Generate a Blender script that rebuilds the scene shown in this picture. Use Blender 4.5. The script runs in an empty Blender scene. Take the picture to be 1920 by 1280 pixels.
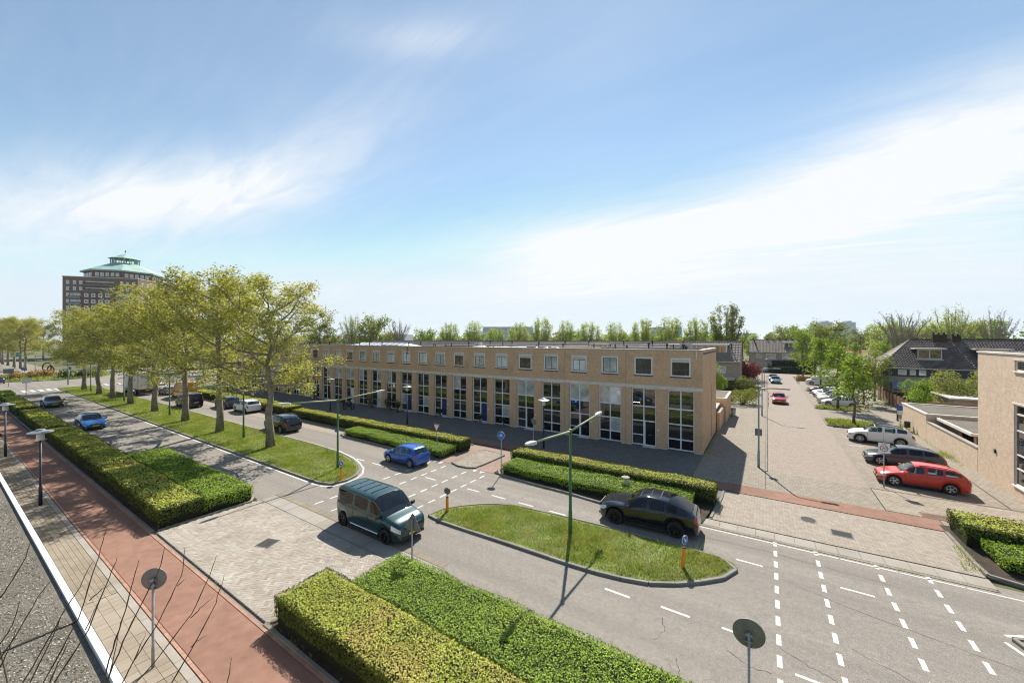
import bpy, math, random
import numpy as np
from mathutils import Vector, Matrix
random.seed(7)
PI = math.pi
rad = math.radians
# ---------------------------------------------------------------- camera, sky, sun, exposure
SC = bpy.context.scene
COL = SC.collection
cam_d = bpy.data.cameras.new('camera')
cam = bpy.data.objects.new('camera', cam_d)
COL.objects.link(cam)
cam.location = (0, 0, 9.2)
cam.rotation_euler = (rad(90), 0, rad(33.3))
cam_d.sensor_width = 36.0
cam_d.lens = 36.0 * 728 / 1920
cam_d.shift_y = -4 / 1920
cam_d.clip_start = 0.1
cam_d.clip_end = 6000
SC.camera = cam

SUN_EL, SUN_AZ = 46.2, -21.3           # azimuth clockwise from +Y
W = bpy.data.worlds.new('World')
SC.world = W
W.use_nodes = True


def make_sky(strength=0.13):
    nt = W.node_tree
    N, L = nt.nodes, nt.links
    N.clear()

    def m(op, a, b=None, c=None, clamp=False):
        n = N.new('ShaderNodeMath')
        n.operation = op
        n.use_clamp = clamp
        for i, v in enumerate((a, b, c)):
            if v is None:
                continue
            if isinstance(v, (int, float)):
                n.inputs[i].default_value = v
            else:
                L.new(v, n.inputs[i])
        return n.outputs[0]
    out = N.new('ShaderNodeOutputWorld')
    bg = N.new('ShaderNodeBackground')
    bg.inputs['Strength'].default_value = strength
    sky = N.new('ShaderNodeTexSky')
    sky.sky_type = 'NISHITA'
    sky.sun_disc = False
    sky.sun_elevation = rad(SUN_EL)
    sky.sun_rotation = rad(SUN_AZ)
    sky.altitude = 0
    sky.air_density = 1.0
    sky.dust_density = 0.05
    sky.ozone_density = 1.3
    tc = N.new('ShaderNodeTexCoord')
    sep = N.new('ShaderNodeSeparateXYZ')
    L.new(tc.outputs['Generated'], sep.inputs[0])
    x, y, z = sep.outputs
    az = m('ARCTAN2', x, y)
    el = m('ARCSINE', m('MAXIMUM', m('MINIMUM', z, 1.0), -1.0))
    den = m('ADD', m('MAXIMUM', z, 0.0), 0.14)
    cx, cy = m('DIVIDE', x, den), m('DIVIDE', y, den)

    def noise(sx, sy, rot, off, scale, det, rough, dist):
        c = N.new('ShaderNodeCombineXYZ')
        L.new(cx, c.inputs[0]); L.new(cy, c.inputs[1])
        mp = N.new('ShaderNodeMapping')
        mp.inputs['Rotation'].default_value = (0, 0, rot)
        mp.inputs['Scale'].default_value = (sx, sy, 1)
        mp.inputs['Location'].default_value = (off, off * .7, off * .3)
        L.new(c.outputs[0], mp.inputs[0])
        n = N.new('ShaderNodeTexNoise')
        n.inputs['Scale'].default_value = scale
        n.inputs['Detail'].default_value = det
        n.inputs['Roughness'].default_value = rough
        n.inputs['Distortion'].default_value = dist
        L.new(mp.outputs[0], n.inputs['Vector'])
        return n.outputs['Fac']
    wisp = noise(.45, 1.5, .75, 3.1, 1.5, 7, .58, .6)
    soft = noise(.5, 1.0, .4, 9.7, .8, 4, .5, .3)

    def lobe(a0, e0, wa, we, amp, tilt=0.0):
        da = m('SUBTRACT', az, rad(a0))
        de = m('SUBTRACT', m('SUBTRACT', el, rad(e0)), m('MULTIPLY', da, tilt))
        s = m('ADD', m('POWER', m('ABSOLUTE', m('DIVIDE', da, rad(wa))), 2.0),
              m('POWER', m('ABSOLUTE', m('DIVIDE', de, rad(we))), 2.0))
        return m('MULTIPLY', m('POWER', 2.718, m('MULTIPLY', s, -1.0)), amp)
    lobes = [lobe(-10, 13.0, 25, 4.4, .80, .04), lobe(-24, 12, 8, 3, .4), lobe(14, 16.5, 16, 5.5, .75, .06),
             lobe(-12, 6.5, 50, 3.6, .35), lobe(-75, 15, 15, 3.8, .62, .30),
             lobe(-60, 23, 13, 5, .30, .55), lobe(-46, 37.0, 10, 2.0, .28, .12),
             lobe(-70, 9, 22, 4, .10)]
    tot = lobes[0]
    for l in lobes[1:]:
        tot = m('ADD', tot, l)
    w2 = m('MULTIPLY_ADD', wisp, 2.3, -.45, True)
    s2 = m('MULTIPLY_ADD', soft, 2.2, -.55, True)
    w3 = m('MULTIPLY_ADD', noise(.35, 2.6, .85, 5.3, 3.2, 8, .62, .9), 2.6, -.75, True)
    w4 = m('MULTIPLY_ADD', noise(.5, 1.9, .7, 1.7, 2.4, 9, .66, 1.4), 3.4, -1.25, True)
    tex = m('ADD', m('ADD', m('MULTIPLY', w2, .30), m('MULTIPLY', s2, .30)), m('ADD', m('MULTIPLY', w3, .30), m('MULTIPLY', w4, .45)))
    cov = m('ADD', m('MULTIPLY', tot, m('MULTIPLY_ADD', tex, 1.2, .04)), m('MULTIPLY', m('MULTIPLY', w2, s2), .06))
    sm = lobe(-17, 13.5, 16, 3.8, .50)
    for q in (lobe(-2, 12, 14, 3.2, .40), lobe(14, 17.5, 14, 5.5, .50, .1), lobe(-77, 14.5, 14, 3.6, .18, .25), lobe(-18, 7.5, 16, 2.2, .30)):
        sm = m('ADD', sm, q)
    cov = m('ADD', cov, m('MULTIPLY', sm, m('MULTIPLY_ADD', w4, .45, m('MULTIPLY_ADD', s2, .5, .22))))
    # thin veil towards the horizon
    veil = m('POWER', m('SUBTRACT', 1.0, m('MAXIMUM', z, 0.0), None, True), 9.0)
    cov = m('ADD', cov, m('MULTIPLY', veil, .20))
    # thin high cloud everywhere, as in the part of the sky the photograph shows
    cov = m('ADD', cov, m('MULTIPLY_ADD', tex, .10, .0))
    fac = m('MULTIPLY', cov, 1.0, None, True)
    mix = N.new('ShaderNodeMix')
    mix.data_type = 'RGBA'
    L.new(fac, mix.inputs['Factor'])
    tn = N.new('ShaderNodeMix')
    tn.data_type = 'RGBA'
    tn.blend_type = 'MULTIPLY'
    tn.inputs['Factor'].default_value = 1
    tn.inputs[7].default_value = (1.02, 1.10, 1.03, 1)
    L.new(sky.outputs[0], tn.inputs[6])
    cp = N.new('ShaderNodeMix')
    cp.data_type = 'RGBA'
    cp.blend_type = 'DARKEN'
    cp.inputs['Factor'].default_value = 1
    cp.inputs[7].default_value = (5.2, 6.1, 6.8, 1)
    L.new(tn.outputs[2], cp.inputs[6])
    L.new(cp.outputs[2], mix.inputs[6])
    cl = N.new('ShaderNodeRGB')
    cl.outputs[0].default_value = CLOUD
    L.new(cl.outputs[0], mix.inputs[7])
    L.new(mix.outputs[2], bg.inputs['Color'])
    L.new(bg.outputs[0], out.inputs['Surface'])


CLOUD = (6.75, 6.95, 7.15, 1)
make_sky(0.070)
sun_d = bpy.data.lights.new('sun', 'SUN')
sun_d.energy = 4.3
sun_d.angle = rad(0.53)
sun_d.color = (1.0, 0.93, 0.82)
sun = bpy.data.objects.new('sun', sun_d)
COL.objects.link(sun)
sd = Vector((math.sin(rad(SUN_AZ)) * math.cos(rad(SUN_EL)), math.cos(rad(SUN_AZ)) * math.cos(rad(SUN_EL)), math.sin(rad(SUN_EL))))
sun.rotation_euler = sd.to_track_quat('Z', 'Y').to_euler()
sun.location = (0, 60, 80)
SC.view_settings.view_transform = 'Standard'
SC.view_settings.look = 'None'
SC.view_settings.gamma = 1.0
SC.view_settings.use_curve_mapping = False
SC.view_settings.exposure = 1.0
SC.cycles.use_denoising = True
SC.cycles.filter_width = 1.1
SC.cycles.max_bounces = 6
SC.cycles.transparent_max_bounces = 12
SC.cycles.caustics_reflective = False
SC.cycles.caustics_refractive = False
SC.cycles.sample_clamp_indirect = 6.0


# ---------------------------------------------------------------- mesh helpers
class MB:
    def __init__(s):
        s.v, s.f = [], []

    def add(s, vs, fs):
        o = len(s.v)
        s.v.extend([tuple(p) for p in vs])
        s.f.extend([tuple(i + o for i in f) for f in fs])
        return s

    def box(s, x0, x1, y0, y1, z0, z1):
        return s.add([(x0, y0, z0), (x1, y0, z0), (x1, y1, z0), (x0, y1, z0), (x0, y0, z1), (x1, y0, z1), (x1, y1, z1), (x0, y1, z1)],
                     [(3, 2, 1, 0), (4, 5, 6, 7), (0, 1, 5, 4), (1, 2, 6, 5), (2, 3, 7, 6), (3, 0, 4, 7)])

    def obox(s, c, sz, rz=0, ry=0, rx=0):
        M = Matrix.Translation(c) @ Matrix.Rotation(rz, 4, 'Z') @ Matrix.Rotation(ry, 4, 'Y') @ Matrix.Rotation(rx, 4, 'X')
        a, b, d = sz[0] / 2, sz[1] / 2, sz[2] / 2
        P = [(-a, -b, -d), (a, -b, -d), (a, b, -d), (-a, b, -d), (-a, -b, d), (a, -b, d), (a, b, d), (-a, b, d)]
        return s.add([M @ Vector(p) for p in P], [(3, 2, 1, 0), (4, 5, 6, 7), (0, 1, 5, 4), (1, 2, 6, 5), (2, 3, 7, 6), (3, 0, 4, 7)])

    def prism(s, poly, z0, z1, bottom=True):
        n = len(poly)
        a = sum(poly[i][0] * poly[(i + 1) % n][1] - poly[(i + 1) % n][0] * poly[i][1] for i in range(n))
        if a < 0:
            poly = poly[::-1]
        vs = [(p[0], p[1], z0) for p in poly] + [(p[0], p[1], z1) for p in poly]
        fs = [tuple(range(n, 2 * n))] + [(i, (i + 1) % n, n + (i + 1) % n, n + i) for i in range(n)]
        if bottom:
            fs.append(tuple(range(n - 1, -1, -1)))
        return s.add(vs, fs)

    def tube(s, pts, r, n=8, caps=True):
        pts = [Vector(p) for p in pts]
        rs = r if isinstance(r, (list, tuple)) else [r] * len(pts)
        up = None
        rings = []
        for i, p in enumerate(pts):
            t = (pts[min(i + 1, len(pts) - 1)] - pts[max(i - 1, 0)])
            t = t.normalized() if t.length > 1e-9 else Vector((0, 0, 1))
            if up is None:
                up = Vector((1, 0, 0)) if abs(t.x) < .8 else Vector((0, 1, 0))
            a = (up - t * up.dot(t)).normalized()
            b = t.cross(a)
            up = a
            rings.append([p + (a * math.cos(2 * PI * k / n) + b * math.sin(2 * PI * k / n)) * rs[i] for k in range(n)])
        vs = [q for rg in rings for q in rg]
        fs = [(i * n + k, i * n + (k + 1) % n, (i + 1) * n + (k + 1) % n, (i + 1) * n + k) for i in range(len(pts) - 1) for k in range(n)]
        if caps:
            fs.append(tuple(range(n - 1, -1, -1)))
            m_ = (len(pts) - 1) * n
            fs.append(tuple(range(m_, m_ + n)))
        return s.add(vs, fs)

    def cyl(s, c, r, h, n=16, r2=None, axis='Z'):
        c = Vector(c)
        d = {'X': Vector((h, 0, 0)), 'Y': Vector((0, h, 0)), 'Z': Vector((0, 0, h))}[axis]
        return s.tube([c, c + d], [r, r if r2 is None else r2], n)

    def lathe(s, prof, n=20, c=(0, 0, 0), axis='Z'):
        vs = []
        for (r, h) in prof:
            for k in range(n):
                a = 2 * PI * k / n
                if axis == 'Z':
                    vs.append((c[0] + r * math.cos(a), c[1] + r * math.sin(a), c[2] + h))
                else:
                    vs.append((c[0] + r * math.cos(a), c[1] + h, c[2] + r * math.sin(a)))
        fs = [(i * n + k, i * n + (k + 1) % n, (i + 1) * n + (k + 1) % n, (i + 1) * n + k) for i in range(len(prof) - 1) for k in range(n)]
        return s.add(vs, fs)

    def disc(s, c, nrm, r, t, n=24):
        c, nrm = Vector(c), Vector(nrm).normalized()
        return s.tube([c - nrm * t / 2, c + nrm * t / 2], r, n)

    def ico(s, c, r, sub=2, sq=(1, 1, 1), jit=0, rng=random):
        import bmesh
        bm = bmesh.new()
        bmesh.ops.create_icosphere(bm, subdivisions=sub, radius=1)
        bm.verts.ensure_lookup_table()
        vs = []
        for v in bm.verts:
            k = r * (1 + rng.uniform(-jit, jit))
            vs.append((c[0] + v.co.x * k * sq[0], c[1] + v.co.y * k * sq[1], c[2] + v.co.z * k * sq[2]))
        fs = [tuple(v.index for v in f.verts) for f in bm.faces]
        bm.free()
        return s.add(vs, fs)

    def mesh(s, name, mat, smooth=None):
        me = bpy.data.meshes.new(name)
        me.from_pydata(s.v, [], s.f)
        if mat:
            me.materials.append(mat)
        if smooth:
            me.polygons.foreach_set('use_smooth', [True] * len(me.polygons))
            if smooth is not True:
                me.set_sharp_from_angle(angle=rad(smooth))
        return me

    def build(s, name, mat, parent=None, smooth=None, loc=None):
        return link(name, s.mesh(name, mat, smooth), parent, loc)


def link(name, me, parent=None, loc=None, rz=0):
    o = bpy.data.objects.new(name, me)
    COL.objects.link(o)
    if parent:
        o.parent = parent
    if loc:
        o.location = loc
    if rz:
        o.rotation_euler = (0, 0, rz)
    return o


def tag(o, label=None, cat=None, group=None, kind=None):
    if label: o['label'] = label
    if cat: o['category'] = cat
    if group: o['group'] = group
    if kind: o['kind'] = kind
    return o


def thing(name, label, cat, loc=(0, 0, 0), rz=0, group=None, scale=None):
    o = bpy.data.objects.new(name, None)
    o.empty_display_size = .3
    COL.objects.link(o)
    o.location = loc
    o.rotation_euler = (0, 0, rz)
    if scale:
        o.scale = scale if isinstance(scale, (tuple, list)) else (scale,) * 3
    return tag(o, label, cat, group)


def struct(name, parent=None):
    o = bpy.data.objects.new(name, None)
    COL.objects.link(o)
    o['kind'] = 'structure'
    return o


KIDS = {}


def dup(root, loc, rz, label, group=None, scale=None):
    """copy a thing with copies of its parts and sub-parts"""
    def rec(o, par):
        c = o.copy()
        COL.objects.link(c)
        if par:
            c.parent = par
        for ch in list(o.children):
            rec(ch, c)
        return c
    r = rec(root, None)
    r.location = loc
    r.rotation_euler = (0, 0, rz)
    if scale:
        r.scale = scale if isinstance(scale, (tuple, list)) else (scale,) * 3
    r['label'] = label
    if group:
        r['group'] = group
    return r


def quads_mesh(name, P, mat):
    """P: (n,4,3) array of quads -> mesh"""
    n = len(P)
    me = bpy.data.meshes.new(name)
    me.vertices.add(4 * n)
    me.vertices.foreach_set('co', P.astype(np.float32).reshape(-1))
    me.loops.add(4 * n)
    me.loops.foreach_set('vertex_index', np.arange(4 * n, dtype=np.int32))
    me.polygons.add(n)
    me.polygons.foreach_set('loop_start', np.arange(0, 4 * n, 4, dtype=np.int32))
    me.materials.append(mat)
    me.update()
    return me


def tris_mesh(name, P, mat):
    n = len(P)
    me = bpy.data.meshes.new(name)
    me.vertices.add(3 * n)
    me.vertices.foreach_set('co', P.astype(np.float32).reshape(-1))
    me.loops.add(3 * n)
    me.loops.foreach_set('vertex_index', np.arange(3 * n, dtype=np.int32))
    me.polygons.add(n)
    me.polygons.foreach_set('loop_start', np.arange(0, 3 * n, 3, dtype=np.int32))
    me.materials.append(mat)
    me.update()
    return me


def unit(v):
    return v / np.maximum(np.linalg.norm(v, axis=-1, keepdims=True), 1e-9)


def leaf_quads(C, Nrm, size, rng, spread=.7, aspect=.62):
    """rhombic leaves at C, facing roughly Nrm"""
    n = len(C)
    nr = unit(Nrm + rng.normal(0, spread, (n, 3)))
    t = unit(np.cross(nr, rng.normal(0, 1, (n, 3))))
    b = np.cross(nr, t)
    s = (size * rng.uniform(.6, 1.35, n))[:, None]
    w = s * aspect
    return np.stack([C - t * s * .5, C + b * w * .5 - t * s * .06, C + t * s * .5, C - b * w * .5 - t * s * .06], 1)


# ---------------------------------------------------------------- materials
def nodes(name):
    mt = bpy.data.materials.new(name)
    mt.use_nodes = True
    nt = mt.node_tree
    return mt, nt, nt.nodes, nt.links, nt.nodes['Principled BSDF']


def rgba(c):
    return (c[0], c[1], c[2], 1)


def mixc(N, L, fac, a, b, bt='MIX'):
    n = N.new('ShaderNodeMix')
    n.data_type = 'RGBA'
    n.blend_type = bt
    for sock, v in ((n.inputs['Factor'], fac), (n.inputs[6], a), (n.inputs[7], b)):
        if isinstance(v, (int, float)):
            sock.default_value = v
        elif isinstance(v, (tuple, list)):
            sock.default_value = rgba(v)
        else:
            L.new(v, sock)
    return n.outputs[2]


def nnoise(N, L, vec, scale, det=4, rough=.55, dist=0.0, stretch=None):
    if stretch:
        mp = N.new('ShaderNodeMapping')
        mp.inputs['Scale'].default_value = stretch
        L.new(vec, mp.inputs[0])
        vec = mp.outputs[0]
    n = N.new('ShaderNodeTexNoise')
    n.inputs['Scale'].default_value = scale
    n.inputs['Detail'].default_value = det
    n.inputs['Roughness'].default_value = rough
    n.inputs['Distortion'].default_value = dist
    L.new(vec, n.inputs['Vector'])
    return n.outputs['Fac']


def ramp(N, L, fac, lo, hi, c0=(0, 0, 0), c1=(1, 1, 1)):
    r = N.new('ShaderNodeValToRGB')
    r.color_ramp.elements[0].position = lo
    r.color_ramp.elements[1].position = hi
    r.color_ramp.elements[0].color = rgba(c0)
    r.color_ramp.elements[1].color = rgba(c1)
    L.new(fac, r.inputs[0])
    return r.outputs[0]


def bump(N, L, bs, h, strength, dist=.02):
    b = N.new('ShaderNodeBump')
    b.inputs['Strength'].default_value = strength
    b.inputs['Distance'].default_value = dist
    L.new(h, b.inputs['Height'])
    L.new(b.outputs[0], bs.inputs['Normal'])


def surf(name, c, rough=.85, var=.18, s1=.5, s2=9, s3=None, c2=None, bmp=.15, bd=.01, spec=.3, metal=0, coord='Object', stretch=None):
    mt, nt, N, L, bs = nodes(name)
    tc = N.new('ShaderNodeTexCoord').outputs[coord]
    a = nnoise(N, L, tc, s1, 4, .6, .3, stretch)
    b = nnoise(N, L, tc, s2, 4, .6)
    d = tuple(x * (1 - var * 1.6) for x in c)
    u = tuple(min(1, x * (1 + var)) for x in c)
    col = mixc(N, L, ramp(N, L, a, .3, .7), d, u)
    if c2:
        col = mixc(N, L, ramp(N, L, nnoise(N, L, tc, s1 * 2.3, 5, .65, .5), .52, .68), col, c2)
    col = mixc(N, L, ramp(N, L, b, .3, .72), mixc(N, L, .5, col, (.5, .5, .5), 'MULTIPLY'), col)
    h = b
    if s3:
        g = nnoise(N, L, tc, s3, 2, .7)
        col = mixc(N, L, ramp(N, L, g, .36, .64, (.62, .62, .62), (1.28, 1.28, 1.28)), (0, 0, 0), col, 'MIX') if False else mixc(N, L, 1.0, col, ramp(N, L, g, .34, .66, (.66, .66, .66), (1.3, 1.3, 1.3)), 'MULTIPLY')
        h = g
    L.new(col, bs.inputs['Base Color'])
    bs.inputs['Roughness'].default_value = rough
    bs.inputs['Metallic'].default_value = metal
    bs.inputs['Specular IOR Level'].default_value = spec
    if bmp:
        bump(N, L, bs, h, bmp, bd)
    return mt


def plain(name, c, rough=.5, metal=0, spec=.5, coat=0, var=.08, scale=6):
    mt, nt, N, L, bs = nodes(name)
    tc = N.new('ShaderNodeTexCoord').outputs['Object']
    n = nnoise(N, L, tc, scale, 5, .6)
    col = mixc(N, L, n, tuple(x * (1 - var) for x in c), tuple(min(1, x * (1 + var)) for x in c))
    L.new(col, bs.inputs['Base Color'])
    bs.inputs['Roughness'].default_value = rough
    bs.inputs['Metallic'].default_value = metal
    bs.inputs['Specular IOR Level'].default_value = spec
    bs.inputs['Coat Weight'].default_value = coat
    bs.inputs['Coat Roughness'].default_value = .04
    return mt


def wallvec(N, L):
    """(along wall, height) coordinates for upright walls facing X or Y"""
    tc = N.new('ShaderNodeTexCoord')
    g = N.new('ShaderNodeNewGeometry')
    s = N.new('ShaderNodeSeparateXYZ'); L.new(tc.outputs['Object'], s.inputs[0])
    sn = N.new('ShaderNodeSeparateXYZ'); L.new(g.outputs['Normal'], sn.inputs[0])
    ab = N.new('ShaderNodeMath'); ab.operation = 'ABSOLUTE'; L.new(sn.outputs[0], ab.inputs[0])
    gt = N.new('ShaderNodeMath'); gt.operation = 'GREATER_THAN'; gt.inputs[1].default_value = .6; L.new(ab.outputs[0], gt.inputs[0])
    mx = N.new('ShaderNodeMix'); mx.data_type = 'FLOAT'
    L.new(gt.outputs[0], mx.inputs[0]); L.new(s.outputs[0], mx.inputs[2]); L.new(s.outputs[1], mx.inputs[3])
    c = N.new('ShaderNodeCombineXYZ'); L.new(mx.outputs[0], c.inputs[0]); L.new(s.outputs[2], c.inputs[1])
    return c.outputs[0], tc.outputs['Object']


def brickmat(name, c1, c2, mortar, bw=.22, bh=.065, gap=.011, wall=True, offset=.5, rough=.9, bmp=.5, rot=0, dirt=.25, dirtc=(.08, .07, .06), bias=0.0):
    mt, nt, N, L, bs = nodes(name)
    if wall:
        v, oc = wallvec(N, L)
    else:
        oc = N.new('ShaderNodeTexCoord').outputs['Object']
        v = oc
        if rot:
            mp = N.new('ShaderNodeMapping'); mp.inputs['Rotation'].default_value = (0, 0, rot)
            L.new(v, mp.inputs[0]); v = mp.outputs[0]
    b = N.new('ShaderNodeTexBrick')
    b.offset = offset
    b.inputs['Color1'].default_value = rgba(c1)
    b.inputs['Color2'].default_value = rgba(c2)
    b.inputs['Mortar'].default_value = rgba(mortar)
    b.inputs['Scale'].default_value = 1
    b.inputs['Brick Width'].default_value = bw
    b.inputs['Row Height'].default_value = bh
    b.inputs['Mortar Size'].default_value = gap
    b.inputs['Mortar Smooth'].default_value = .3
    b.inputs['Bias'].default_value = bias
    L.new(v, b.inputs['Vector'])
    n = nnoise(N, L, oc, .45, 5, .62, .6)
    col = mixc(N, L, ramp(N, L, n, .5, .78), b.outputs[0], mixc(N, L, dirt * 2, b.outputs[0], dirtc))
    n2 = nnoise(N, L, oc, 3.5, 5, .65)
    col = mixc(N, L, 1.0, col, ramp(N, L, n2, .25, .75, (.82, .82, .82), (1.14, 1.14, 1.14)), 'MULTIPLY')
    L.new(col, bs.inputs['Base Color'])
    bs.inputs['Roughness'].default_value = rough
    bs.inputs['Specular IOR Level'].default_value = .25
    iv = N.new('ShaderNodeMath'); iv.operation = 'SUBTRACT'; iv.inputs[0].default_value = 1; L.new(b.outputs['Fac'], iv.inputs[1])
    bump(N, L, bs, iv.outputs[0], bmp, .008)
    return mt


def rndval(N, L):
    g = N.new('ShaderNodeNewGeometry')
    oi = N.new('ShaderNodeObjectInfo')
    a = N.new('ShaderNodeMath'); a.operation = 'ADD'
    L.new(g.outputs['Random Per Island'], a.inputs[0]); L.new(oi.outputs['Random'], a.inputs[1])
    fr = N.new('ShaderNodeMath'); fr.operation = 'FRACT'; L.new(a.outputs[0], fr.inputs[0])
    return fr.outputs[0]


def stonemat(name, cols, rough=.88, bmp=.12):
    """separate stones: each takes its own tone"""
    mt, nt, N, L, bs = nodes(name)
    r = N.new('ShaderNodeValToRGB')
    r.color_ramp.interpolation = 'LINEAR'
    els = r.color_ramp.elements
    while len(els) < len(cols):
        els.new(.5)
    for i, c in enumerate(cols):
        els[i].position = i / (len(cols) - 1)
        els[i].color = rgba(c)
    L.new(rndval(N, L), r.inputs[0])
    tc = N.new('ShaderNodeTexCoord').outputs['Object']
    g = N.new('ShaderNodeNewGeometry').outputs['Position']
    n1 = nnoise(N, L, g, .7, 4, .6)
    n2 = nnoise(N, L, g, 45, 3, .7)
    col = mixc(N, L, 1.0, r.outputs[0], ramp(N, L, n1, .3, .7, (.82, .8, .76), (1.08, 1.08, 1.08)), 'MULTIPLY')
    col = mixc(N, L, 1.0, col, ramp(N, L, n2, .3, .7, (.8, .8, .8), (1.15, 1.15, 1.15)), 'MULTIPLY')
    L.new(col, bs.inputs['Base Color'])
    bs.inputs['Roughness'].default_value = rough
    bs.inputs['Specular IOR Level'].default_value = .25
    bump(N, L, bs, n2, bmp, .006)
    return mt


def leafmat(name, cols, trans=.35, patch=None, patch_scale=.6, gloss=.018, plo=.52):
    mt = bpy.data.materials.new(name)
    mt.use_nodes = True
    N, L = mt.node_tree.nodes, mt.node_tree.links
    N.clear()
    out = N.new('ShaderNodeOutputMaterial')
    g = N.new('ShaderNodeNewGeometry')
    r = N.new('ShaderNodeValToRGB')
    els = r.color_ramp.elements
    while len(els) < len(cols):
        els.new(.5)
    for i, c in enumerate(cols):
        els[i].position = i / (len(cols) - 1)
        els[i].color = rgba(c)
    L.new(g.outputs['Random Per Island'], r.inputs[0])
    col = r.outputs[0]
    n = nnoise(N, L, g.outputs['Position'], patch_scale, 4, .6)
    if patch:
        col = mixc(N, L, ramp(N, L, n, plo, plo + .14), col, mixc(N, L, .6, col, patch))
    n3 = nnoise(N, L, g.outputs['Position'], patch_scale * 2.1, 3, .6)
    col = mixc(N, L, 1.0, col, ramp(N, L, n3, .3, .7, (.78, .8, .75), (1.15, 1.12, 1.1)), 'MULTIPLY')
    d = N.new('ShaderNodeBsdfDiffuse'); L.new(col, d.inputs[0])
    t = N.new('ShaderNodeBsdfTranslucent')
    L.new(mixc(N, L, 1.0, col, (1.25, 1.2, .55), 'MULTIPLY'), t.inputs[0])
    mx = N.new('ShaderNodeMixShader'); mx.inputs[0].default_value = trans
    L.new(d.outputs[0], mx.inputs[1]); L.new(t.outputs[0], mx.inputs[2])
    gl = N.new('ShaderNodeBsdfGlossy'); gl.inputs['Roughness'].default_value = .55
    gl.inputs[0].default_value = (.8, .85, .8, 1)
    m2 = N.new('ShaderNodeMixShader'); m2.inputs[0].default_value = gloss
    L.new(mx.outputs[0], m2.inputs[1]); L.new(gl.outputs[0], m2.inputs[2])
    L.new(m2.outputs[0], out.inputs[0])
    return mt


def glassmat(name, tint, refl=1.0, base=None):
    """thin glazing: tinted see-through plus mirror reflection by angle"""
    mt = bpy.data.materials.new(name)
    mt.use_nodes = True
    N, L = mt.node_tree.nodes, mt.node_tree.links
    N.clear()
    out = N.new('ShaderNodeOutputMaterial')
    tr = N.new('ShaderNodeBsdfTransparent'); tr.inputs[0].default_value = rgba(tint)
    gl = N.new('ShaderNodeBsdfGlossy'); gl.inputs['Roughness'].default_value = .01
    fr = N.new('ShaderNodeFresnel'); fr.inputs['IOR'].default_value = 1.65
    ml = N.new('ShaderNodeMath'); ml.operation = 'MULTIPLY'; ml.inputs[1].default_value = 1.5 * refl; ml.use_clamp = True
    L.new(fr.outputs[0], ml.inputs[0])
    mx = N.new('ShaderNodeMixShader')
    L.new(ml.outputs[0], mx.inputs[0]); L.new(tr.outputs[0], mx.inputs[1]); L.new(gl.outputs[0], mx.inputs[2])
    L.new(mx.outputs[0], out.inputs[0])
    return mt


def panemat(name, c, var=.3, rough=.02, spec=.9, stripes=0):
    """window pane with what hangs right behind it (dark room, net curtain, blind)"""
    mt, nt, N, L, bs = nodes(name)
    tc = N.new('ShaderNodeTexCoord').outputs['Object']
    n = nnoise(N, L, tc, 1.3, 4, .6, .5)
    col = mixc(N, L, ramp(N, L, n, .35, .7), tuple(x * (1 - var) for x in c), tuple(min(1, x * (1 + var)) for x in c))
    if stripes:
        w = N.new('ShaderNodeTexWave'); w.inputs['Scale'].default_value = stripes; w.inputs['Distortion'].default_value = 1.5
        L.new(tc, w.inputs[0])
        col = mixc(N, L, 1.0, col, ramp(N, L, w.outputs['Fac'], .1, .9, (.72, .72, .72), (1.1, 1.1, 1.1)), 'MULTIPLY')
    L.new(col, bs.inputs['Base Color'])
    bs.inputs['Roughness'].default_value = rough
    bs.inputs['IOR'].default_value = 1.6
    bs.inputs['Specular IOR Level'].default_value = spec
    n2 = nnoise(N, L, tc, .9, 1, .4)
    bump(N, L, bs, n2, .03, .05)
    return mt


def carpaint(name, c, metal=.35, rough=.28):
    mt, nt, N, L, bs = nodes(name)
    tc = N.new('ShaderNodeTexCoord').outputs['Object']
    s = N.new('ShaderNodeSeparateXYZ'); L.new(tc, s.inputs[0])
    n = nnoise(N, L, tc, 2.2, 5, .65)
    # road dust on the lower panels
    dz = N.new('ShaderNodeMath'); dz.operation = 'MULTIPLY_ADD'; dz.inputs[1].default_value = -1.5; dz.inputs[2].default_value = .70; dz.use_clamp = True
    L.new(s.outputs[2], dz.inputs[0])
    d2 = N.new('ShaderNodeMath'); d2.operation = 'MULTIPLY'; L.new(dz.outputs[0], d2.inputs[0]); L.new(n, d2.inputs[1])
    col = mixc(N, L, d2.outputs[0], c, tuple(min(.2, .05 + .5 * x) for x in (.14, .12, .10)))
    L.new(col, bs.inputs['Base Color'])
    bs.inputs['Metallic'].default_value = metal
    r = N.new('ShaderNodeMath'); r.operation = 'MULTIPLY_ADD'; r.inputs[1].default_value = .35; r.inputs[2].default_value = rough
    L.new(d2.outputs[0], r.inputs[0]); L.new(r.outputs[0], bs.inputs['Roughness'])
    bs.inputs['Coat Weight'].default_value = .75
    bs.inputs['Coat Roughness'].default_value = .02
    return mt


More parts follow.
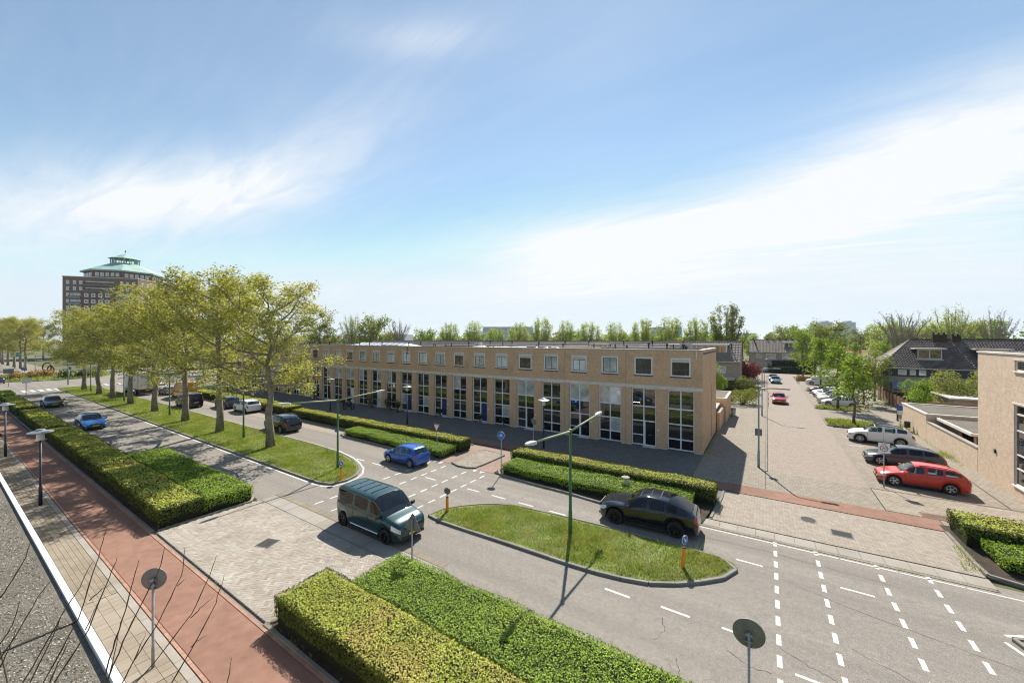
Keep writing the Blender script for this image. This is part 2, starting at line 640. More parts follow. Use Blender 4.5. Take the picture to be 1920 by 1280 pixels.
M = {}
M['asphalt'] = surf('asphalt', (.255, .232, .205), .92, .12, .9, 7, 30, c2=(.215, .20, .18), bmp=.35, bd=.01, stretch=(.035, .9, 1))
M['asphalt_far'] = surf('asphalt_far', (.24, .22, .195), .92, .10, .1, 1.5, None, bmp=.1)
M['crack'] = plain('crack_seal', (.045, .042, .04), .9)
M['paint'] = surf('road_paint', (.72, .70, .66), .8, .05, 7, 40, 90, c2=(.42, .40, .37), bmp=.1)
M['redpath'] = surf('red_asphalt', (0.274, 0.155, 0.114), .93, .10, .3, 2.5, 60, bmp=.3, bd=.006)
M['crossing'] = surf('worn_pink_asphalt', (.30, .215, .175), .93, .1, .4, 3, 40, bmp=.3, bd=.006)
M['soil'] = surf('soil', (.06, .045, .032), .95, .3, 1.2, 8, 40, bmp=.6, bd=.03)
M['grassbase'] = surf('grass_ground', (0.180, 0.221, 0.070), .95, .3, .45, 4, 25, c2=(0.144, 0.134, 0.060), bmp=.5, bd=.03)
M['ground'] = surf('far_ground', (.11, .115, .05), .95, .25, .02, .3, None, c2=(.2, .18, .14), bmp=0)
M['kerb'] = stonemat('kerb_stone', [(0.189, 0.176, 0.160), (0.246, 0.234, 0.213), (0.213, 0.197, 0.176)])
M['slab'] = stonemat('concrete_slab', [(0.274, 0.256, 0.229), (0.328, 0.305, 0.274), (0.298, 0.274, 0.248)])
M['paver'] = stonemat('concrete_paver', [(0.246, 0.205, 0.172), (0.312, 0.267, 0.230), (0.271, 0.230, 0.193), (0.336, 0.295, 0.254)])
M['paver_pink'] = stonemat('clay_paver', [(0.289, 0.252, 0.214), (0.375, 0.330, 0.289), (0.322, 0.296, 0.259), (0.401, 0.382, 0.339)])
M['pavertan'] = stonemat('tan_paver', [(0.221, 0.193, 0.148), (0.279, 0.242, 0.193), (0.246, 0.213, 0.164)])
M['pavered'] = stonemat('red_brick_edge', [(.33, .19, .14), (.40, .24, .18), (.36, .22, .17)])
M['tile'] = stonemat('pavement_tile', [(0.259, 0.221, 0.179), (0.305, 0.267, 0.221), (0.282, 0.244, 0.198)])
M['joint'] = surf('joint_sand', (.13, .11, .085), .95, .2, 2, 20, None, bmp=.1)
M['darktile'] = brickmat('dark_paving', (.13, .125, .12), (.165, .155, .145), (.07, .065, .06), .3, .3, .012, False, .5, bmp=.2, dirt=.1)
M['street'] = brickmat('street_clinker', (0.256, 0.216, 0.182), (0.326, 0.274, 0.236), (0.157, 0.135, 0.116), .21, .105, .010, False, .5, bmp=.25, dirt=.12, dirtc=(0.256, 0.220, 0.180))
M['apron'] = brickmat('apron_clinker', (0.270, 0.231, 0.189), (0.344, 0.300, 0.254), (0.169, 0.145, 0.118), .20, .10, .009, False, .5, bmp=.3, rot=rad(45), dirt=.1, dirtc=(0.280, 0.259, 0.220))
M['parkbay'] = brickmat('parking_clinker', (.22, .185, .15), (.33, .29, .245), (.14, .12, .10), .21, .105, .010, False, .5, bmp=.25, dirt=.25, dirtc=(.16, .13, .1))
M['walkgrey'] = brickmat('sidewalk_tile', (0.227, 0.200, 0.162), (0.269, 0.237, 0.196), (0.131, 0.113, 0.089), .3, .3, .012, False, .5, bmp=.25, dirt=.12, dirtc=(0.138, 0.124, 0.097))
M['brick'] = brickmat('tan_brick', (0.570, 0.353, 0.195), (0.690, 0.447, 0.265), (0.570, 0.413, 0.286), .21, .062, .010, True, .5, bmp=.5, dirt=.2, dirtc=(0.303, 0.202, 0.117))
M['brickpale'] = brickmat('pale_brick', (0.567, 0.435, 0.317), (0.684, 0.543, 0.411), (0.508, 0.420, 0.323), .21, .062, .010, True, .5, bmp=.22, dirt=.10, dirtc=(0.411, 0.313, 0.235))
M['brickgrey'] = brickmat('grey_brick', (.33, .275, .22), (.40, .335, .27), (.34, .30, .25), .21, .062, .01, True, .5, bmp=.3, dirt=.1)
M['brickred'] = brickmat('red_brown_brick', (0.196, 0.083, 0.060), (0.264, 0.122, 0.083), (0.196, 0.127, 0.098), .21, .062, .01, True, .5, bmp=.2, dirt=.1)
M['brickbrown'] = brickmat('brown_brick', (0.230, 0.144, 0.099), (0.288, 0.184, 0.131), (0.225, 0.162, 0.117), .21, .062, .01, True, .5, bmp=.2, dirt=.1)
M['concrete'] = surf('pale_concrete', (0.759, 0.694, 0.627), .85, .08, .8, 9, None, bmp=.08)
M['white'] = surf('white_frame', (.84, .83, .83), .45, .04, 1.5, 12, None, bmp=0, spec=.4)
M['cream'] = surf('cream_board', (.66, .60, .52), .6, .06, 1.5, 10, None, bmp=0)
M['dkframe'] = plain('dark_blue_frame', (.018, .024, .05), .4)
M['black'] = plain('black_panel', (.008, .008, .011), .12, spec=.6)
M['blackmat'] = plain('black_plastic', (.015, .015, .016), .55)
M['roofgrey'] = surf('bitumen_roof', (.14, .135, .13), .85, .15, .4, 5, 40, bmp=.2)
M['roofwhite'] = surf('white_membrane', (.62, .68, .70), .25, .08, .6, 5, None, bmp=.25, bd=.05, spec=.6)
M['gravelroof'] = surf('gravel_roof', (.205, .185, .15), .95, .16, .7, 9, 38, bmp=1.0, bd=.05)
M['zinc'] = surf('zinc', (.42, .43, .44), .45, .1, 2, 12, None, bmp=.05, metal=.6)
M['galv'] = surf('galvanised_steel', (.36, .37, .38), .5, .12, 3, 20, None, bmp=.05, metal=.5)
M['signback'] = surf('sign_back', (.20, .20, .205), .55, .12, 3, 14, None, bmp=.03, metal=.3)
M['green'] = surf('green_pole', (0.102, 0.186, 0.084), .55, .15, .8, 10, None, bmp=.03)
M['lightgreen'] = surf('green_arm', (.27, .34, .20), .5, .12, .8, 10, None, bmp=.03)
M['navy'] = plain('navy_pole', (.016, .018, .032), .4)
M['lamp'] = plain('lamp_diffuser', (.55, .56, .5), .3)
M['lampcap'] = surf('lamp_cap', (.30, .31, .33), .4, .08, 3, 12, None, bmp=0, metal=.4)
M['orange'] = plain('orange_plastic', (.80, .27, .012), .4, var=.04)
M['signblue'] = plain('sign_blue', (.010, .115, .44), .35)
M['signwhite'] = plain('sign_white', (.78, .78, .78), .4)
M['signred'] = plain('sign_red', (.42, .03, .035), .4)
M['ink'] = plain('sign_ink', (.02, .02, .02), .5)
M['bark'] = surf('plane_bark', (0.329, 0.280, 0.210), .92, .3, 1.6, 7, 24, c2=(0.140, 0.119, 0.087), bmp=.5, bd=.03, stretch=(1, 1, .5))
M['bark2'] = surf('grey_bark', (.15, .125, .10), .92, .25, 1.5, 6, 20, bmp=.5, bd=.03)
M['barkpale'] = surf('pale_grey_bark', (.30, .265, .22), .9, .2, 1.5, 6, None, bmp=.2)
M['twig'] = surf('twig_bark', (.11, .085, .06), .8, .2, 3, 20, None, bmp=.2)
M['barefuzz'] = plain('bare_twigs', (.16, .125, .10), .9)
M['leaf_plane'] = leafmat('plane_leaves', [(0.238, 0.271, 0.072), (0.342, 0.370, 0.099), (0.447, 0.453, 0.146), (0.456, 0.394, 0.159)], .42, (0.475, 0.453, 0.146), .35)
M['leaf_side'] = leafmat('hedge_shaded_side_leaves', [(.045, .07, .014), (.075, .11, .02), (.12, .155, .03), (.17, .19, .04)], .18, None, .8)  # older side leaves, darkened further: shade of the hedge sides painted into the colour
M['leaf_yel'] = leafmat('hedge_yellow_leaves', [(0.220, 0.287, 0.043), (0.378, 0.439, 0.067), (0.525, 0.555, 0.104), (0.610, 0.573, 0.146)], .25, (0.573, 0.439, 0.159), .55)
M['leaf_grn'] = leafmat('hedge_green_leaves', [(0.125, 0.206, 0.025), (0.219, 0.338, 0.035), (0.300, 0.444, 0.053), (0.388, 0.525, 0.075)], .30, (0.350, 0.463, 0.062), .8)
M['leaf_dk'] = leafmat('dark_shrub_leaves', [(.022, .04, .014), (.035, .065, .02), (.05, .085, .025)], .2, None, .8)
M['leaf_mid'] = leafmat('tree_leaves', [(.12,.16,.035), (.19,.23,.05), (.27,.30,.075)], .4, (.27, .26, .08), .12)
M['leaf_fresh'] = leafmat('fresh_leaves', [(0.135, 0.230, 0.027), (0.216, 0.324, 0.041), (0.297, 0.392, 0.054)], .42, None, .5)
M['leaf_pale'] = leafmat('pale_spring_leaves', [(0.264, 0.338, 0.108), (0.370, 0.446, 0.144), (0.475, 0.547, 0.180)], .42, None, .2)
M['leaf_brown'] = leafmat('budding_twigs', [(0.150, 0.128, 0.083), (0.225, 0.195, 0.120), (0.270, 0.255, 0.120)], .25, None, .2)
M['leaf_red'] = leafmat('maple_leaves', [(0.086, 0.013, 0.026), (0.157, 0.021, 0.041), (0.229, 0.052, 0.070)], .35, None, .6)
M['leaf_bush'] = leafmat('bush_leaves', [(0.168, 0.210, 0.042), (0.266, 0.308, 0.070), (0.364, 0.378, 0.112)], .3, (.28, .22, .1), .8)
M['leaf_gold'] = leafmat('golden_grass', [(.30, .17, .05), (.42, .26, .09), (.22, .22, .05)], .3, None, .3)
M['grass'] = leafmat('grass_blades', [(0.144, 0.218, 0.033), (0.225, 0.322, 0.052), (0.306, 0.400, 0.081), (0.414, 0.437, 0.180)], .32, (0.414, 0.395, 0.180), .7, gloss=.01, plo=.45)
M['tyre'] = plain('tyre_rubber', (.012, .012, .012), .8)
M['rim'] = plain('alloy_rim', (.52, .52, .53), .3, .8)
M['rimdark'] = plain('dark_rim', (.03, .03, .032), .3, .6)
M['chrome'] = plain('chrome', (.6, .6, .62), .15, 1.0)
M['glass'] = glassmat('car_glass', (.74, .83, .82), .9)
M['glassdark'] = glassmat('privacy_glass', (.06, .07, .085), .55)
M['seat'] = plain('interior_grey', (.10, .10, .105), .8)
M['dash'] = plain('dashboard', (.20, .215, .22), .6)
M['headlamp'] = plain('headlamp', (.62, .65, .66), .12, .3, coat=1)
M['tail'] = plain('tail_lamp', (.36, .010, .014), .15, coat=1)
M['plate'] = plain('yellow_plate', (.72, .46, .02), .4)
M['tileroof'] = stonemat('dark_roof_tile', [(.12, .095, .085), (.155, .125, .112), (.19, .155, .14)], .6)
M['tileroofgrey'] = stonemat('grey_roof_tile', [(.22, .185, .165), (.27, .23, .205), (.24, .205, .18)], .75)
M['copper'] = surf('green_copper', (.36, .52, .47), .6, .08, .3, 2, None, bmp=0)
M['bronze'] = plain('rusty_bronze', (.075, .035, .022), .5, .4)
M['woodbrown'] = surf('brown_boards', (.24, .125, .07), .7, .15, 1.2, 9, None, bmp=.1)
M['wooddark'] = surf('dark_wood', (.05, .035, .026), .75, .2, 2, 9, None, bmp=.1)
M['blueboard'] = plain('blue_door', (.012, .02, .13), .35)
M['pane_dark'] = panemat('pane_dark', (.012, .013, .016))
M['pane_room'] = panemat('pane_room', (0.032, 0.032, 0.032), .7)
M['pane_net'] = panemat('pane_net_curtain', (0.473, 0.490, 0.473), .35, stripes=9)
M['pane_blind'] = panemat('pane_white_blind', (0.650, 0.676, 0.676), .12)
M['pane_amber'] = panemat('pane_warm_room', (.16, .11, .06), .8)
M['pebble'] = stonemat('roof_pebble', [(.12, .10, .08), (.30, .27, .22), (.48, .45, .38), (.22, .19, .15)], .8)
M['pane_tower'] = panemat('pane_pale', (.45, .48, .50), .5)


# ---------------------------------------------------------------- ground, roads, paving
def sheet(name, poly, z, mat, thick=None):
    b = MB()
    if thick:
        b.prism(poly, z - thick, z)
    else:
        n = len(poly)
        a = sum(poly[i][0] * poly[(i + 1) % n][1] - poly[(i + 1) % n][0] * poly[i][1] for i in range(n))
        if a < 0:
            poly = poly[::-1]
        b.add([(p[0], p[1], z) for p in poly], [tuple(range(n))])
    o = b.build(name, mat)
    o['kind'] = 'structure'
    return o


def rect(x0, x1, y0, y1):
    return [(x0, y0), (x1, y0), (x1, y1), (x0, y1)]


sheet('ground', rect(-2500, 2500, -300, 4200), -.06, M['ground'])
road = sheet('road', rect(-420, 90, 6.0, 22.0), 0, M['asphalt'])
sheet('side_road', rect(-170, -113, 22.0, 95), -.004, M['asphalt_far'])
sheet('side_road', rect(-165, -116, -60, 6.0), -.004, M['asphalt_far'])
sheet('lay_by', rect(-100, -34.2, 22.0, 23.7), .004, M['apron'])
pave_near = sheet('pavement', rect(-420, 60, -1.0, 4.12), .05, M['joint'])
bikepath = sheet('cycle_path', rect(-400, 60, 4.25, 5.88), .052, M['redpath'])
verge = sheet('verge', [(-112, 6.15), (-24.45, 6.15), (-24.45, 10.62), (-39.4, 10.62), (-41.5, 8.25), (-112, 8.25)], .045, M['soil'])
verge2 = sheet('verge', [(-13.5, 6.15), (60, 6.15), (60, 10.62), (-10.9, 10.62), (-11.6, 10.2)], .045, M['soil'])
drive = sheet('driveway', [(-24.3, 6.12), (-13.4, 6.12), (-11.4, 10.2), (-10.9, 10.62), (-24.3, 10.62)], .040, M['joint'])
strip_near = sheet('slab_strip', rect(-24.3, -10.9, 10.66, 11.85), .012, M['joint'])
sheet('verge', [(-48, 23.85), (-34.3, 23.85), (-34.3, 22.0), (-21.6, 21.75), (-20.9, 25.3), (-48, 25.3)], .07, M['soil'])
sheet('verge', rect(-100, -48.3, 23.85, 26.1), .07, M['soil'])
sheet('verge', [(-15.7, 21.6), (-12.3, 21.35), (-10, 21.3), (-7.3, 20.95), (-2.7, 21.4), (-2.3, 25.3), (-15.9, 25.3)], .07, M['soil'])
sheet('verge', [(7.1, 22.5), (60, 22.5), (60, 27.6), (7.1, 27.6)], .07, M['soil'])
sheet('cycle_crossing', rect(-21.35, -15.75, 21.55, 26.75), .012, M['crossing'])
sheet('pavement', rect(-48, -21.4, 25.32, 26.78), .05, M['darktile'])
sheet('pavement', rect(-130, -48.02, 26.12, 26.78), .05, M['darktile'])
sheet('pavement', rect(-15.7, -2.3, 25.32, 26.78), .05, M['darktile'])
sheet('cycle_path', rect(-130, 7.25, 26.8, 28.3), .056, M['redpath'])
sheet('pavement', rect(-130, -4.2, 28.32, 34.9), .05, M['darktile'])
sheet('sidewalk', rect(-4.18, -.1, 28.32, 118), .05, M['walkgrey'])
sheet('entrance_ramp', rect(-.08, 5.3, 28.32, 32.2), .045, M['walkgrey'])
apron = sheet('brick_apron', [(-2.5, 22.2), (7.05, 22.5), (7.05, 26.78), (-2.28, 26.78)], .03, M['apron'])
strip_far = sheet('slab_strip', [(-2.75, 21.2), (7.1, 21.5), (7.1, 22.48), (-2.75, 22.18)], .010, M['joint'])
street = sheet('street', rect(.05, 5.32, 32.22, 118), .0, M['street'])
sheet('street', rect(-60, 70, 118.02, 127), .0, M['street'])
sheet('gutter', rect(5.32, 5.78, 32.22, 100), .008, M['walkgrey'])
sheet('parking_bay', rect(5.78, 11.0, 32.22, 52.4), .006, M['parkbay'])
sheet('parking_bay', rect(5.78, 11.0, 67.3, 86.0), .006, M['parkbay'])
sheet('parking_bay', rect(5.78, 11.0, 57.6, 64.9), .006, M['walkgrey'])
sheet('parking_bay', rect(5.78, 11.8, 88.5, 117.9), .006, M['parkbay'])
walk_r = sheet('sidewalk', rect(5.32, 60, 27.62, 32.2), .05, M['joint'])
sheet('sidewalk', rect(11.02, 14.3, 32.22, 117.9), .03, M['walkgrey'])
sheet('car_park', rect(14.3, 90, 90, 117.98), .002, M['asphalt_far'])
sheet('car_park', rect(-5, 120, 136, 190), -.01, M['asphalt_far'])


def rects_mesh(name, R, z, h, mat, parent, stuff=True):
    """R: list of (cx, cy, lx, ly, rot) stones -> one mesh of low blocks"""
    A = np.array(R, float)
    n = len(A)
    c, s = np.cos(A[:, 4]), np.sin(A[:, 4])
    q = np.array([(-.5, -.5), (.5, -.5), (.5, .5), (-.5, .5)])
    rng = np.random.default_rng(3)
    V = np.zeros((n, 8, 3))
    zz = z + rng.uniform(-.003, .003, n)
    for k in range(4):
        dx, dy = q[k, 0] * A[:, 2], q[k, 1] * A[:, 3]
        X, Y = A[:, 0] + dx * c - dy * s, A[:, 1] + dx * s + dy * c
        for t in (0, 1):
            V[:, k + 4 * t, 0], V[:, k + 4 * t, 1] = X, Y
            V[:, k + 4 * t, 2] = zz + (h if t else 0) + (rng.uniform(-.0015, .0015, n) if t else 0)
    F = np.array([(4, 5, 6, 7), (0, 1, 5, 4), (1, 2, 6, 5), (2, 3, 7, 6), (3, 0, 4, 7)])
    f = (np.arange(n)[:, None, None] * 8 + F[None]).reshape(-1, 4)
    me = bpy.data.meshes.new(name)
    me.vertices.add(8 * n); me.vertices.foreach_set('co', V.astype(np.float32).reshape(-1))
    me.loops.add(4 * len(f)); me.loops.foreach_set('vertex_index', f.reshape(-1).astype(np.int32))
    me.polygons.add(len(f)); me.polygons.foreach_set('loop_start', np.arange(0, 4 * len(f), 4, dtype=np.int32))
    me.polygons.foreach_set('use_smooth', np.zeros(len(f), dtype=bool))
    me.materials.append(mat); me.update()
    o = link(name, me, parent)
    if stuff:
        o['kind'] = 'stuff'
    return o


def stones(name, R, z, h, mat, parent, near=(0, 0), limit=300):
    """the nearest stones one by one, the rest as one mesh"""
    R = sorted(R, key=lambda r: (r[0] - near[0]) ** 2 + (r[1] - near[1]) ** 2)
    cache = {}
    for r in R[:limit]:
        k = (round(r[2], 3), round(r[3], 3))
        if k not in cache:
            cache[k] = MB().box(-r[2] / 2, r[2] / 2, -r[3] / 2, r[3] / 2, 0, h).mesh(name, mat)
        link(name, cache[k], parent, (r[0], r[1], z + random.uniform(-.003, .003)), r[4])
    if len(R) > limit:
        rects_mesh(name + 's', R[limit:], z, h, mat, parent)


def grid(x0, x1, y0, y1, lx, ly, gap=.008, half=True):
    out = []
    j = 0
    y = y0
    while y + ly <= y1 + 1e-4:
        x = x0 - (lx / 2 if (half and j % 2) else 0)
        while x + lx <= x1 + lx * .55:
            a, b = max(x, x0), min(x + lx, x1)
            if b - a > .05:
                out.append(((a + b) / 2, y + ly / 2, b - a - gap, ly - gap, 0))
            x += lx
        y += ly
        j += 1
    return out


def inpoly(x, y, P):
    c = False
    n = len(P)
    for i in range(n):
        (x1, y1), (x2, y2) = P[i], P[(i + 1) % n]
        if (y1 > y) != (y2 > y) and x < (x2 - x1) * (y - y1) / (y2 - y1) + x1:
            c = not c
    return c


# near pavement: brown pavers, a field of square tiles by the round sign, a smooth grey band and red edge bricks
tiles = grid(-19.6, -13.6, 1.2, 3.9, .3, .3, .009, False)
pav = grid(-60, -19.62, 1.2, 3.9, .30, .15, .009) + grid(-13.58, -6, 1.2, 3.9, .30, .15, .009)
stones('paving_tile', tiles, .05, .014, M['tile'], pave_near, (-14, 3.9), 200)
stones('paver', pav, .05, .014, M['pavertan'], pave_near, (-13, 3.9), 300)
stones('edge_slab', grid(-60, -6, 3.91, 4.11, 1.0, .2, .008), .05, .014, M['slab'], pave_near, (-14, 4), 60)
stones('edge_brick', grid(-60, -6, 4.135, 4.235, .21, .1, .008) + grid(-60, -6, 5.895, 5.995, .21, .1, .008), .03, .03, M['pavered'], bikepath, (-14, 5), 300)
# driveway: herringbone pavers
DR = [(-24.25, 6.2), (-13.42, 6.2), (-11.5, 10.2), (-11.2, 10.6), (-24.25, 10.6)]
hb = []
w = .125
ca, sa = math.cos(rad(45)), math.sin(rad(45))
for i in range(-90, 200):
    for j in range(-150, 150):
        k = (i + j) % 4
        if k == 0:
            c = (i + 1, j + .5); r = 0
        elif k == 2:
            c = (i + .5, j + 1); r = PI / 2
        else:
            continue
        px_, py_ = c[0] * w, c[1] * w
        X, Y = -18 + px_ * ca - py_ * sa, 8.4 + px_ * sa + py_ * ca
        if inpoly(X, Y, DR) and -24.2 < X and 6.22 < Y < 10.54:
            hb.append((X, Y, 2 * w - .011, w - .011, r + rad(45)))
stones('paver', hb, .04, .014, M['paver_pink'], drive, (-13, 6), 300)
stones('paver', grid(-24.2, -11.2, 10.50, 10.62, .24, .12) + grid(-24.2, -13.5, 6.14, 6.26, .24, .12), .045, .014, M['slab'], drive, (-13, 6), 60)
stones('concrete_slab', grid(-24.25, -10.9, 10.68, 11.48, .92, .80, .014, False), .012, .014, M['slab'], strip_near, (-12, 11), 100)
stones('paver', grid(-24.25, -10.9, 11.52, 11.84, .105, .32, .009, False), .008, .010, M['pavertan'], strip_near, (-12, 11), 200)
far_slabs = []
for i in range(13):
    x = -2.35 + i * .755
    far_slabs.append((x, 21.30 + (x + 2.75) * .0305 + .44, .74, .72, .0305))
stones('concrete_slab', far_slabs, .010, .014, M['slab'], strip_far, (0, 20), 100)
far_b = [(-2.7 + i * .105, 21.2 + i * .105 * .0305 + .10, .096, .2, .0305) for i in range(93)]
rects_mesh('pavers', far_b, .008, .010, M['pavertan'], strip_far)
T = grid(5.34, 15.5, 28.36, 32.16, .3, .3, .012) + [r for r in grid(7.3, 15.5, 27.66, 28.33, .3, .3, .012)]
stones('paving_tile', T, .05, .014, M['tile'], walk_r, (7, 27), 300)


# kerbs
def kerb(pts, w=.14, z0=-.05, z1=.11, step=1.0, mat=None, limit=999, near=(0, 0)):
    K = struct('kerb')
    P = [Vector((p[0], p[1], 0)) for p in pts]
    # resample
    seg = []
    carry = 0.0
    cur = [P[0]]
    for a, b in zip(P[:-1], P[1:]):
        Ls = (b - a).length
        d = (b - a) / Ls
        t = 0
        while Ls - t > step - carry - 1e-6:
            t += step - carry
            carry = 0
            cur.append(a + d * t)
        carry += Ls - t
    cur.append(P[-1])
    mt = mat or M['kerb']
    R = []
    for a, b in zip(cur[:-1], cur[1:]):
        v = b - a
        if v.length < .08:
            continue
        R.append(((a.x + b.x) / 2, (a.y + b.y) / 2, v.length - .012, w, math.atan2(v.y, v.x)))
    R.sort(key=lambda r: r[0] ** 2 + r[1] ** 2)
    cache = {}
    for r in R[:limit]:
        k = round(r[2], 2)
        if k not in cache:
            b = MB()
            l, hh, c = r[2] / 2, w / 2, .02
            b.add([(-l, -hh, z0), (l, -hh, z0), (l, hh, z0), (-l, hh, z0), (-l, -hh, z1 - c), (l, -hh, z1 - c), (l, hh, z1 - c), (-l, hh, z1 - c),
                   (-l, -hh + c, z1), (l, -hh + c, z1), (l, hh - c, z1), (-l, hh - c, z1)],
                  [(0, 1, 5, 4), (2, 3, 7, 6), (1, 2, 6, 10, 9, 5), (3, 0, 4, 8, 11, 7), (4, 5, 9, 8), (6, 7, 11, 10), (8, 9, 10, 11)])
            cache[k] = b.mesh('kerb_stone', mt)
        link('kerb_stone', cache[k], K, (r[0], r[1], random.uniform(-.004, .004)), r[4])
    if len(R) > limit:
        rects_mesh('kerb_stones', R[limit:], z0, z1 - z0, mt, K)
    return K


ISL2 = [(-14.72, 14.55), (-14.85, 14.95), (-14.7, 15.3), (-13.8, 16.6), (-12.9, 17.35), (-11.8, 17.9), (-9.31, 18.2), (-6.2, 18.38), (-3.77, 18.4), (-1.7, 18.4), (-1.15, 18.25), (-.98, 17.9),
        (-1.3, 17.0), (-2.3, 15.94), (-3.2, 15.25), (-4.1, 14.82), (-6.0, 14.52), (-9.8, 14.45), (-13.1, 14.35), (-14.3, 14.36)]
ISL1 = [(-111, 13.95), (-24.2, 13.95), (-23.35, 14.05), (-22.95, 14.35), (-22.8, 15.0), (-22.95, 15.8), (-23.4, 16.5), (-24.2, 17.15), (-25.6, 17.8), (-27, 18.25), (-29, 18.6), (-33, 18.8), (-111, 18.8), (-112.5, 17.5), (-112.8, 16.2), (-112.3, 14.8)]
ISL3 = [(6.3, 18.3), (6.9, 18.65), (8.5, 18.95), (40, 19.0), (40, 14.4), (11, 14.4), (8.3, 15.6), (6.6, 17.5)]


def closed(p):
    return p + [p[0]]


kerb(closed(ISL2))
kerb([(-80, 13.95)] + ISL1[1:12] + [(-80, 18.8)], limit=150)
kerb(closed(ISL3))
kerb([(-100, 8.3), (-41.6, 8.3), (-39.5, 10.68), (-25.2, 10.68), (-24.5, 10.6), (-24.35, 10.2), (-24.33, 6.2)], limit=60)
kerb([(-100, 6.07), (-24.4, 6.07)], z1=.085, limit=50)
kerb([(-13.5, 6.07), (30, 6.07)], z1=.085)
kerb([(-13.42, 6.2), (-11.45, 10.2), (-10.9, 10.68), (30, 10.68)])
kerb([(-100, 23.78), (-34.4, 23.78), (-34.4, 22.4), (-33.9, 21.98), (-29, 21.9), (-21.9, 21.6), (-21.45, 22.0), (-21.4, 25.2)], limit=80)
kerb([(-15.72, 25.2), (-15.72, 22.2), (-15.5, 21.6), (-12.3, 21.25), (-10, 21.18), (-7.3, 20.85), (-4.5, 21.0), (-2.8, 21.25)])
kerb([(-2.42, 22.3), (-2.2, 25.3), (-2.2, 26.75)], z1=.09)
kerb([(7.12, 26.7), (7.1, 22.9), (7.3, 22.45), (45, 22.45)])
REF = [(-19.55, 21.65), (-18.9, 21.35), (-17.9, 21.35), (-17.35, 21.7), (-17.3, 25.3), (-19.75, 25.6)]
kerb(closed(REF), w=.12)
kerb([(-.03, 32.2), (-.03, 110)], w=.12, z1=.09, limit=60)
sheet('refuge', REF, .09, M['parkbay'])
g2 = sheet('island', ISL2, .075, M['grassbase'])
g1 = sheet('island', ISL1, .075, M['grassbase'])
g3 = sheet('island', ISL3, .075, M['grassbase'])
for (x0, x1, y0, y1) in ((5.4, 9.6, 53.0, 56.6), (5.4, 9.9, 65.2, 67.0), (6.0, 8.5, 86.3, 88.2), (6.1, 8.2, 113, 117)):
    sheet('planting_bed', rect(x0, x1, y0, y1), .10, M['soil'])
    kerb(closed(rect(x0, x1, y0, y1)), w=.12, z1=.13)


# markings: thin painted films, each its own piece
def marking(poly, z=.004):
    o = MB().add([(p[0], p[1], z) for p in poly], [tuple(range(len(poly)))]).build('road_marking', M['paint'], road)
    return o


def dash(x, y, lx, ly, rot=0, z=.004):
    c, s = math.cos(rot), math.sin(rot)
    return marking([(x + a * c - b * s, y + a * s + b * c) for a, b in ((-lx / 2, -ly / 2), (lx / 2, -ly / 2), (lx / 2, ly / 2), (-lx / 2, ly / 2))], z)


def edgeline(pts, off, w=.11, step=1.9, gap=.05):
    """white line following a kerb, laid in lengths"""
    P = [Vector((p[0], p[1])) for p in pts]
    O = []
    for i, p in enumerate(P):
        t = (P[min(i + 1, len(P) - 1)] - P[max(i - 1, 0)]).normalized()
        O.append(p + Vector((t.y, -t.x)) * off)
    dense = [O[0]]
    for a, b in zip(O[:-1], O[1:]):
        n = max(1, int((b - a).length / .3))
        dense += [a + (b - a) * (k / n) for k in range(1, n + 1)]
    i = 0
    per = max(2, int(step / .3))
    while i < len(dense) - 1:
        S = dense[i:i + per + 1]
        if len(S) >= 2:
            l, r = [], []
            for k, p in enumerate(S):
                t = (S[min(k + 1, len(S) - 1)] - S[max(k - 1, 0)]).normalized()
                n_ = Vector((t.y, -t.x)) * w / 2
                q = p - (t * gap if k == len(S) - 1 else t * 0)
                l.append(q + n_); r.append(q - n_)
            poly = l + r[::-1]
            n = len(S)
            b = MB().add([(p.x, p.y, .004) for p in poly], [(k, k + 1, 2 * n - 2 - k, 2 * n - 1 - k) for k in range(n - 1)])
            b.build('road_marking', M['paint'], road)
        i += per


edgeline(closed(ISL2), .26)
edgeline([(-60, 13.95)] + ISL1[1:12] + [(-60, 18.8)], .24)
edgeline([(6.3, 15.8), (6.3, 18.3), (6.9, 18.65), (8.5, 18.95), (20, 19.0)][1:], -.22)
edgeline([(12, 14.4), (8.3, 15.6), (6.6, 17.5), (6.25, 18.25)], -.24)
edgeline([(-2.9, 21.15), (7.1, 21.38), (20, 21.7)], .10, .07)
for x, y0, y1 in ((-21.13, 11.4, 21.2), (-19.55, 11.4, 21.3), (-17.5, 11.25, 21.3), (-15.95, 11.3, 21.4)):
    y = y0
    while y < y1:
        dash(x, y, .11, .52)
        y += .93
for x, y0 in ((.30, 21.12), (1.76, 21.2), (3.70, 21.3), (5.2, 21.2)):
    for k in range(11):
        dash(x, y0 - k * .955, .13, .50)
for x in (-33.5, -31.6, -29.8, -26.0, -24.1, -22.3, -18.6, -15.0, -13.1, -11.25, -9.3):
    dash(x, 18.95 if x < -27 else 18.46 + (x + 26) * .004, .95, .10)
for x, y in ((-.62, 18.75), (2.75, 18.74)):
    dash(x, y, .95, .10)
for x, y in ((-4.55, 13.88), (-2.6, 14.0), (-.75, 14.05), (1.1, 13.2), (4.2, 12.9)):
    dash(x, y, .92, .10)
for x in (-20.9, -20.35, -17.1, -16.5):
    marking([(x - .2, 21.45), (x + .2, 21.45), (x, 21.05)], .016)
for k in range(5):
    dash(-109.5, 10.0 + k * .95, 4.0, .5)
    dash(-104.5 - 8, 19.8 + k * .95, 3.2, .5)
for k in range(14):
    dash(-36 - k * 4.2, 12.2, .0001 + .0, .0001) if False else None
for (x, y) in ((5.6, 44.4), (5.9, 47.2), (6.3, 48.4)):
    dash(x + .8, y, 1.1, .09, 0, .012)


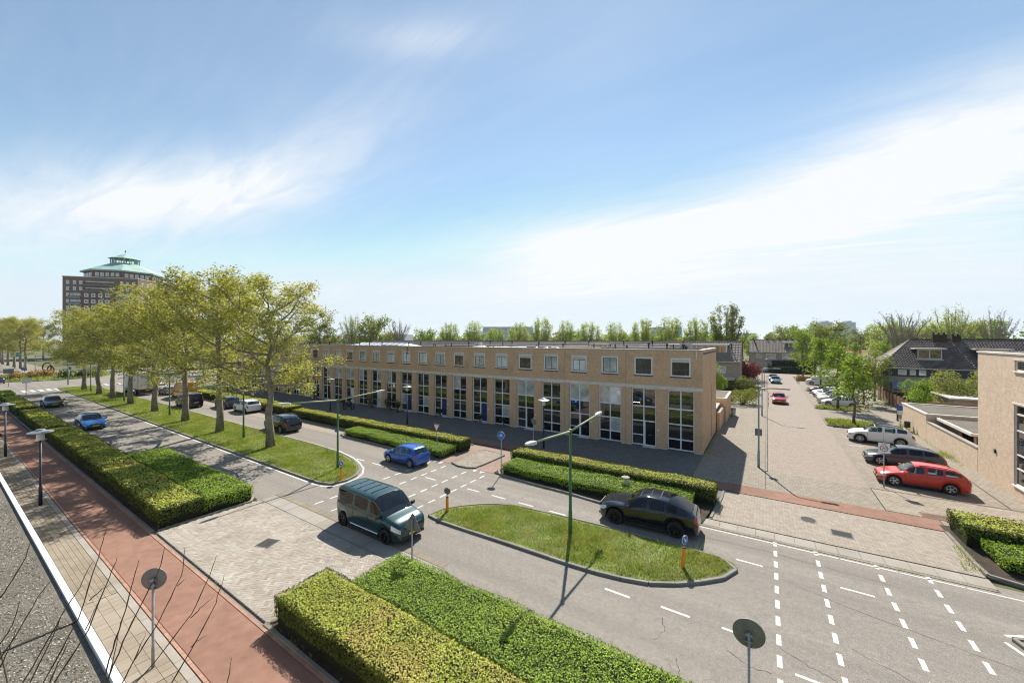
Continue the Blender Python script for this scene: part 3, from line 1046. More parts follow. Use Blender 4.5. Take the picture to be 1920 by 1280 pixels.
# cracks and iron covers
def crack(pts, w=.02):
    rng = random.Random(int(pts[0][0] * 100))
    P = []
    for a, b in zip(pts[:-1], pts[1:]):
        for k in range(6):
            t = k / 6
            P.append((a[0] + (b[0] - a[0]) * t + rng.uniform(-.04, .04), a[1] + (b[1] - a[1]) * t + rng.uniform(-.04, .04)))
    P.append(pts[-1])
    b = MB()
    vs = []
    for i, p in enumerate(P):
        ww = w * rng.uniform(.3, 1)
        q = P[min(i + 1, len(P) - 1)]; r = P[max(i - 1, 0)]
        tx, ty = q[0] - r[0], q[1] - r[1]
        l = math.hypot(tx, ty) or 1
        vs += [(p[0] - ty / l * ww, p[1] + tx / l * ww, .003), (p[0] + ty / l * ww, p[1] - tx / l * ww, .003)]
    b.add(vs, [(2 * i, 2 * i + 1, 2 * i + 3, 2 * i + 2) for i in range(len(P) - 1)])
    b.build('crack', M['crack'], road)


for c in ([(-2.9, 13.5), (-2.7, 12.9), (-2.9, 12.3)], [(-2.2, 12.0), (-2.0, 11.4), (-2.1, 10.9)], [(.3, 14.1), (1.0, 13.7), (1.4, 13.6), (1.9, 13.3), (2.9, 13.0)], [(-16.2, 20.6), (-15.9, 20.3), (-15.6, 20.2)],
          [(.6, 18.1), (2.2, 17.5), (5.2, 16.9), (7.5, 16.6)], [(-1, 13.1), (-.4, 12.8), (.1, 12.85)], [(2.1, 15.2), (3.2, 14.7), (4.4, 14.4)], [(-6, 20.1), (-3, 20.0), (0, 20.2), (4, 19.9)]):
    crack(c, .014)


def cover(x, y, label, sx=.62, sy=.62, rnd=False, mat='blackmat', z=.055, rz=0):
    t = thing('manhole_cover', label, 'manhole cover', (x, y, z), rz)
    if rnd:
        MB().lathe([(.0, .012), (.30, .012), (.30, 0)], 24).build('lid', M['crack'], t)
        MB().lathe([(.33, 0), (.33, .009), (.40, .009), (.40, 0)], 24).build('rim', M['signback'], t)
    else:
        b = MB()
        b.box(-sx / 2, sx / 2, -sy / 2, sy / 2, 0, .006)
        for k in range(6):
            b.box(-sx / 2 + .04, sx / 2 - .04, -sy / 2 + .05 + k * (sy - .1) / 6, -sy / 2 + .09 + k * (sy - .1) / 6, .006, .012)
        b.build('lid', M['crack'] if mat == 'blackmat' else M[mat], t)
        e = MB()
        for a in ((-sx / 2 - .05, sx / 2 + .05, -sy / 2 - .05, -sy / 2 - .01), (-sx / 2 - .05, sx / 2 + .05, sy / 2 + .01, sy / 2 + .05), (-sx / 2 - .05, -sx / 2 - .01, -sy / 2 - .01, sy / 2 + .01), (sx / 2 + .01, sx / 2 + .05, -sy / 2 - .01, sy / 2 + .01)):
            e.box(a[0], a[1], a[2], a[3], 0, .010)
        e.build('rim', M['signback'], t)


cover(-18.75, 8.55, 'dark square drain cover in the herringbone driveway between the hedges', rz=rad(20))
cover(1.75, 24.8, 'round iron manhole cover in the brick apron', rnd=True, z=.032)
cover(2.95, 23.85, 'rectangular dark drain grate in the brick apron', .75, .6, z=.032)
cover(7.3, 28.75, 'rusty brown rectangular cover in the pavement tiles behind the red cycle path', 1.1, .55, mat='woodbrown', z=.066)


# ---------------------------------------------------------------- terrace houses
def wall_holes(b, x0, x1, z0, z1, holes, y0, y1):
    """upright slab along X with rectangular holes (x0,x1,z0,z1)"""
    xs = sorted({x0, x1, *[h[0] for h in holes], *[h[1] for h in holes]})
    zs = sorted({z0, z1, *[h[2] for h in holes], *[h[3] for h in holes]})
    for a, c in zip(xs[:-1], xs[1:]):
        for d, e in zip(zs[:-1], zs[1:]):
            mx, mz = (a + c) / 2, (d + e) / 2
            if any(h[0] < mx < h[1] and h[2] < mz < h[3] for h in holes):
                continue
            b.box(a, c, y0, y1, d, e)
    return b


def frame(b, x0, x1, z0, z1, t, y0, y1, mull=(), trans=()):
    b.box(x0, x0 + t, y0, y1, z0, z1); b.box(x1 - t, x1, y0, y1, z0, z1)
    b.box(x0 + t, x1 - t, y0, y1, z0, z0 + t); b.box(x0 + t, x1 - t, y0, y1, z1 - t, z1)
    for m in mull:
        b.box(m - t / 2, m + t / 2, y0 + .006, y1 - .006, z0 + t, z1 - t)
    xs = [x0 + t] + [m for m in mull] + [x1 - t]
    for z in trans:
        for i in range(len(xs) - 1):
            b.box(xs[i] + (t / 2 if i else 0), xs[i + 1] - (t / 2 if i < len(xs) - 2 else 0), y0 + .003, y1 - .003, z - t / 2, z + t / 2)
    return b


PITCH = 2.965
ORD = ['', 'second', 'third', 'fourth', 'fifth', 'sixth', 'seventh', 'eighth', 'ninth', 'tenth', 'eleventh', 'twelfth', 'thirteenth', 'fourteenth', 'fifteenth', 'sixteenth']
doorc = ['black', 'black', 'black', 'blue', 'blue', 'blue', 'white', 'white', 'black', 'blue', 'black', 'white', 'black', 'blue', 'black']
YF = 34.0
rw = random.Random(11)
for k in range(15):
    xr = -4.27 - (0 if k == 0 else .175) - k * 2 * PITCH
    xl = -4.27 - .175 - (k + 1) * 2 * PITCH
    oc = (xl + xr) / 2
    lab = ('corner house of the tan brick terrace beside the side street, with a black door' if k == 0 else
           '%s terrace house from the parking street corner, with a %s front door' % (ORD[k], doorc[k]))
    H = thing('terrace_house', lab, 'terraced house', (oc, YF, 0), 0, 'tan brick terrace houses along the main road')
    c1, c2 = -5.9 - 2 * k * PITCH - oc, -5.9 - (2 * k + 1) * PITCH - oc
    a, b_ = xl - oc, xr - oc
    holes = [(c - .76, c + .76, 6.12, 7.66) for c in (c1, c2)]
    w_ = MB()
    wall_holes(w_, a + .010, b_ - .010, 5.31, 8.28, holes, 0, .30)
    w_.box(a + .010, b_ - .010, 9.6, 9.9, 0, 8.28)
    w_.box(a + .004, a + .2, .30, 9.6, 0, 8.2)
    if k == 0:
        for (y0, y1, z0, z1) in ((.30, 5.6, 0, 8.28), (6.2, 9.6, 0, 8.28), (5.6, 6.2, 5.0, 8.28), (5.6, 6.2, 0, .12)):
            w_.box(b_ - .3, b_ - .004, y0, y1, z0, z1)
        fr = MB()
        for (y0, y1, z0, z1) in ((5.6, 5.67, .12, 5.0), (6.13, 6.2, .12, 5.0), (5.67, 6.13, .12, .2), (5.67, 6.13, 4.92, 5.0), (5.67, 6.13, 1.9, 1.98), (5.67, 6.13, 3.4, 3.48)):
            fr.box(b_ - .14, b_ - .05, y0, y1, z0, z1)
        wf = fr.build('window', M['white'], H)
        MB().box(b_ - .11, b_ - .1, 5.67, 6.13, .2, 4.92).build('pane', M['pane_room'], wf)
        MB().tube([(b_ - .45, -.05, 8.25), (b_ - .45, -.05, 7.55)], .035, 8).build('drain_spout', M['white'], H)
    w_.build('wall', M['brick'], H)
    MB().box(a + .002, b_ - .002, .31, 9.59, 7.95, 8.12).build('roof', M['roofwhite'] if k in (2, 3) else M['roofgrey'], H)
    MB().box(a, b_, -.04, .33, 8.281, 8.36).build('coping', M['zinc'], H)
    MB().box(a, b_, 9.58, 9.94, 8.281, 8.36).build('coping', M['zinc'], H)
    if k == 0:
        MB().box(b_ - .32, b_ + .04, .331, 9.579, 8.281, 8.36).build('coping', M['zinc'], H)
    MB().box(a + .006, b_ - .006, -.035, .30, 5.04, 5.308).build('lintel_band', M['concrete'], H)
    # brick piers
    for i, (p0, p1) in enumerate(((a + .010, c2 - 1.04), (c2 + 1.04, c1 - 1.04), (c1 + 1.04, b_ - .010))):
        MB().box(p0, p1, .0, .5, 0, 5.038).build('brick_pier', M['brick'], H)
        MB().box(p0 - .02, p1 + .02, -.012, .52, -.02, .10).build('plinth', M['concrete'], H)
    for j, c in enumerate((c1, c2)):
        x0, x1 = c - 1.04, c + 1.04
        zt = (.98, 2.2, 3.45)
        fr = MB()
        door = j == 1
        frame(fr, x0 + .003, x1 - .003, .1, 5.03, .10, .17, .26, (c,), zt if not door else (2.2, 3.45))
        if door:
            fr.box(x0 + .08, c - .04, .173, .257, .94, 1.02)
            fr.box(c + .04, c + .13, .18, .25, .178, 2.16)
        bay = fr.build('bay_window', M['white'], H)
        for r, (z0, z1) in enumerate(((.14, zt[0]), (zt[0], zt[1]), (zt[1], zt[2]), (zt[2], 4.99))):
            for s_, (p0, p1) in enumerate(((x0 + .05, c), (c, x1 - .05))):
                if door and r < 2 and s_ == 1:
                    continue
                if r == 0:
                    mt = 'black' if (not door or rw.random() < .3) else 'pane_room'
                elif r == 2:
                    mt = 'pane_dark'
                elif r == 1:
                    mt = rw.choice(['pane_room', 'pane_net', 'pane_dark', 'pane_dark', 'pane_room', 'pane_room'])
                else:
                    mt = rw.choice(['pane_net', 'pane_room', 'pane_dark', 'pane_net', 'pane_room', 'pane_dark', 'pane_room'])
                if k == 0 and r in (1, 3):
                    mt = 'pane_room'
                if k == 1 and r == 3:
                    mt = 'pane_net' if s_ == 0 else ('pane_blind' if not door else 'pane_net')
                MB().box(p0 + .01, p1 - .01, .215, .225, z0 + .01, z1 - .01).build('pane', M[mt], bay)
        if door:
            dm = {'black': M['black'], 'blue': M['blueboard'], 'white': M['white']}[doorc[k]]
            D = MB().box(c + .132, x1 - .08, .19, .242, .12, 2.155)
            d = D.build('door', dm, H)
            MB().box(c + .36, x1 - .34, .175, .19, 1.0, 1.06).build('letterbox', M['chrome'], d)
            MB().box(c + .17, c + .20, .14, .19, 1.0, 1.2).build('handle', M['chrome'], d)
            MB().box(c - .02, x1 - .02, -.25, .16, -.02, .09).build('doorstep', M['concrete'], H)
            MB().box(x1 + .12, x1 + .26, -.03, 0, 1.5, 1.66).build('wall_lamp', M['white'], H)
        # upper window
        u0, u1 = c - .76, c + .76
        fr = frame(MB(), u0 + .002, u1 - .002, 6.14, 7.655, .11, .012, .13)
        uw = fr.build('window', M['white'], H)
        top = 7.54
        sh = rw.random()
        if sh < .5:
            MB().box(u0 + .112, u1 - .112, .03, .12, 7.30, 7.54).build('shutter_box', M['cream'], uw)
            top = 7.30
        frame(MB(), u0 + .112, u1 - .112, 6.252, top, .05, .06, .11, (c,)).build('sash', M['dkframe'], uw)
        pm = rw.choice(['pane_net', 'pane_blind', 'pane_amber', 'pane_net', 'pane_blind', 'pane_room'])
        if k == 0 and j == 0:
            pm = 'pane_dark'
        for (p0, p1) in ((u0 + .16, c - .025), (c + .025, u1 - .16)):
            MB().box(p0, p1, .082, .090, 6.30, top - .05).build('pane', M[pm], uw)
        MB().box(u0 - .03, u1 + .03, -.05, .01, 6.05, 6.135).build('sill', M['black'], uw)
        MB().box(u0 - .13, u1 + .13, -.05, -.003, 7.675, 7.74 + (.06 if sh > .7 else 0)).build('lintel', M['cream'], uw)
    for q in range(rw.randint(3, 5)):
        x, y = rw.uniform(a + .5, b_ - .5), rw.choice([.9, 1.4, 3, 4.5, 6])
        h = rw.uniform(.35, .75)
        p = MB().cyl((x, y, 8.1), .06, h, 10)
        if rw.random() < .4:
            p.cyl((x, y, 8.1 + h), .11, .14, 10)
        p.build('vent_pipe', M['blackmat'], H)
    if k % 2 == 0:
        MB().box(a + 1, b_ - 1.5, 1.2, 1.32, 8.12, 8.42).build('roof_rail', M['blackmat'], H)
    if k == 5 or k == 9:
        MB().box(c2 + .2, c2 + .27, -.06, -.005, 7.3, 8.3).build('drainpipe', M['blackmat'], H)

# things on the terrace roof
def air_con(x, y, z, label):
    t = thing('air_conditioner', label, 'air conditioner', (x, y, z))
    MB().box(-.45, .45, -.17, .17, .08, .72).build('casing', M['cream'], t)
    MB().lathe([(.0, -.185), (.25, -.185), (.27, -.175), (.27, -.17)], 20, (-.1, 0, .4), 'Y').build('fan_guard', M['signback'], t)
    g = MB()
    for i in range(7):
        g.box(-.36 + i * .08, -.345 + i * .08, -.195, -.187, .16, .64)
    for i in range(6):
        g.box(-.37, .16, -.199, -.196, .17 + i * .09, .182 + i * .09)
    g.build('grille', M['white'], t)
    for x_ in (-.3, .3):
        MB().box(x_ - .04, x_ + .04, -.19, .19, 0, .08).build('foot', M['blackmat'], t)
    return t


air_con(-5.8, 36.0, 8.12, 'cream air conditioning unit on the flat roof near the terrace corner')
air_con(-28.6, 36.3, 8.12, 'small grey air conditioning unit on the terrace roof above the blue doors')
# low glazed roof cap and foil sheets
t = thing('skylight', 'long low pale skylight on the terrace roof next to the big plane tree', 'skylight', (-47, 37, 8.12))
MB().add([(-6, -2, 0), (7, -2, 0), (7, 2, 0), (-6, 2, 0), (-4.6, 0, .62), (5.5, 0, .55)], [(0, 1, 5, 4), (1, 2, 5), (2, 3, 4, 5), (3, 0, 4)]).build('glazing', M['roofwhite'], t)
fr = MB()
for i in range(9):
    x = -4.6 + i * 1.25
    fr.tube([(x, -2.02, .0), (x, 0, .63)], .03, 5)
fr.build('glazing_bar', M['zinc'], t)
rng = np.random.default_rng(5)
for (x, lab) in ((-20.5, 'crumpled white roof foil on the terrace roof left of the black vent caps'), (-26.3, 'silvery roof foil lying rumpled towards the small air conditioner')):
    n = 14
    vs = []
    for j in range(6):
        for i in range(n):
            vs.append((i * .42 - 2.9, j * .5 + .45, .05 + float(rng.uniform(0, .28)) * (1 if 0 < i < n - 1 and 0 < j < 5 else .1)))
    fs = [(j * n + i, j * n + i + 1, (j + 1) * n + i + 1, (j + 1) * n + i) for j in range(5) for i in range(n - 1)]
    o = MB().add(vs, fs).build('roof_foil', M['roofwhite'], None, True, (x, 34.2, 8.12))
    tag(o, lab, 'foil')


# ---------------------------------------------------------------- vehicles
def pchip(xs, ys):
    xs, ys = np.array(xs, float), np.array(ys, float)
    h = np.diff(xs); d = np.diff(ys) / h
    m = np.zeros(len(xs))
    m[0], m[-1] = d[0], d[-1]
    for i in range(1, len(xs) - 1):
        m[i] = 0 if d[i - 1] * d[i] <= 0 else 2 * d[i - 1] * d[i] / (d[i - 1] + d[i])

    def f(x):
        x = min(max(x, xs[0]), xs[-1])
        i = int(min(np.searchsorted(xs, x, side='right') - 1, len(xs) - 2))
        t = (x - xs[i]) / h[i]
        return float((2 * t**3 - 3 * t**2 + 1) * ys[i] + (t**3 - 2 * t**2 + t) * h[i] * m[i] + (-2 * t**3 + 3 * t**2) * ys[i + 1] + (t**3 - t**2) * h[i] * m[i + 1])
    return f


WID = [(0, .60), (.012, .76), (.035, .88), (.08, .955), (.16, .99), (.3, 1), (.75, 1), (.88, .97), (.955, .91), (.985, .84), (1, .74)]
KINDS = {
    'hatch': dict(L=3.9, W=1.72, H=1.48, wb=2.48, fo=.78, wr=.31, top=[(0, .58), (.02, .70), (.07, .80), (.16, .88), (.255, .95), (.44, 1.42), (.56, 1.48), (.80, 1.43), (.88, 1.36), (.97, 1.0), (.99, .86), (1, .7)],
                  belt=[(0, .50), (.02, .62), (.07, .70), (.25, .87), (.6, .92), (.88, .98), (.97, .92), (.99, .80), (1, .62)], cowl=.26, wtop=.44, rtop=.885, rbot=.965, win=[(.33, .545), (.575, .73), (.75, .85)]),
    'estate': dict(L=4.45, W=1.78, H=1.46, wb=2.64, fo=.86, wr=.32, top=[(0, .56), (.02, .68), (.07, .77), (.15, .86), (.26, .94), (.42, 1.40), (.54, 1.46), (.70, 1.445), (.82, 1.39), (.885, 1.31), (.968, 1.02), (.99, .88), (1, .72)],
                   belt=[(0, .48), (.02, .60), (.07, .68), (.26, .87), (.6, .96), (.88, 1.05), (.968, .95), (.99, .82), (1, .62)], cowl=.265, wtop=.42, rtop=.885, rbot=.968, win=[(.325, .525), (.55, .71), (.73, .895)]),
    'suv': dict(L=4.58, W=1.86, H=1.66, wb=2.71, fo=.90, wr=.36, top=[(0, .68), (.02, .84), (.07, .95), (.15, 1.03), (.255, 1.10), (.42, 1.58), (.54, 1.66), (.72, 1.63), (.82, 1.56), (.88, 1.47), (.965, 1.15), (.99, .98), (1, .8)],
                belt=[(0, .58), (.02, .74), (.07, .84), (.25, 1.02), (.6, 1.06), (.88, 1.15), (.97, 1.06), (.99, .92), (1, .72)], cowl=.26, wtop=.42, rtop=.89, rbot=.965, win=[(.32, .535), (.56, .72), (.74, .88)]),
    'coupe': dict(L=4.90, W=1.93, H=1.60, wb=2.93, fo=.92, wr=.38, top=[(0, .66), (.015, .82), (.05, .92), (.13, 1.0), (.27, 1.06), (.43, 1.52), (.53, 1.60), (.64, 1.585), (.76, 1.49), (.87, 1.31), (.945, 1.15), (.972, 1.09), (.988, .95), (1, .8)],
                  belt=[(0, .56), (.015, .70), (.05, .80), (.27, .98), (.6, 1.03), (.8, 1.08), (.945, 1.08), (.972, 1.03), (.988, .88), (1, .7)], cowl=.275, wtop=.43, rtop=.72, rbot=.94, win=[(.335, .515), (.535, .685), (.70, .80)]),
    'sedan': dict(L=4.66, W=1.81, H=1.45, wb=2.73, fo=.98, wr=.32, top=[(0, .54), (.02, .64), (.07, .73), (.16, .83), (.28, .92), (.43, 1.39), (.54, 1.45), (.68, 1.42), (.76, 1.33), (.88, 1.04), (.96, 1.0), (.985, .88), (1, .7)],
                  belt=[(0, .46), (.02, .57), (.07, .64), (.28, .85), (.6, .90), (.88, .96), (.96, .93), (.985, .8), (1, .6)], cowl=.285, wtop=.43, rtop=.76, rbot=.88, win=[(.34, .525), (.55, .70), (.715, .79)]),
    'mpv': dict(L=4.76, W=1.90, H=1.90, wb=3.2, fo=.87, wr=.34, top=[(0, .70), (.015, .86), (.05, 1.0), (.10, 1.08), (.195, 1.18), (.37, 1.80), (.46, 1.88), (.9, 1.89), (.955, 1.86), (.985, 1.74), (1, 1.55)],
                belt=[(0, .60), (.015, .76), (.05, .88), (.19, 1.06), (.4, 1.13), (.9, 1.16), (.97, 1.13), (.985, 1.08), (1, 1.0)], cowl=.195, wtop=.37, rtop=.965, rbot=.985, win=[(.25, .415), (.445, .66), (.68, .93)]),
    'van': dict(L=5.0, W=1.95, H=2.0, wb=3.1, fo=.95, wr=.34, top=[(0, .72), (.015, .90), (.05, 1.05), (.10, 1.14), (.18, 1.24), (.34, 1.86), (.43, 1.96), (.9, 1.98), (.975, 1.96), (.992, 1.88), (1, 1.75)],
                belt=[(0, .62), (.015, .8), (.05, .92), (.18, 1.1), (.4, 1.16), (.9, 1.18), (.975, 1.16), (.992, 1.13), (1, 1.06)], cowl=.18, wtop=.34, rtop=.985, rbot=.992, win=[(.235, .385)]),
    'hivan': dict(L=5.5, W=2.02, H=2.6, wb=3.4, fo=.98, wr=.35, top=[(0, .80), (.015, 1.0), (.05, 1.14), (.10, 1.22), (.17, 1.34), (.31, 2.2), (.38, 2.5), (.5, 2.6), (.95, 2.6), (.985, 2.55), (.994, 2.48), (1, 2.35)],
                  belt=[(0, .68), (.015, .86), (.05, 1.0), (.17, 1.2), (.4, 1.3), (.9, 1.32), (.985, 1.3), (.994, 1.28), (1, 1.2)], cowl=.17, wtop=.30, rtop=.992, rbot=.994, win=[(.215, .35)]),
}
WHEELS = {}


def soft(o):
    m_ = o.modifiers.new('smooth', 'SUBSURF')
    m_.levels = m_.render_levels = 1
    m_.boundary_smooth = 'ALL'


def wheel_meshes(r, w, style):
    key = (round(r, 2), style)
    if key in WHEELS:
        return WHEELS[key]
    ri = r * .68
    h = w / 2
    ty = MB().lathe([(ri, -h * .9), (r * .9, -h), (r * .985, -h * .8), (r, -h * .3), (r, h * .3), (r * .985, h * .8), (r * .9, h), (ri, h * .9), (ri * .97, h * .3), (ri * .97, -h * .3), (ri, -h * .9)], 24, axis='Y').mesh('tyre', M['tyre'], 40)
    rm = MB()
    rm.lathe([(ri, h * .9), (ri * .93, h * .95), (ri * .90, h * .6), (ri * .90, -h * .8)], 24, axis='Y')
    rm.lathe([(0.001, h * .25), (ri * .9, h * .05)], 16, axis='Y') if style == 'cap' else None
    n = 5 if style != 'multi' else 10
    for k in range(n):
        a = 2 * PI * k / n
        wd = .16 if n == 5 else .07
        c, s = math.cos(a), math.sin(a)
        P = []
        for (rr, hw, yy) in ((ri * .12, wd * .75, .62), (ri * .92, wd, .86)):
            for q in (-1, 1):
                P.append((c * rr - s * q * hw * ri, yy * h, s * rr + c * q * hw * ri))
                P.append((c * rr - s * q * hw * ri, yy * h - .035, s * rr + c * q * hw * ri))
        rm.add(P, [(0, 4, 6, 2), (0, 1, 5, 4), (2, 6, 7, 3), (1, 3, 7, 5)])
    rm.lathe([(.001, h * .78), (ri * .2, h * .72), (ri * .2, h * .3)], 12, axis='Y')
    hub = MB().lathe([(.001, h * .0), (ri * .88, -h * .1)], 20, axis='Y').mesh('brake_disc', M['blackmat'])
    WHEELS[key] = (ty, rm, hub)
    return WHEELS[key]


def car(name, label, cat, kind, paint, loc, rz, group=None, rim='alloy', glass='glass', detail=2, rails=False, roofglass=False, arch=False, scale=1.0, dark_roof=None, style='five', rearwin=True, lx=1.0):
    s = dict(KINDS[kind])
    L_, W_, H_ = s['L'] * lx, s['W'] / 2, s['H']
    wr, wb, fo = s['wr'], s['wb'] * lx, s['fo'] * lx
    ft, fb, fw = pchip(*zip(*s['top'])), pchip(*zip(*s['belt'])), pchip(*zip(*WID))
    t = thing(name, label, cat, loc, rz, group)
    if scale != 1:
        t.scale = (scale,) * 3
    ax = (fo, fo + wb)
    ra = wr * 1.15
    xs = set([0, .012, .03, .06, .1, .15, .2, .97, .985, 1, s['cowl'], s['wtop'], s['rtop'], s['rbot']])
    for i in range(17):
        xs.add(.2 + i * .0475)
    for w0, w1 in s['win']:
        xs |= {w0, w1}
    for a in ax:
        for q in (-1, -.92, -.72, -.4, 0, .4, .72, .92, 1):
            xs.add((a + q * ra) / L_)
    xs = sorted(x for x in xs if 0 <= x <= 1)
    xs = [x for i, x in enumerate(xs) if i == 0 or x - xs[i - 1] > .0035]
    boxy = kind in ('van', 'hivan', 'mpv')
    re_ = .86 if boxy else .73

    def sec(x):
        X = x * L_
        w, b, tp = W_ * fw(x), fb(x), ft(x)
        zb = .20 + .07 * max(0, 1 - x / .06) + .1 * max(0, (x - .93) / .07)
        zl = zb
        for a in ax:
            if abs(X - a) < ra:
                zl = max(zl, wr + math.sqrt(max(0, ra * ra - (X - a) ** 2)) * 1.0)
        zl = min(zl, b - .03)
        h = max(tp - b, .015)
        k = min(1.0, h / .3)
        p = [(w * .93, zl), (w * .985, zl + (b - zl) * .35), (w * 1.0, zl + (b - zl) * .68), (w * .985, b - .035), (w * .955, b)]
        y5 = w * (.945 if k > .5 else .93)
        ye = w * (re_ if k > .6 else .80 - (.80 - re_) * k / .6)
        z5, z6 = b + h * .08, b + h * (.90 if k > .5 else .72)
        p += [(y5, z5), (y5 + (ye - y5) * .86, z5 + (z6 - z5) * .86), (ye, z6), (ye * .72, b + h * (.975 if k > .5 else .93)), (0, tp)]
        return p

    def pt(x, tt):
        P = sec(x)
        i = min(int(tt), 8)
        f = tt - i
        return (L_ / 2 - x * L_, P[i][0] + (P[i + 1][0] - P[i][0]) * f, P[i][1] + (P[i + 1][1] - P[i][1]) * f)
    S = [sec(x) for x in xs]
    n = len(xs)
    parts = {'body': ([], []), 'windscreen': ([], []), 'rear_window': ([], []), 'sl': ([], []), 'sr': ([], [])}
    idx = {k: {} for k in parts}

    def vert(part, i, j, side):
        d = idx[part]
        key = (i, j, side if j < 9 else 0)
        if key not in d:
            d[key] = len(parts[part][0])
            y, z = S[i][j]
            parts[part][0].append((L_ / 2 - xs[i] * L_, y * side, z))
        return d[key]
    for i in range(n - 1):
        xm = (xs[i] + xs[i + 1]) / 2
        for j in range(9):
            for side in (1, -1):
                part = 'body'
                if j >= 7 and s['cowl'] < xm < s['wtop']:
                    part = 'windscreen'
                elif j >= 7 and s['rtop'] < xm < s['rbot'] and not boxy:
                    part = 'rear_window'
                elif j == 5 and any(a < xm < b for a, b in s['win']):
                    part = 'sl' if side > 0 else 'sr'
                f = (vert(part, i, j, side), vert(part, i, j + 1, side), vert(part, i + 1, j + 1, side), vert(part, i + 1, j, side))
                f = f if side < 0 else f[::-1]
                f = tuple(dict.fromkeys(f))
                if len(f) > 2:
                    parts[part][1].append(f)
    for i, rev in ((0, False), (n - 1, True)):
        loop = [vert('body', i, j, 1) for j in range(10)] + [vert('body', i, j, -1) for j in range(8, -1, -1)]
        parts['body'][1].append(tuple(loop if not rev else loop[::-1]))
    mb = MB(); mb.v, mb.f = parts['body']
    ob = mb.build('body', paint, t, True)
    soft(ob)
    for k, nm, mt in (('windscreen', 'windscreen', 'glass'), ('rear_window', 'rear_window', glass), ('sl', 'side_window', glass), ('sr', 'side_window', glass)):
        if parts[k][1]:
            mb = MB(); mb.v, mb.f = parts[k]
            soft(mb.build(nm, M[mt], t, True))
    # under-body and cabin
    ub = MB().box(-L_ / 2 + .15, L_ / 2 - .2, -W_ * .70, W_ * .70, .2, fb(.5) - .3)
    ub.build('underbody', M['blackmat'], t)
    X = lambda x: L_ / 2 - x * L_
    cab = MB()
    bb = fb(.45)
    cab.box(X(s['rbot'] if not boxy else .97), X(.5), -W_ * .8, W_ * .8, bb - .28, bb - .12)
    for sy in (-.42, .42):
        x0 = X(.5)
        cab.obox((x0, sy * W_, bb - .02), (.16, W_ * .52, .62), 0, -.18)
        cab.obox((x0 - .09, sy * W_, bb + .33), (.10, W_ * .26, .16), 0, -.18)
        x1 = X(.72)
        cab.obox((x1, sy * W_, bb - .02), (.16, W_ * .6, .5), 0, -.18)
    cab.build('seats', M['seat'], t, None)
    d = MB()
    x0, x1 = X(s['cowl'] + .012), X(s['wtop'] - .03)
    d.add([(x0, -W_ * .78, bb - .02), (x0, W_ * .78, bb - .02), (x1, W_ * .8, bb - .04), (x1, -W_ * .8, bb - .04), (x1, -W_ * .8, bb - .3), (x1, W_ * .8, bb - .3)], [(0, 1, 2, 3), (3, 2, 5, 4)])
    d.build('dashboard', M['dash'], t)
    # wheels
    ty, rm, hub = wheel_meshes(wr, .21, style)
    rmat = M['rim'] if rim == 'alloy' else M['rimdark']
    for a in ax:
        for side in (1, -1):
            o = link('wheel', ty, t, (L_ / 2 - a, side * (W_ - .125), wr), 0 if side > 0 else PI)
            r_ = link('rim', rm_mesh(rm, rmat, (round(wr, 2), style, rim)), o)
            link('brake_disc', hub, o)
    # lamps, plates, mirrors

    def patch(nm, mat, x0, x1, t0, t1, off=.008, side=1, nx=4, ny=3):
        b = MB()
        vs = []
        for q in range(nx + 1):
            for r in range(ny + 1):
                x = x0 + (x1 - x0) * q / nx
                p = Vector(pt(x, t0 + (t1 - t0) * r / ny))
                c = Vector((p.x * .985, 0, min(p.z, .8)))
                dd = (p - Vector((p.x * .8, 0, p.z - .12))).normalized()
                p += dd * off
                vs.append((p.x, p.y * side, p.z))
        fs = []
        for q in range(nx):
            for r in range(ny):
                f = (q * (ny + 1) + r, q * (ny + 1) + r + 1, (q + 1) * (ny + 1) + r + 1, (q + 1) * (ny + 1) + r)
                fs.append(f if side < 0 else f[::-1])
        return b.add(vs, fs).build(nm, mat, t, True)
    for side in (1, -1):
        patch('headlight', M['headlamp'], .010, .095, 2.15, 3.9, .010, side)
        if boxy:
            patch('tail_light', M['tail'], .975, .9985, 2.4, 5.5, .012, side)
        else:
            patch('tail_light', M['tail'], .945 if kind != 'coupe' else .955, .996, 2.1, 3.8, .010, side)
        m_ = MB().obox((X(s['cowl'] + .055), side * (W_ + .09), bb + .04), (.11, .20, .14), side * .2)
        m_.build('mirror', paint if detail > 1 else M['blackmat'], t)
    pl = MB().obox((L_ / 2 + .012, 0, .47), (.02, .52, .115))
    pl.build('number_plate', M['plate'], t)
    pr = MB().obox((-L_ / 2 + (.0 if boxy else .055), 0, .74 if kind not in ('coupe',) else .78), (.02, .52, .115))
    pr.build('number_plate', M['plate'], t)
    gz = fb(.02)
    MB().obox((L_ / 2 - .004, 0, gz - .02), (.03, W_ * .95, .13)).build('grille', M['blackmat'], t)
    MB().obox((L_ / 2 - .03, 0, .34), (.09, W_ * 1.35, .12)).build('lower_grille', M['blackmat'], t)
    MB().obox((-L_ / 2 + .075, 0, .36), (.10, W_ * 1.3, .14)).build('rear_bumper', M['blackmat'], t)
    if boxy and rearwin:
        z0, z1 = fb(.95) + .1, ft(.95) - .16
        MB().box(-L_ / 2 - .006 + .02, -L_ / 2 + .03, -W_ * .62, W_ * .62, z0, z1).build('rear_window', M['glassdark'], t)
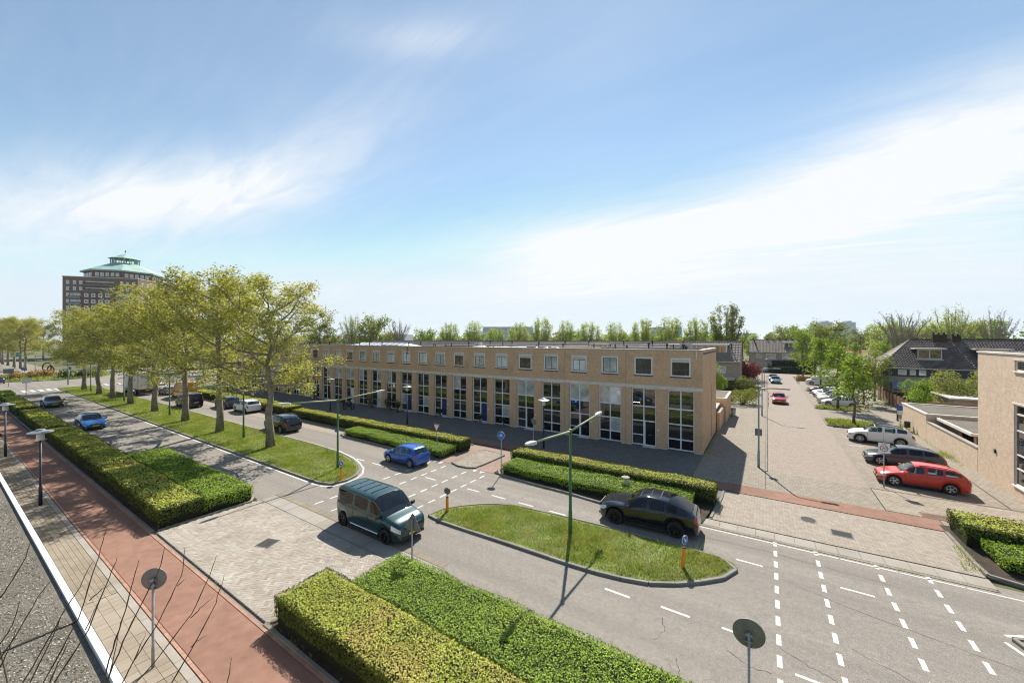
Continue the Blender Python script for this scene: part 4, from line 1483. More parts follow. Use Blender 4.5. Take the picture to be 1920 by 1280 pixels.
    if detail > 1:
        # door gaps and handles
        seam = MB()
        hd = MB()
        for side in (1, -1):
            for (w0, w1) in s['win'][:2]:
                for x in ((w0 - .012, w1 + .012) if (w0, w1) == s['win'][0] else (w1 + .012,)):
                    tt = np.linspace(.5 if all(abs(x * L_ - a) > ra for a in ax) else 1.9, 4.9, 7)
                    pts = [Vector(pt(x, q)) for q in tt]
                    for a, b in zip(pts[:-1], pts[1:]):
                        seam.add([(a.x - .006, (a.y + .0035) * side, a.z), (a.x + .006, (a.y + .0035) * side, a.z), (b.x + .006, (b.y + .0035) * side, b.z), (b.x - .006, (b.y + .0035) * side, b.z)], [(0, 1, 2, 3)])
                p = pt(w1 - .03, 3.0)
                hd.obox((p[0], side * (p[1] + .012), p[2] - .02), (.2, .03, .03))
        seam.build('door_gap', M['blackmat'], t)
        hd.build('door_handle', paint, t)
        wp = MB()
        for sy in (-.62, .05):
            pts = []
            for q in range(5):
                yy = sy + q * .14
                tt = 9 - min(1.9, abs(yy) / .72 * 1.0)
                p = pt(s['cowl'] + .008 + .004 * q, tt)
                pts.append((p[0] + .01, yy * W_, p[2] + .012))
            wp.tube(pts, .011, 5)
        wp.build('wiper', M['blackmat'], t)
        sill = MB()
        for side in (1, -1):
            x0, x1 = (ax[0] + ra) / L_ + .01, (ax[1] - ra) / L_ - .01
            a = pt(x0, .05)
            sill.obox((L_ / 2 - (x0 + x1) / 2 * L_, side * W_ * .955, .23), ((x1 - x0) * L_, .05, .09))
        sill.build('sill_trim', M['blackmat'], t)
        xa = min(.80, s['rtop'] - .04)
        MB().tube([(X(xa), 0, ft(xa) - .01), (X(xa + .02), 0, ft(xa) + .05)], [.03, .008], 6).build('roof_aerial', M['blackmat'], t)
    if rails:
        rl = MB()
        for side in (1, -1):
            pts = [pt(x, 7.25) for x in np.linspace(s['wtop'] + .05, s['rtop'] - .04, 6)]
            rl.tube([(p[0], p[1] * side, p[2] + (.045 if 0 < i < 5 else .005)) for i, p in enumerate(pts)], .016, 6)
        rl.build('roof_rail', M[rails], t)
    if roofglass:
        for (a, b) in ((s['wtop'] + .01, .535), (.545, .635)):
            for side in (1, -1):
                patch('sunroof', M['black'], a, b, 7.6, 9, .004, side, 4, 3)
        fr = MB()
        for x in (s['wtop'] + .01, .54, .635):
            pts = [Vector(pt(x, q)) for q in np.linspace(7.6, 9, 4)]
            fr.tube([(p.x, p.y, p.z + .012) for p in pts] + [(p.x, -p.y, p.z + .012) for p in pts[-2::-1]], .016, 5)
        fr.build('sunroof_frame', M['chrome'], t)
    if dark_roof:
        for side in (1, -1):
            patch('roof_panel', M[dark_roof], s['wtop'] + .01, s['rtop'] - .01, 7.05, 9, .006, side, 8, 3)
    if arch:
        ar = MB()
        for a in ax:
            for side in (1, -1):
                pts = [(L_ / 2 - a + ra * 1.03 * math.cos(q), side * W_ * .99, wr + ra * 1.0 * math.sin(q)) for q in np.linspace(0.05, PI - .05, 9)]
                ar.tube(pts, .035, 5)
        ar.build('wheel_arch_trim', M['blackmat'], t)
    return t


RM = {}


def rm_mesh(mb, mat, key):
    if key not in RM:
        RM[key] = mb.mesh('rim', mat, 30)
    return RM[key]


P_ = lambda n, c, m=.35, r=.28: carpaint('paint_' + n, c, m, r)
green_p = P_('deep_green', (.008, .045, .048), .35, .25)
van = car('green_van', 'dark green people carrier van driving past the tip of the grass island', 'van', 'mpv', green_p, (-15.85, 12.33, 0), 0, rim='dark', glass='glassdark')
rib = MB()
for i in range(5):
    x = .55 - i * .52
    rib.box(x - .03, x + .03, -.52, .52, 1.882, 1.894)
rib.build('roof_rib', green_p, van)
MB().tube([(1.05, .93, .36), (-1.0, .93, .36)], .03, 6).tube([(1.05, -.93, .36), (-1.0, -.93, .36)], .03, 6).build('side_bar', M['chrome'], van)
car('black_coupe_suv', 'shiny black coupe-style SUV with glass roof panels passing the far hedge', 'car', 'coupe', P_('black', (.004, .005, .010), .1, .12), (-4.95, 20.02, 0), PI + .06, rim='dark', glass='glassdark', roofglass=True, lx=.95)
car('blue_hatchback', 'bright blue small hatchback turning past the cycle crossing', 'car', 'hatch', P_('bright_blue', (.010, .095, .42)), (-22.6, 19.98, 0), PI - .02, scale=.96)
car('black_people_carrier', 'black compact people carrier seen from behind by the nearest plane tree', 'car', 'suv', P_('black2', (.005, .005, .007), .0, .12), (-41.2, 20.2, 0), PI, rails='chrome')
car('white_hatchback', 'white hatchback standing in the lay-by behind the green lamp post', 'car', 'hatch', P_('white1', (.62, .62, .62), 0, .35), (-55.5, 22.85, 0), PI, scale=1.08)
car('dark_grey_hatchback', 'dark grey blue hatchback in the lay-by by the hedge', 'car', 'hatch', P_('slate', (.045, .055, .075)), (-61.2, 22.85, 0), PI, scale=1.08)
car('dark_blue_van', 'dark navy delivery van seen from behind between two plane trunks', 'van', 'van', P_('navy', (.012, .014, .035)), (-66.4, 20.25, 0), PI, rearwin=False)
car('yellow_van', 'tall yellow delivery van parked beyond the dark navy van', 'van', 'hivan', P_('yellow', (.62, .27, .015), .1), (-77.6, 23.0, 0), PI, rearwin=False)
car('silver_car', 'silver estate parked in front of the yellow van', 'car', 'estate', P_('silver1', (.40, .41, .42), .6), (-84.3, 22.9, 0), PI, detail=1)
car('white_suv', 'white SUV parked beside the box truck under the trees', 'car', 'suv', P_('white2', (.66, .66, .66), 0, .35), (-90.3, 22.95, 0), PI, detail=1)
car('blue_saloon', 'metallic blue saloon with tree shadows on it driving towards the camera', 'car', 'sedan', P_('azure', (.006, .10, .36), .0, .15), (-59.2, 9.75, 0), 0)
car('black_saloon', 'black saloon driving behind the blue saloon in the tree shade', 'car', 'sedan', P_('black3', (.005, .005, .008), .0, .1), (-82.2, 9.9, 0), 0)
car('grey_blue_car', 'slate blue car leaving towards the roundabout', 'car', 'hatch', P_('slate2', (.07, .08, .13)), (-134.5, 8.6, 0), PI + .15, detail=1)
car('red_estate', 'bright red estate parked nearest the speed limit sign', 'car', 'estate', P_('red', (.50, .018, .006), .0), (7.98, 34.35, .006), PI - .05, rails='blackmat', lx=.92)
car('grey_estate', 'dark grey estate parked between the red estate and the white SUV', 'car', 'estate', P_('darkgrey', (.055, .058, .068)), (8.25, 39.3, .006), PI - .04, glass='glassdark', lx=.95)
car('white_crossover', 'white SUV with dark roof parked by the planting strip with a young tree', 'car', 'suv', P_('white3', (.72, .72, .72), 0, .35), (8.35, 46.8, .006), PI - .1, arch=True, dark_roof='black', style='multi', lx=.95)
car('red_hatchback', 'red hatchback driving towards the camera along the brick side street', 'car', 'hatch', P_('crimson', (.42, .02, .035), .2), (1.45, 68.4, 0), -PI / 2)
car('steel_blue_car', 'steel blue car parked on the street by the red-leaved maple', 'car', 'sedan', P_('steel', (.09, .16, .23), .6), (1.5, 99.2, 0), -PI / 2, detail=1)
car('grey_teal_car', 'dusty teal car parked right behind the steel blue car', 'car', 'hatch', P_('teal', (.12, .19, .21), .5), (1.15, 104.6, 0), -PI / 2, detail=1)
car('white_van', 'white panel van parked at the far end of the car row', 'van', 'van', P_('white4', (.70, .70, .72), 0, .35), (9.1, 99.6, .006), PI - .05, detail=1)
lab = ['white hatchback under the second young street tree, nearest the planting bed', 'silver crossover second in the row behind the planting bed', 'off-white estate third in the row behind the planting bed', 'silver grey hatchback fourth in the row behind the planting bed',
       'dark blue estate fifth in the row behind the planting bed', 'pale grey estate sixth in the row behind the planting bed', 'dark brown wagon at the far end of the row, by the small weedy bed']
pc = [(.66, .66, .66), (.42, .43, .45), (.62, .62, .60), (.48, .49, .51), (.05, .06, .12), (.55, .57, .58), (.09, .05, .04)]
for i in range(7):
    car('parked_car', lab[i], 'car', ['hatch', 'suv', 'estate', 'hatch', 'estate', 'estate', 'suv'][i], P_('row%d' % i, pc[i], .3 if i else 0, .32), (8.25 + .1 * (i % 3), 69.2 + i * 2.5, .006), PI - .05, 'cars parked in a row along the side street', detail=1)
car('white_car', 'white car nose sticking out behind the gravel-roofed garage by the terrace', 'car', 'hatch', P_('white5', (.66, .66, .66), 0, .35), (-6.0, 57.6, .05), 0, detail=1)
# far car park: simple copies
protos = []
FAR = [(-1, 'w'), (0, 's'), (1, 'd'), (2, 'b')]
fl = [('white car in the far car park behind the young trees', (.6, .6, .6)), ('silver car in the far car park behind the young trees', (.4, .41, .43)), ('dark car in the far car park behind the young trees', (.04, .045, .06)), ('blue car in the far car park beside the tiled house', (.03, .06, .3))]
pos = [(22, 237), (26, 233), (20, 206), (26, 203), (32, 207), (14.5, 172), (18.5, 164), (38, 230), (41, 205), (32, 170), (38, 168), (36, 160), (24, 150), (31, 152)]
pv = {}
for i, (x, y) in enumerate(pos):
    k = [0, 1, 2, 0, 1, 2, 0, 1, 2, 3, 0, 3, 1, 0][i]
    if k not in pv:
        pv[k] = car('far_car', fl[k][0], 'car', ['hatch', 'estate', 'suv', 'hatch'][k], P_('far%d' % k, fl[k][1]), (x, y, 0), PI + .2, 'far parked cars, ' + ['white', 'silver', 'dark', 'blue'][k], detail=1)
    else:
        dup(pv[k], (x, y, 0), PI - .3 + .2 * (i % 4), fl[k][0])
for i, (x, y, k) in enumerate(((-119, 62, 3), (-113, 66, 0), (-126, 58, 0))):
    dup(pv[k], (x, y, 0), .2, ['blue car beyond the roundabout seen between plane trunks, left of the box truck', 'white car beyond the roundabout behind the box truck', 'white car beyond the roundabout at the road behind the flower bed'][i], 'cars beyond the roundabout')

# box truck
tr = thing('box_truck', 'white box truck with orange edges and dark lettering on its rear doors', 'truck', (-89.6, 20.55, 0), PI)
MB().box(-4.2, 2.4, -1.25, 1.25, 1.05, 3.72).build('box', M['white'], tr)
e = MB()
for y in (-1.27, 1.19):
    e.box(-4.25, -4.2, y, y + .08, 1.0, 3.75)
e.box(-4.25, -4.2, -1.19, 1.19, 3.67, 3.75); e.box(-4.25, -4.2, -1.19, 1.19, 1.0, 1.06)
e.build('rear_frame', M['orange'], tr)
for y0, y1 in ((-1.18, -.02), (.02, 1.18)):
    MB().box(-4.235, -4.2, y0, y1, 1.08, 3.65).build('rear_door', M['white'], tr)
b = MB()
for y in (-.07, .07):
    b.tube([(-4.26, y, 1.1), (-4.26, y, 3.6)], .018, 6)
b.build('door_bar', M['galv'], tr)
MB().box(-4.1, 4.0, -.5, .5, .55, 1.02).build('chassis', M['blackmat'], tr)
MB().box(-4.2, -4.05, -1.2, 1.2, .5, .98).build('bumper', M['blackmat'], tr)
for y in (-.95, .95):
    MB().box(-4.225, -4.2, y - .2, y + .2, .66, .86).build('tail_light', M['tail'], tr)
MB().box(-4.225, -4.2, -.28, .26, .74, .9).build('number_plate', M['plate'], tr)
cb = MB().add([(2.55, -1.15, .5), (4.3, -1.15, .5), (4.35, -1.15, 1.4), (4.05, -1.1, 2.7), (2.55, -1.1, 2.8), (2.55, 1.15, .5), (4.3, 1.15, .5), (4.35, 1.15, 1.4), (4.05, 1.1, 2.7), (2.55, 1.1, 2.8)],
         [(0, 1, 2, 3, 4), (9, 8, 7, 6, 5), (1, 6, 7, 2), (2, 7, 8, 3), (3, 8, 9, 4), (4, 9, 5, 0), (0, 5, 6, 1)])
cb.build('cab', M['white'], tr)
MB().box(4.1, 4.3, -1.0, 1.0, 1.5, 2.5).build('windscreen', M['black'], tr)
ty, rm, hub = wheel_meshes(.46, .28, 'five')
for x in (3.2, -2.6):
    for sd_ in (1, -1):
        o = link('wheel', ty, tr, (x, sd_ * 1.05, .46), 0 if sd_ > 0 else PI)
        link('rim', rm_mesh(rm, M['rim'], ('truck',)), o)


def text(s, size, mat, parent, loc, rot, name='lettering', ext=.002, sx=1):
    c = bpy.data.curves.new(name, 'FONT')
    c.body = s
    c.size = size
    c.extrude = ext
    c.align_x = 'CENTER'
    c.align_y = 'CENTER'
    o = bpy.data.objects.new(name, c)
    me = bpy.data.meshes.new_from_object(o)
    bpy.data.objects.remove(o)
    me.materials.clear(); me.materials.append(mat)
    q = link(name, me, parent)
    q.location = loc
    q.rotation_euler = rot
    q.scale = (sx, 1, 1)
    return q


text('eu', .62, M['ink'], tr, (-4.245, .55, 3.1), (rad(90), 0, rad(-90)))
text('S', .85, M['ink'], tr, (-4.245, 0.02, 3.08), (rad(90), 0, rad(-90)), sx=1.2)
text('el', .62, M['ink'], tr, (-4.245, -.52, 3.14), (rad(90), 0, rad(-90)))
MB().box(-4.244, -4.24, .1, .95, 2.80, 2.83).build('lettering_line', M['ink'], tr)
text('eu', .9, M['ink'], tr, (-2.6, 1.255, 2.6), (rad(90), 0, rad(180)))
text('S', 1.3, M['ink'], tr, (-1.5, 1.255, 2.5), (rad(90), 0, rad(180)), sx=1.2)
text('el', .9, M['ink'], tr, (-.6, 1.255, 2.6), (rad(90), 0, rad(180)))


# ---------------------------------------------------------------- street furniture
def arm_post(x, y, label, h=4.83):
    t = thing('street_lamp', label, 'street lamp', (x, y, .07), 0, 'green double-arm street lamps on the grass median')
    MB().tube([(0, 0, 0), (0, 0, 1.1), (0, 0, 1.12), (0, 0, h)], [.095, .09, .075, .055], 10).build('pole', M['green'], t, True)
    MB().tube([(0, 0, h - .05), (0, 0, h + .09)], .085, 10).build('pole_top', M['green'], t)
    for s_ in (-1, 1):
        MB().tube([(0, s_ * .06, h), (0, s_ * 3.3, h + .22)], [.055, .042], 8).build('arm', M['lightgreen'], t, True)
        a = MB()
        for q, (d_, w_, hh) in enumerate(((0, .07, .05), (.15, .13, .08), (.6, .14, .075), (.8, .06, .04))):
            pass
        P = [(3.25, .05, .04), (3.35, .11, .06), (3.75, .13, .06), (4.0, .07, .03)]
        vs = []
        for (d_, w_, hh) in P:
            z = h + .22 + (d_ - 3.3) * .09
            vs += [(-w_, s_ * d_, z - hh), (w_, s_ * d_, z - hh), (w_ * .8, s_ * d_, z + hh), (-w_ * .8, s_ * d_, z + hh)]
        fs = [(i * 4 + k, i * 4 + (k + 1) % 4, (i + 1) * 4 + (k + 1) % 4, (i + 1) * 4 + k) for i in range(3) for k in range(4)] + [(3, 2, 1, 0), (12, 13, 14, 15)]
        a.add(vs, fs).build('lamp_head', M['concrete'], t)
    return t


gl = ['green double-arm lamp post standing in the middle of the near grass island', 'green double-arm lamp post with a small blue plate at the tip of the long median', 'green double-arm lamp post between the nearest and second plane tree',
      'green double-arm lamp post between the third and fourth plane tree', 'green double-arm lamp post beside the fifth plane tree in front of the box truck', 'green double-arm lamp post between the seventh and eighth plane tree', 'green double-arm lamp post at the far end of the median by the roundabout']
a0 = arm_post(-7.7, 16.7, gl[0])
for i, (x, y) in enumerate(((-25.4, 16.2), (-40.5, 16.4), (-59.8, 16.35), (-78.6, 16.3), (-98.5, 16.25), (-117.2, 16.2))):
    o = dup(a0, (x, y, .07), 0, gl[i + 1])
    if i == 0:
        MB().box(-.34, -.08, -.02, .0, 2.55, 2.75).build('blue_plate', M['signblue'], o)
for i, x in enumerate((-156, -175, -195)):
    dup(a0, (x, 16, .07), 0, 'green double-arm lamp post far beyond the roundabout, %s past it' % ['first', 'second', 'third'][i])


def post_top(x, y, label, h=4.2, group='black post-top lamps'):
    t = thing('post_top_lamp', label, 'lamp post', (x, y, .05), 0, group)
    MB().tube([(0, 0, 0), (0, 0, 1.0), (0, 0, 1.02), (0, 0, h - .6)], [.08, .075, .055, .045], 10).build('pole', M['navy'], t, True)
    MB().lathe([(.0, h - .62), (.14, h - .6), (.155, h - .55), (.155, h - .20), (0, h - .18)], 16).build('lantern', M['lamp'], t, 40)
    MB().lathe([(0, h - .17), (.50, h - .19), (.50, h - .15), (.20, h - .06), (.17, h), (0, h + .02)], 20).build('lamp_cap', M['lampcap'], t, 40)
    return t


p0 = post_top(-33.5, 3.62, 'black post-top lamp on the near pavement, closer of the two beside the red cycle path')
dup(p0, (-49.7, 3.62, .05), 0, 'black post-top lamp on the near pavement at the left edge of the photo')
nl = ['black post-top lamp in front of the third pair of tall windows from the terrace corner', 'black post-top lamp behind the blue hatchback on the shaded pavement', 'black post-top lamp before the white terrace door', 'black post-top lamp seen between the first two plane trunks', 'black post-top lamp behind the dark navy van']
for i, x in enumerate((-15.7, -32.4, -46.7, -62.3, -77)):
    dup(p0, (x, 28.75, .05), 0, nl[i])


def curve_lamp(x, y, label, plate=False, h=5.65):
    t = thing('curved_street_lamp', label, 'street lamp', (x, y, .05), 0, 'grey street lamps with bent arms along the side street')
    MB().tube([(0, 0, 0), (0, 0, 1.2), (0, 0, 1.22), (0, 0, h - .35), (.06, 0, h - .12), (.22, 0, h), (.5, 0, h + .03), (1.1, 0, h + .05)], [.085, .08, .06, .05, .048, .045, .042, .04], 10).build('pole', M['galv'], t, True)
    MB().obox((1.45, 0, h + .05), (.75, .2, .09)).build('lamp_head', M['lampcap'], t)
    if plate:
        MB().box(-.23, .2, .06, .075, 2.25, 2.75).build('sign_plate', M['signback'], t)
        MB().box(-.05, .05, .04, .062, 2.35, 2.65).build('clamp', M['galv'], t)
    return t


curve_lamp(-.5, 32.9, 'grey bent-arm street lamp with a square sign plate, nearest on the side street', True)
c2 = curve_lamp(-.5, 55.3, 'grey bent-arm street lamp beside the red hatchback in the side street')
dup(c2, (-.42, 82.3, .05), 0, 'grey bent-arm street lamp in front of the red-leaved maple')


def sign_post(t, h, r=.03):
    MB().tube([(0, 0, 0), (0, 0, .6), (0, 0, .61), (0, 0, h)], [r * 1.25, r * 1.25, r, r], 10).build('pole', M['galv'], t, True)


def round_sign(x, y, z, label, h, rz, face, r=.30, pole=True, back='signback'):
    t = thing('round_sign', label, 'road sign', (x, y, z), rz)
    if pole:
        sign_post(t, h)
    zc = h - .05
    MB().disc((0, -.05, zc), (0, 1, 0), r, .02, 32).build('sign_plate', M[back], t)
    if face:
        MB().disc((0, -.064, zc), (0, 1, 0), r * .96, .006, 32).build('sign_face', M[face], t)
    MB().box(-.07, .07, -.04, .035, zc - .02, zc + .02).box(-.07, .07, -.04, .035, zc - .17, zc - .14).build('clamp', M['galv'], t)
    return t


# seen from the back: face towards +Y
round_sign(-14.3, 3.55, .06, 'round sign seen from behind on the near pavement in front of the twigs', 2.5, rad(228), None, .30)
round_sign(-.35, 10.5, .06, 'round sign seen from behind at the bottom right of the crossing dashes', 2.38, rad(185), None, .33)
round_sign(-16.2, 27.9, .05, 'grey round sign back on a pole before the terrace, beside the post-top lamp', 2.4, rad(170), None, .28)


def tri_sign(x, y, z, label, rz, h=2.28, down=False, face='signwhite', back=True):
    t = thing('triangle_sign', label, 'road sign', (x, y, z), rz)
    sign_post(t, h - .1)
    R = .42
    a0_ = -PI / 2 if down else PI / 2
    ring = lambda r_, yy: [(r_ * math.cos(a0_ + k * 2 * PI / 3 + d), yy, h - .3 + r_ * math.sin(a0_ + k * 2 * PI / 3 + d)) for k in range(3) for d in (-.1, .1)]
    A, B = ring(R, -.05), ring(R, -.03)
    MB().add(A + B, [tuple(range(6)), tuple(range(11, 5, -1))] + [(i, (i + 1) % 6, 6 + (i + 1) % 6, 6 + i) for i in range(6)]).build('sign_plate', M['signback'], t)
    C, D = ring(R * .97, -.053), ring(R * .66, -.056)
    MB().add(C, [tuple(range(6))]).build('red_border', M['signred'], t)
    MB().add(D, [tuple(range(6))]).build('sign_face', M['signwhite'], t)
    return t


tri_sign(-11.5, 10.45, .05, 'triangular warning sign seen from behind in front of the dark green van', rad(188))
tri_sign(-22.4, 23.0, .07, 'red and white give way triangle behind the blue hatchback at the hedge end', 0, 2.35, True)
# blue cycle sign
t = round_sign(-15.15, 21.72, .07, 'blue round cycle path sign on a tall grey pole at the crossing', 2.65, rad(12), 'signblue', .27, back='signwhite')
b = MB()
for cx in (-.085, .09):
    pts = [(cx + .062 * math.cos(q), -.070, 2.565 + .062 * math.sin(q)) for q in np.linspace(0, 2 * PI, 15)]
    b.tube(pts, .009, 5, False)
for a_, c_ in (((-.085, 2.565), (-.03, 2.66)), ((-.03, 2.66), (.06, 2.66)), ((.09, 2.565), (.055, 2.70)), ((-.03, 2.66), (.0, 2.565)), ((0, 2.565), (.06, 2.66)), ((-.085, 2.565), (0, 2.565)), ((.03, 2.705), (.085, 2.70)), ((-.065, 2.685), (-.01, 2.685))):
    b.tube([(a_[0], -.070, a_[1]), (c_[0], -.070, c_[1])], .009, 5)
b.build('bicycle_symbol', M['signwhite'], t)


def bollard(x, y, label, rz, lean=0, arrow=True):
    t = thing('traffic_bollard', label, 'traffic bollard', (x, y, .075), rz, 'orange keep-right bollards')
    t.rotation_euler = (0, lean, rz)
    MB().tube([(0, 0, 0), (0, 0, .05), (0, 0, .74), (0, 0, .76)], [.085, .082, .072, .06], 14).build('post', M['orange'], t, 40)
    MB().tube([(0, 0, .76), (0, 0, .79)], [.075, .06], 14).build('cap', M['blackmat'], t)
    MB().tube([(0, 0, .79), (0, 0, .95)], .022, 8).build('stem', M['galv'], t)
    MB().disc((0, 0, 1.08), (0, 1, 0), .18, .025, 28).build('sign_plate', M['signback'], t)
    MB().disc((0, -.015, 1.08), (0, 1, 0), .176, .006, 28).build('white_rim', M['signwhite'], t)
    MB().disc((0, -.019, 1.08), (0, 1, 0), .160, .006, 28).build('blue_face', M['signblue'], t)
    # arrow pointing down to the right
    d = Vector((.707, 0, -.707)); n_ = Vector((.707, 0, .707))
    P = lambda a, c: tuple(Vector((0, -.024, 1.08)) + d * a + n_ * c)
    MB().add([P(-.11, -.022), P(.02, -.022), P(.02, -.085), P(.115, 0), P(.02, .085), P(.02, .022), P(-.11, .022)], [tuple(range(7))]).build('arrow', M['signwhite'], t)
    return t


bollard(-23.15, 15.0, 'orange bollard with blue keep-right arrow at the tip of the tree median', rad(20))
bollard(-14.2, 15.35, 'orange bollard seen from behind at the left tip of the near grass island', rad(195))
bollard(-2.83, 16.75, 'leaning orange bollard with a blue disc at the right end of the near grass island', rad(62), .12)
# 30 zone sign
t = thing('zone_sign', 'square white zone sign with a red ring and the number 30 before the parked cars', 'road sign', (6.05, 32.75, .05), rad(-4))
sign_post(t, 2.75)
MB().box(-.27, .27, -.055, -.035, 2.12, 2.75).build('sign_plate', M['signback'], t)
MB().box(-.262, .262, -.060, -.056, 2.128, 2.742).build('sign_face', M['signwhite'], t)
MB().lathe([(.195, -.066), (.195, -.061), (.155, -.061), (.155, -.066), (.195, -.066)], 32, (0, 0, 2.42), 'Y').build('red_ring', M['signred'], t)
text('30', .235, M['ink'], t, (0, -.063, 2.42), (rad(90), 0, 0))
text('ZONE', .085, M['ink'], t, (0, -.063, 2.685), (rad(90), 0, 0))
text('S', .05, M['ink'], t, (.10, -.063, 2.17), (rad(90), 0, 0)) if False else None
# parking sign, blue
t = thing('parking_sign', 'blue and white parking sign on a pole behind the white SUV', 'road sign', (11.3, 54.6, .03), rad(-20))
sign_post(t, 2.5)
MB().box(-.2, .2, -.05, -.03, 1.95, 2.45).build('sign_face', M['signblue'], t)
MB().box(-.2, .2, -.05, -.03, 1.55, 1.93).build('under_plate', M['signwhite'], t)
t = thing('litter_bin', 'small black litter bin beside the blue parking sign', 'litter bin', (11.75, 54.3, .03))
MB().box(-.2, .2, -.17, .17, .35, .95).build('bin', M['blackmat'], t)
MB().tube([(0, .2, 0), (0, .2, 1.0)], .03, 8).build('post', M['galv'], t)
t = thing('wheelie_bin', 'pale green bin standing by the terrace side wall', 'bin', (-3.35, 53.2, .05))
MB().tube([(0, 0, .05), (0, 0, .9)], [.20, .26], 4).build('bin', plain('bin_green', (.30, .38, .33), .6), t)
MB().box(-.24, .24, -.24, .24, .9, .96).build('lid', M['signback'], t)
t = thing('marker_post', 'thin red and white marker post on the kerb beside the red hatchback', 'marker post', (.15, 62.5, .05))
for i in range(6):
    MB().cyl((0, 0, i * .33), .035, .33, 8).build('band', M['signred' if i % 2 else 'signwhite'], t)
t = thing('info_board', 'small blue grey board on legs among the bushes by the side street', 'sign', (-1.9, 77.0, .05))
MB().box(-.75, .75, -.03, .03, 1.75, 2.15).build('board', plain('board_blue', (.16, .22, .30), .4), t)
for x in (-.65, .65):
    MB().tube([(x, 0, 0), (x, 0, 1.8)], .03, 8).build('leg', M['galv'], t)
# far left signs
for i, (x, y, w_, h_, z_, lb) in enumerate(((-97.6, 9.1, .95, .75, 2.3, 'white back of a road sign on a pole before the zebra crossing'), (-122.8, 9.3, 1.4, .9, 2.6, 'grey back of a large road sign before the roundabout'))):
    t = thing('board_sign', lb, 'road sign', (x, y, 0), rad(-70))
    MB().tube([(0, 0, 0), (0, 0, z_ + h_)], .05, 8).build('pole', M['galv'], t)
    MB().box(-w_ / 2, w_ / 2, .05, .07, z_, z_ + h_).build('sign_plate', M['signwhite'] if i == 0 else M['signback'], t)
for i, (x, y, lb) in enumerate(((-140, 12.6, 'blue round sign among the golden grasses on the roundabout'), (-133, 18.6, 'blue round sign at the dark shrub on the roundabout'))):
    t = round_sign(x, y, .4, lb, 2.2, rad(85), 'signblue', .32)
t = thing('bus_stop_sign', 'teal blue board on the far left beyond the first plane trunks', 'sign', (-236, 19.5, 0), rad(-70))
MB().tube([(0, 0, 0), (0, 0, 4.2)], .08, 8).build('pole', M['galv'], t)
MB().box(-1.6, 1.2, -.05, .05, 2.6, 4.3).build('board', plain('teal_board', (.02, .22, .33), .4), t)
# yellow-topped electricity stub in hedge
t = thing('marker_stone', 'pale flat-topped concrete marker standing in the hedge behind the black coupe', 'marker', (-7.0, 22.9, .07))
MB().cyl((0, 0, 0), .10, .95, 14).build('post', M['concrete'], t)
MB().lathe([(0, .93), (.24, .93), (.24, .99), (.2, 1.01), (0, 1.015)], 18).build('cap', M['slab'], t)
# bronze ring sculpture
t = thing('ring_sculpture', 'rusty bronze sculpture of two overlapping wheels on the roundabout', 'sculpture', (-150, 17.5, .95), rad(33))
for (cx, cz, r, th) in ((-.35, 1.25, 1.15, .13), (.55, .82, .80, .13)):
    pts = [(cx + r * math.cos(q), 0, cz + r * math.sin(q)) for q in np.linspace(0, 2 * PI, 33)]
    MB().tube(pts, th, 8, False).build('ring', M['bronze'], t, True)
    sp = MB()
    for q in (PI / 2, PI / 2 + 2.1, PI / 2 - 2.1):
        sp.tube([(cx, 0, cz), (cx + r * math.cos(q), 0, cz + r * math.sin(q))], .07, 6)
    if r < 1:
        sp.build('spoke', M['bronze'], t)
MB().box(-1.3, 1.3, -.5, .5, -.4, .08).build('base', M['concrete'], t)
# cargo scooter and pots before the terrace
t = thing('motor_scooter', 'dark motor scooter parked on the shaded pavement left of the median lamp post', 'scooter', (-45.6, 30.6, .05), rad(20))
ty_, rm_, hub_ = wheel_meshes(.27, .12, 'five')
for x in (-.62, .62):
    link('wheel', ty_, t, (x, 0, .27))
MB().add([(-.75, -.16, .45), (-.1, -.18, .35), (.1, -.15, .35), (.42, -.12, .5), (.5, -.16, .95), (-.75, -.15, .8), (-.05, -.16, .78), (.1, -.1, .5),
          (-.75, .16, .45), (-.1, .18, .35), (.1, .15, .35), (.42, .12, .5), (.5, .16, .95), (-.75, .15, .8), (-.05, .16, .78), (.1, .1, .5)],
         [(0, 1, 6, 5), (8, 13, 14, 9), (1, 2, 7, 6), (9, 14, 15, 10), (2, 3, 4, 7), (10, 15, 12, 11), (5, 6, 14, 13), (6, 7, 15, 14), (7, 4, 12, 15), (3, 11, 12, 4), (0, 5, 13, 8)]).build('body', M['black'], t)
MB().tube([(.45, 0, .6), (.4, 0, 1.05)], .04, 8).tube([(.38, -.32, 1.1), (.4, 0, 1.05), (.38, .32, 1.1)], .02, 6).build('handlebar', M['blackmat'], t)
MB().box(-.8, -.05, -.14, .14, .8, .9).build('seat', M['blackmat'], t)
MB().obox((-.85, 0, 1.08), (.36, .42, .34)).build('top_box', M['blackmat'], t)


def arm_sign():
    pass


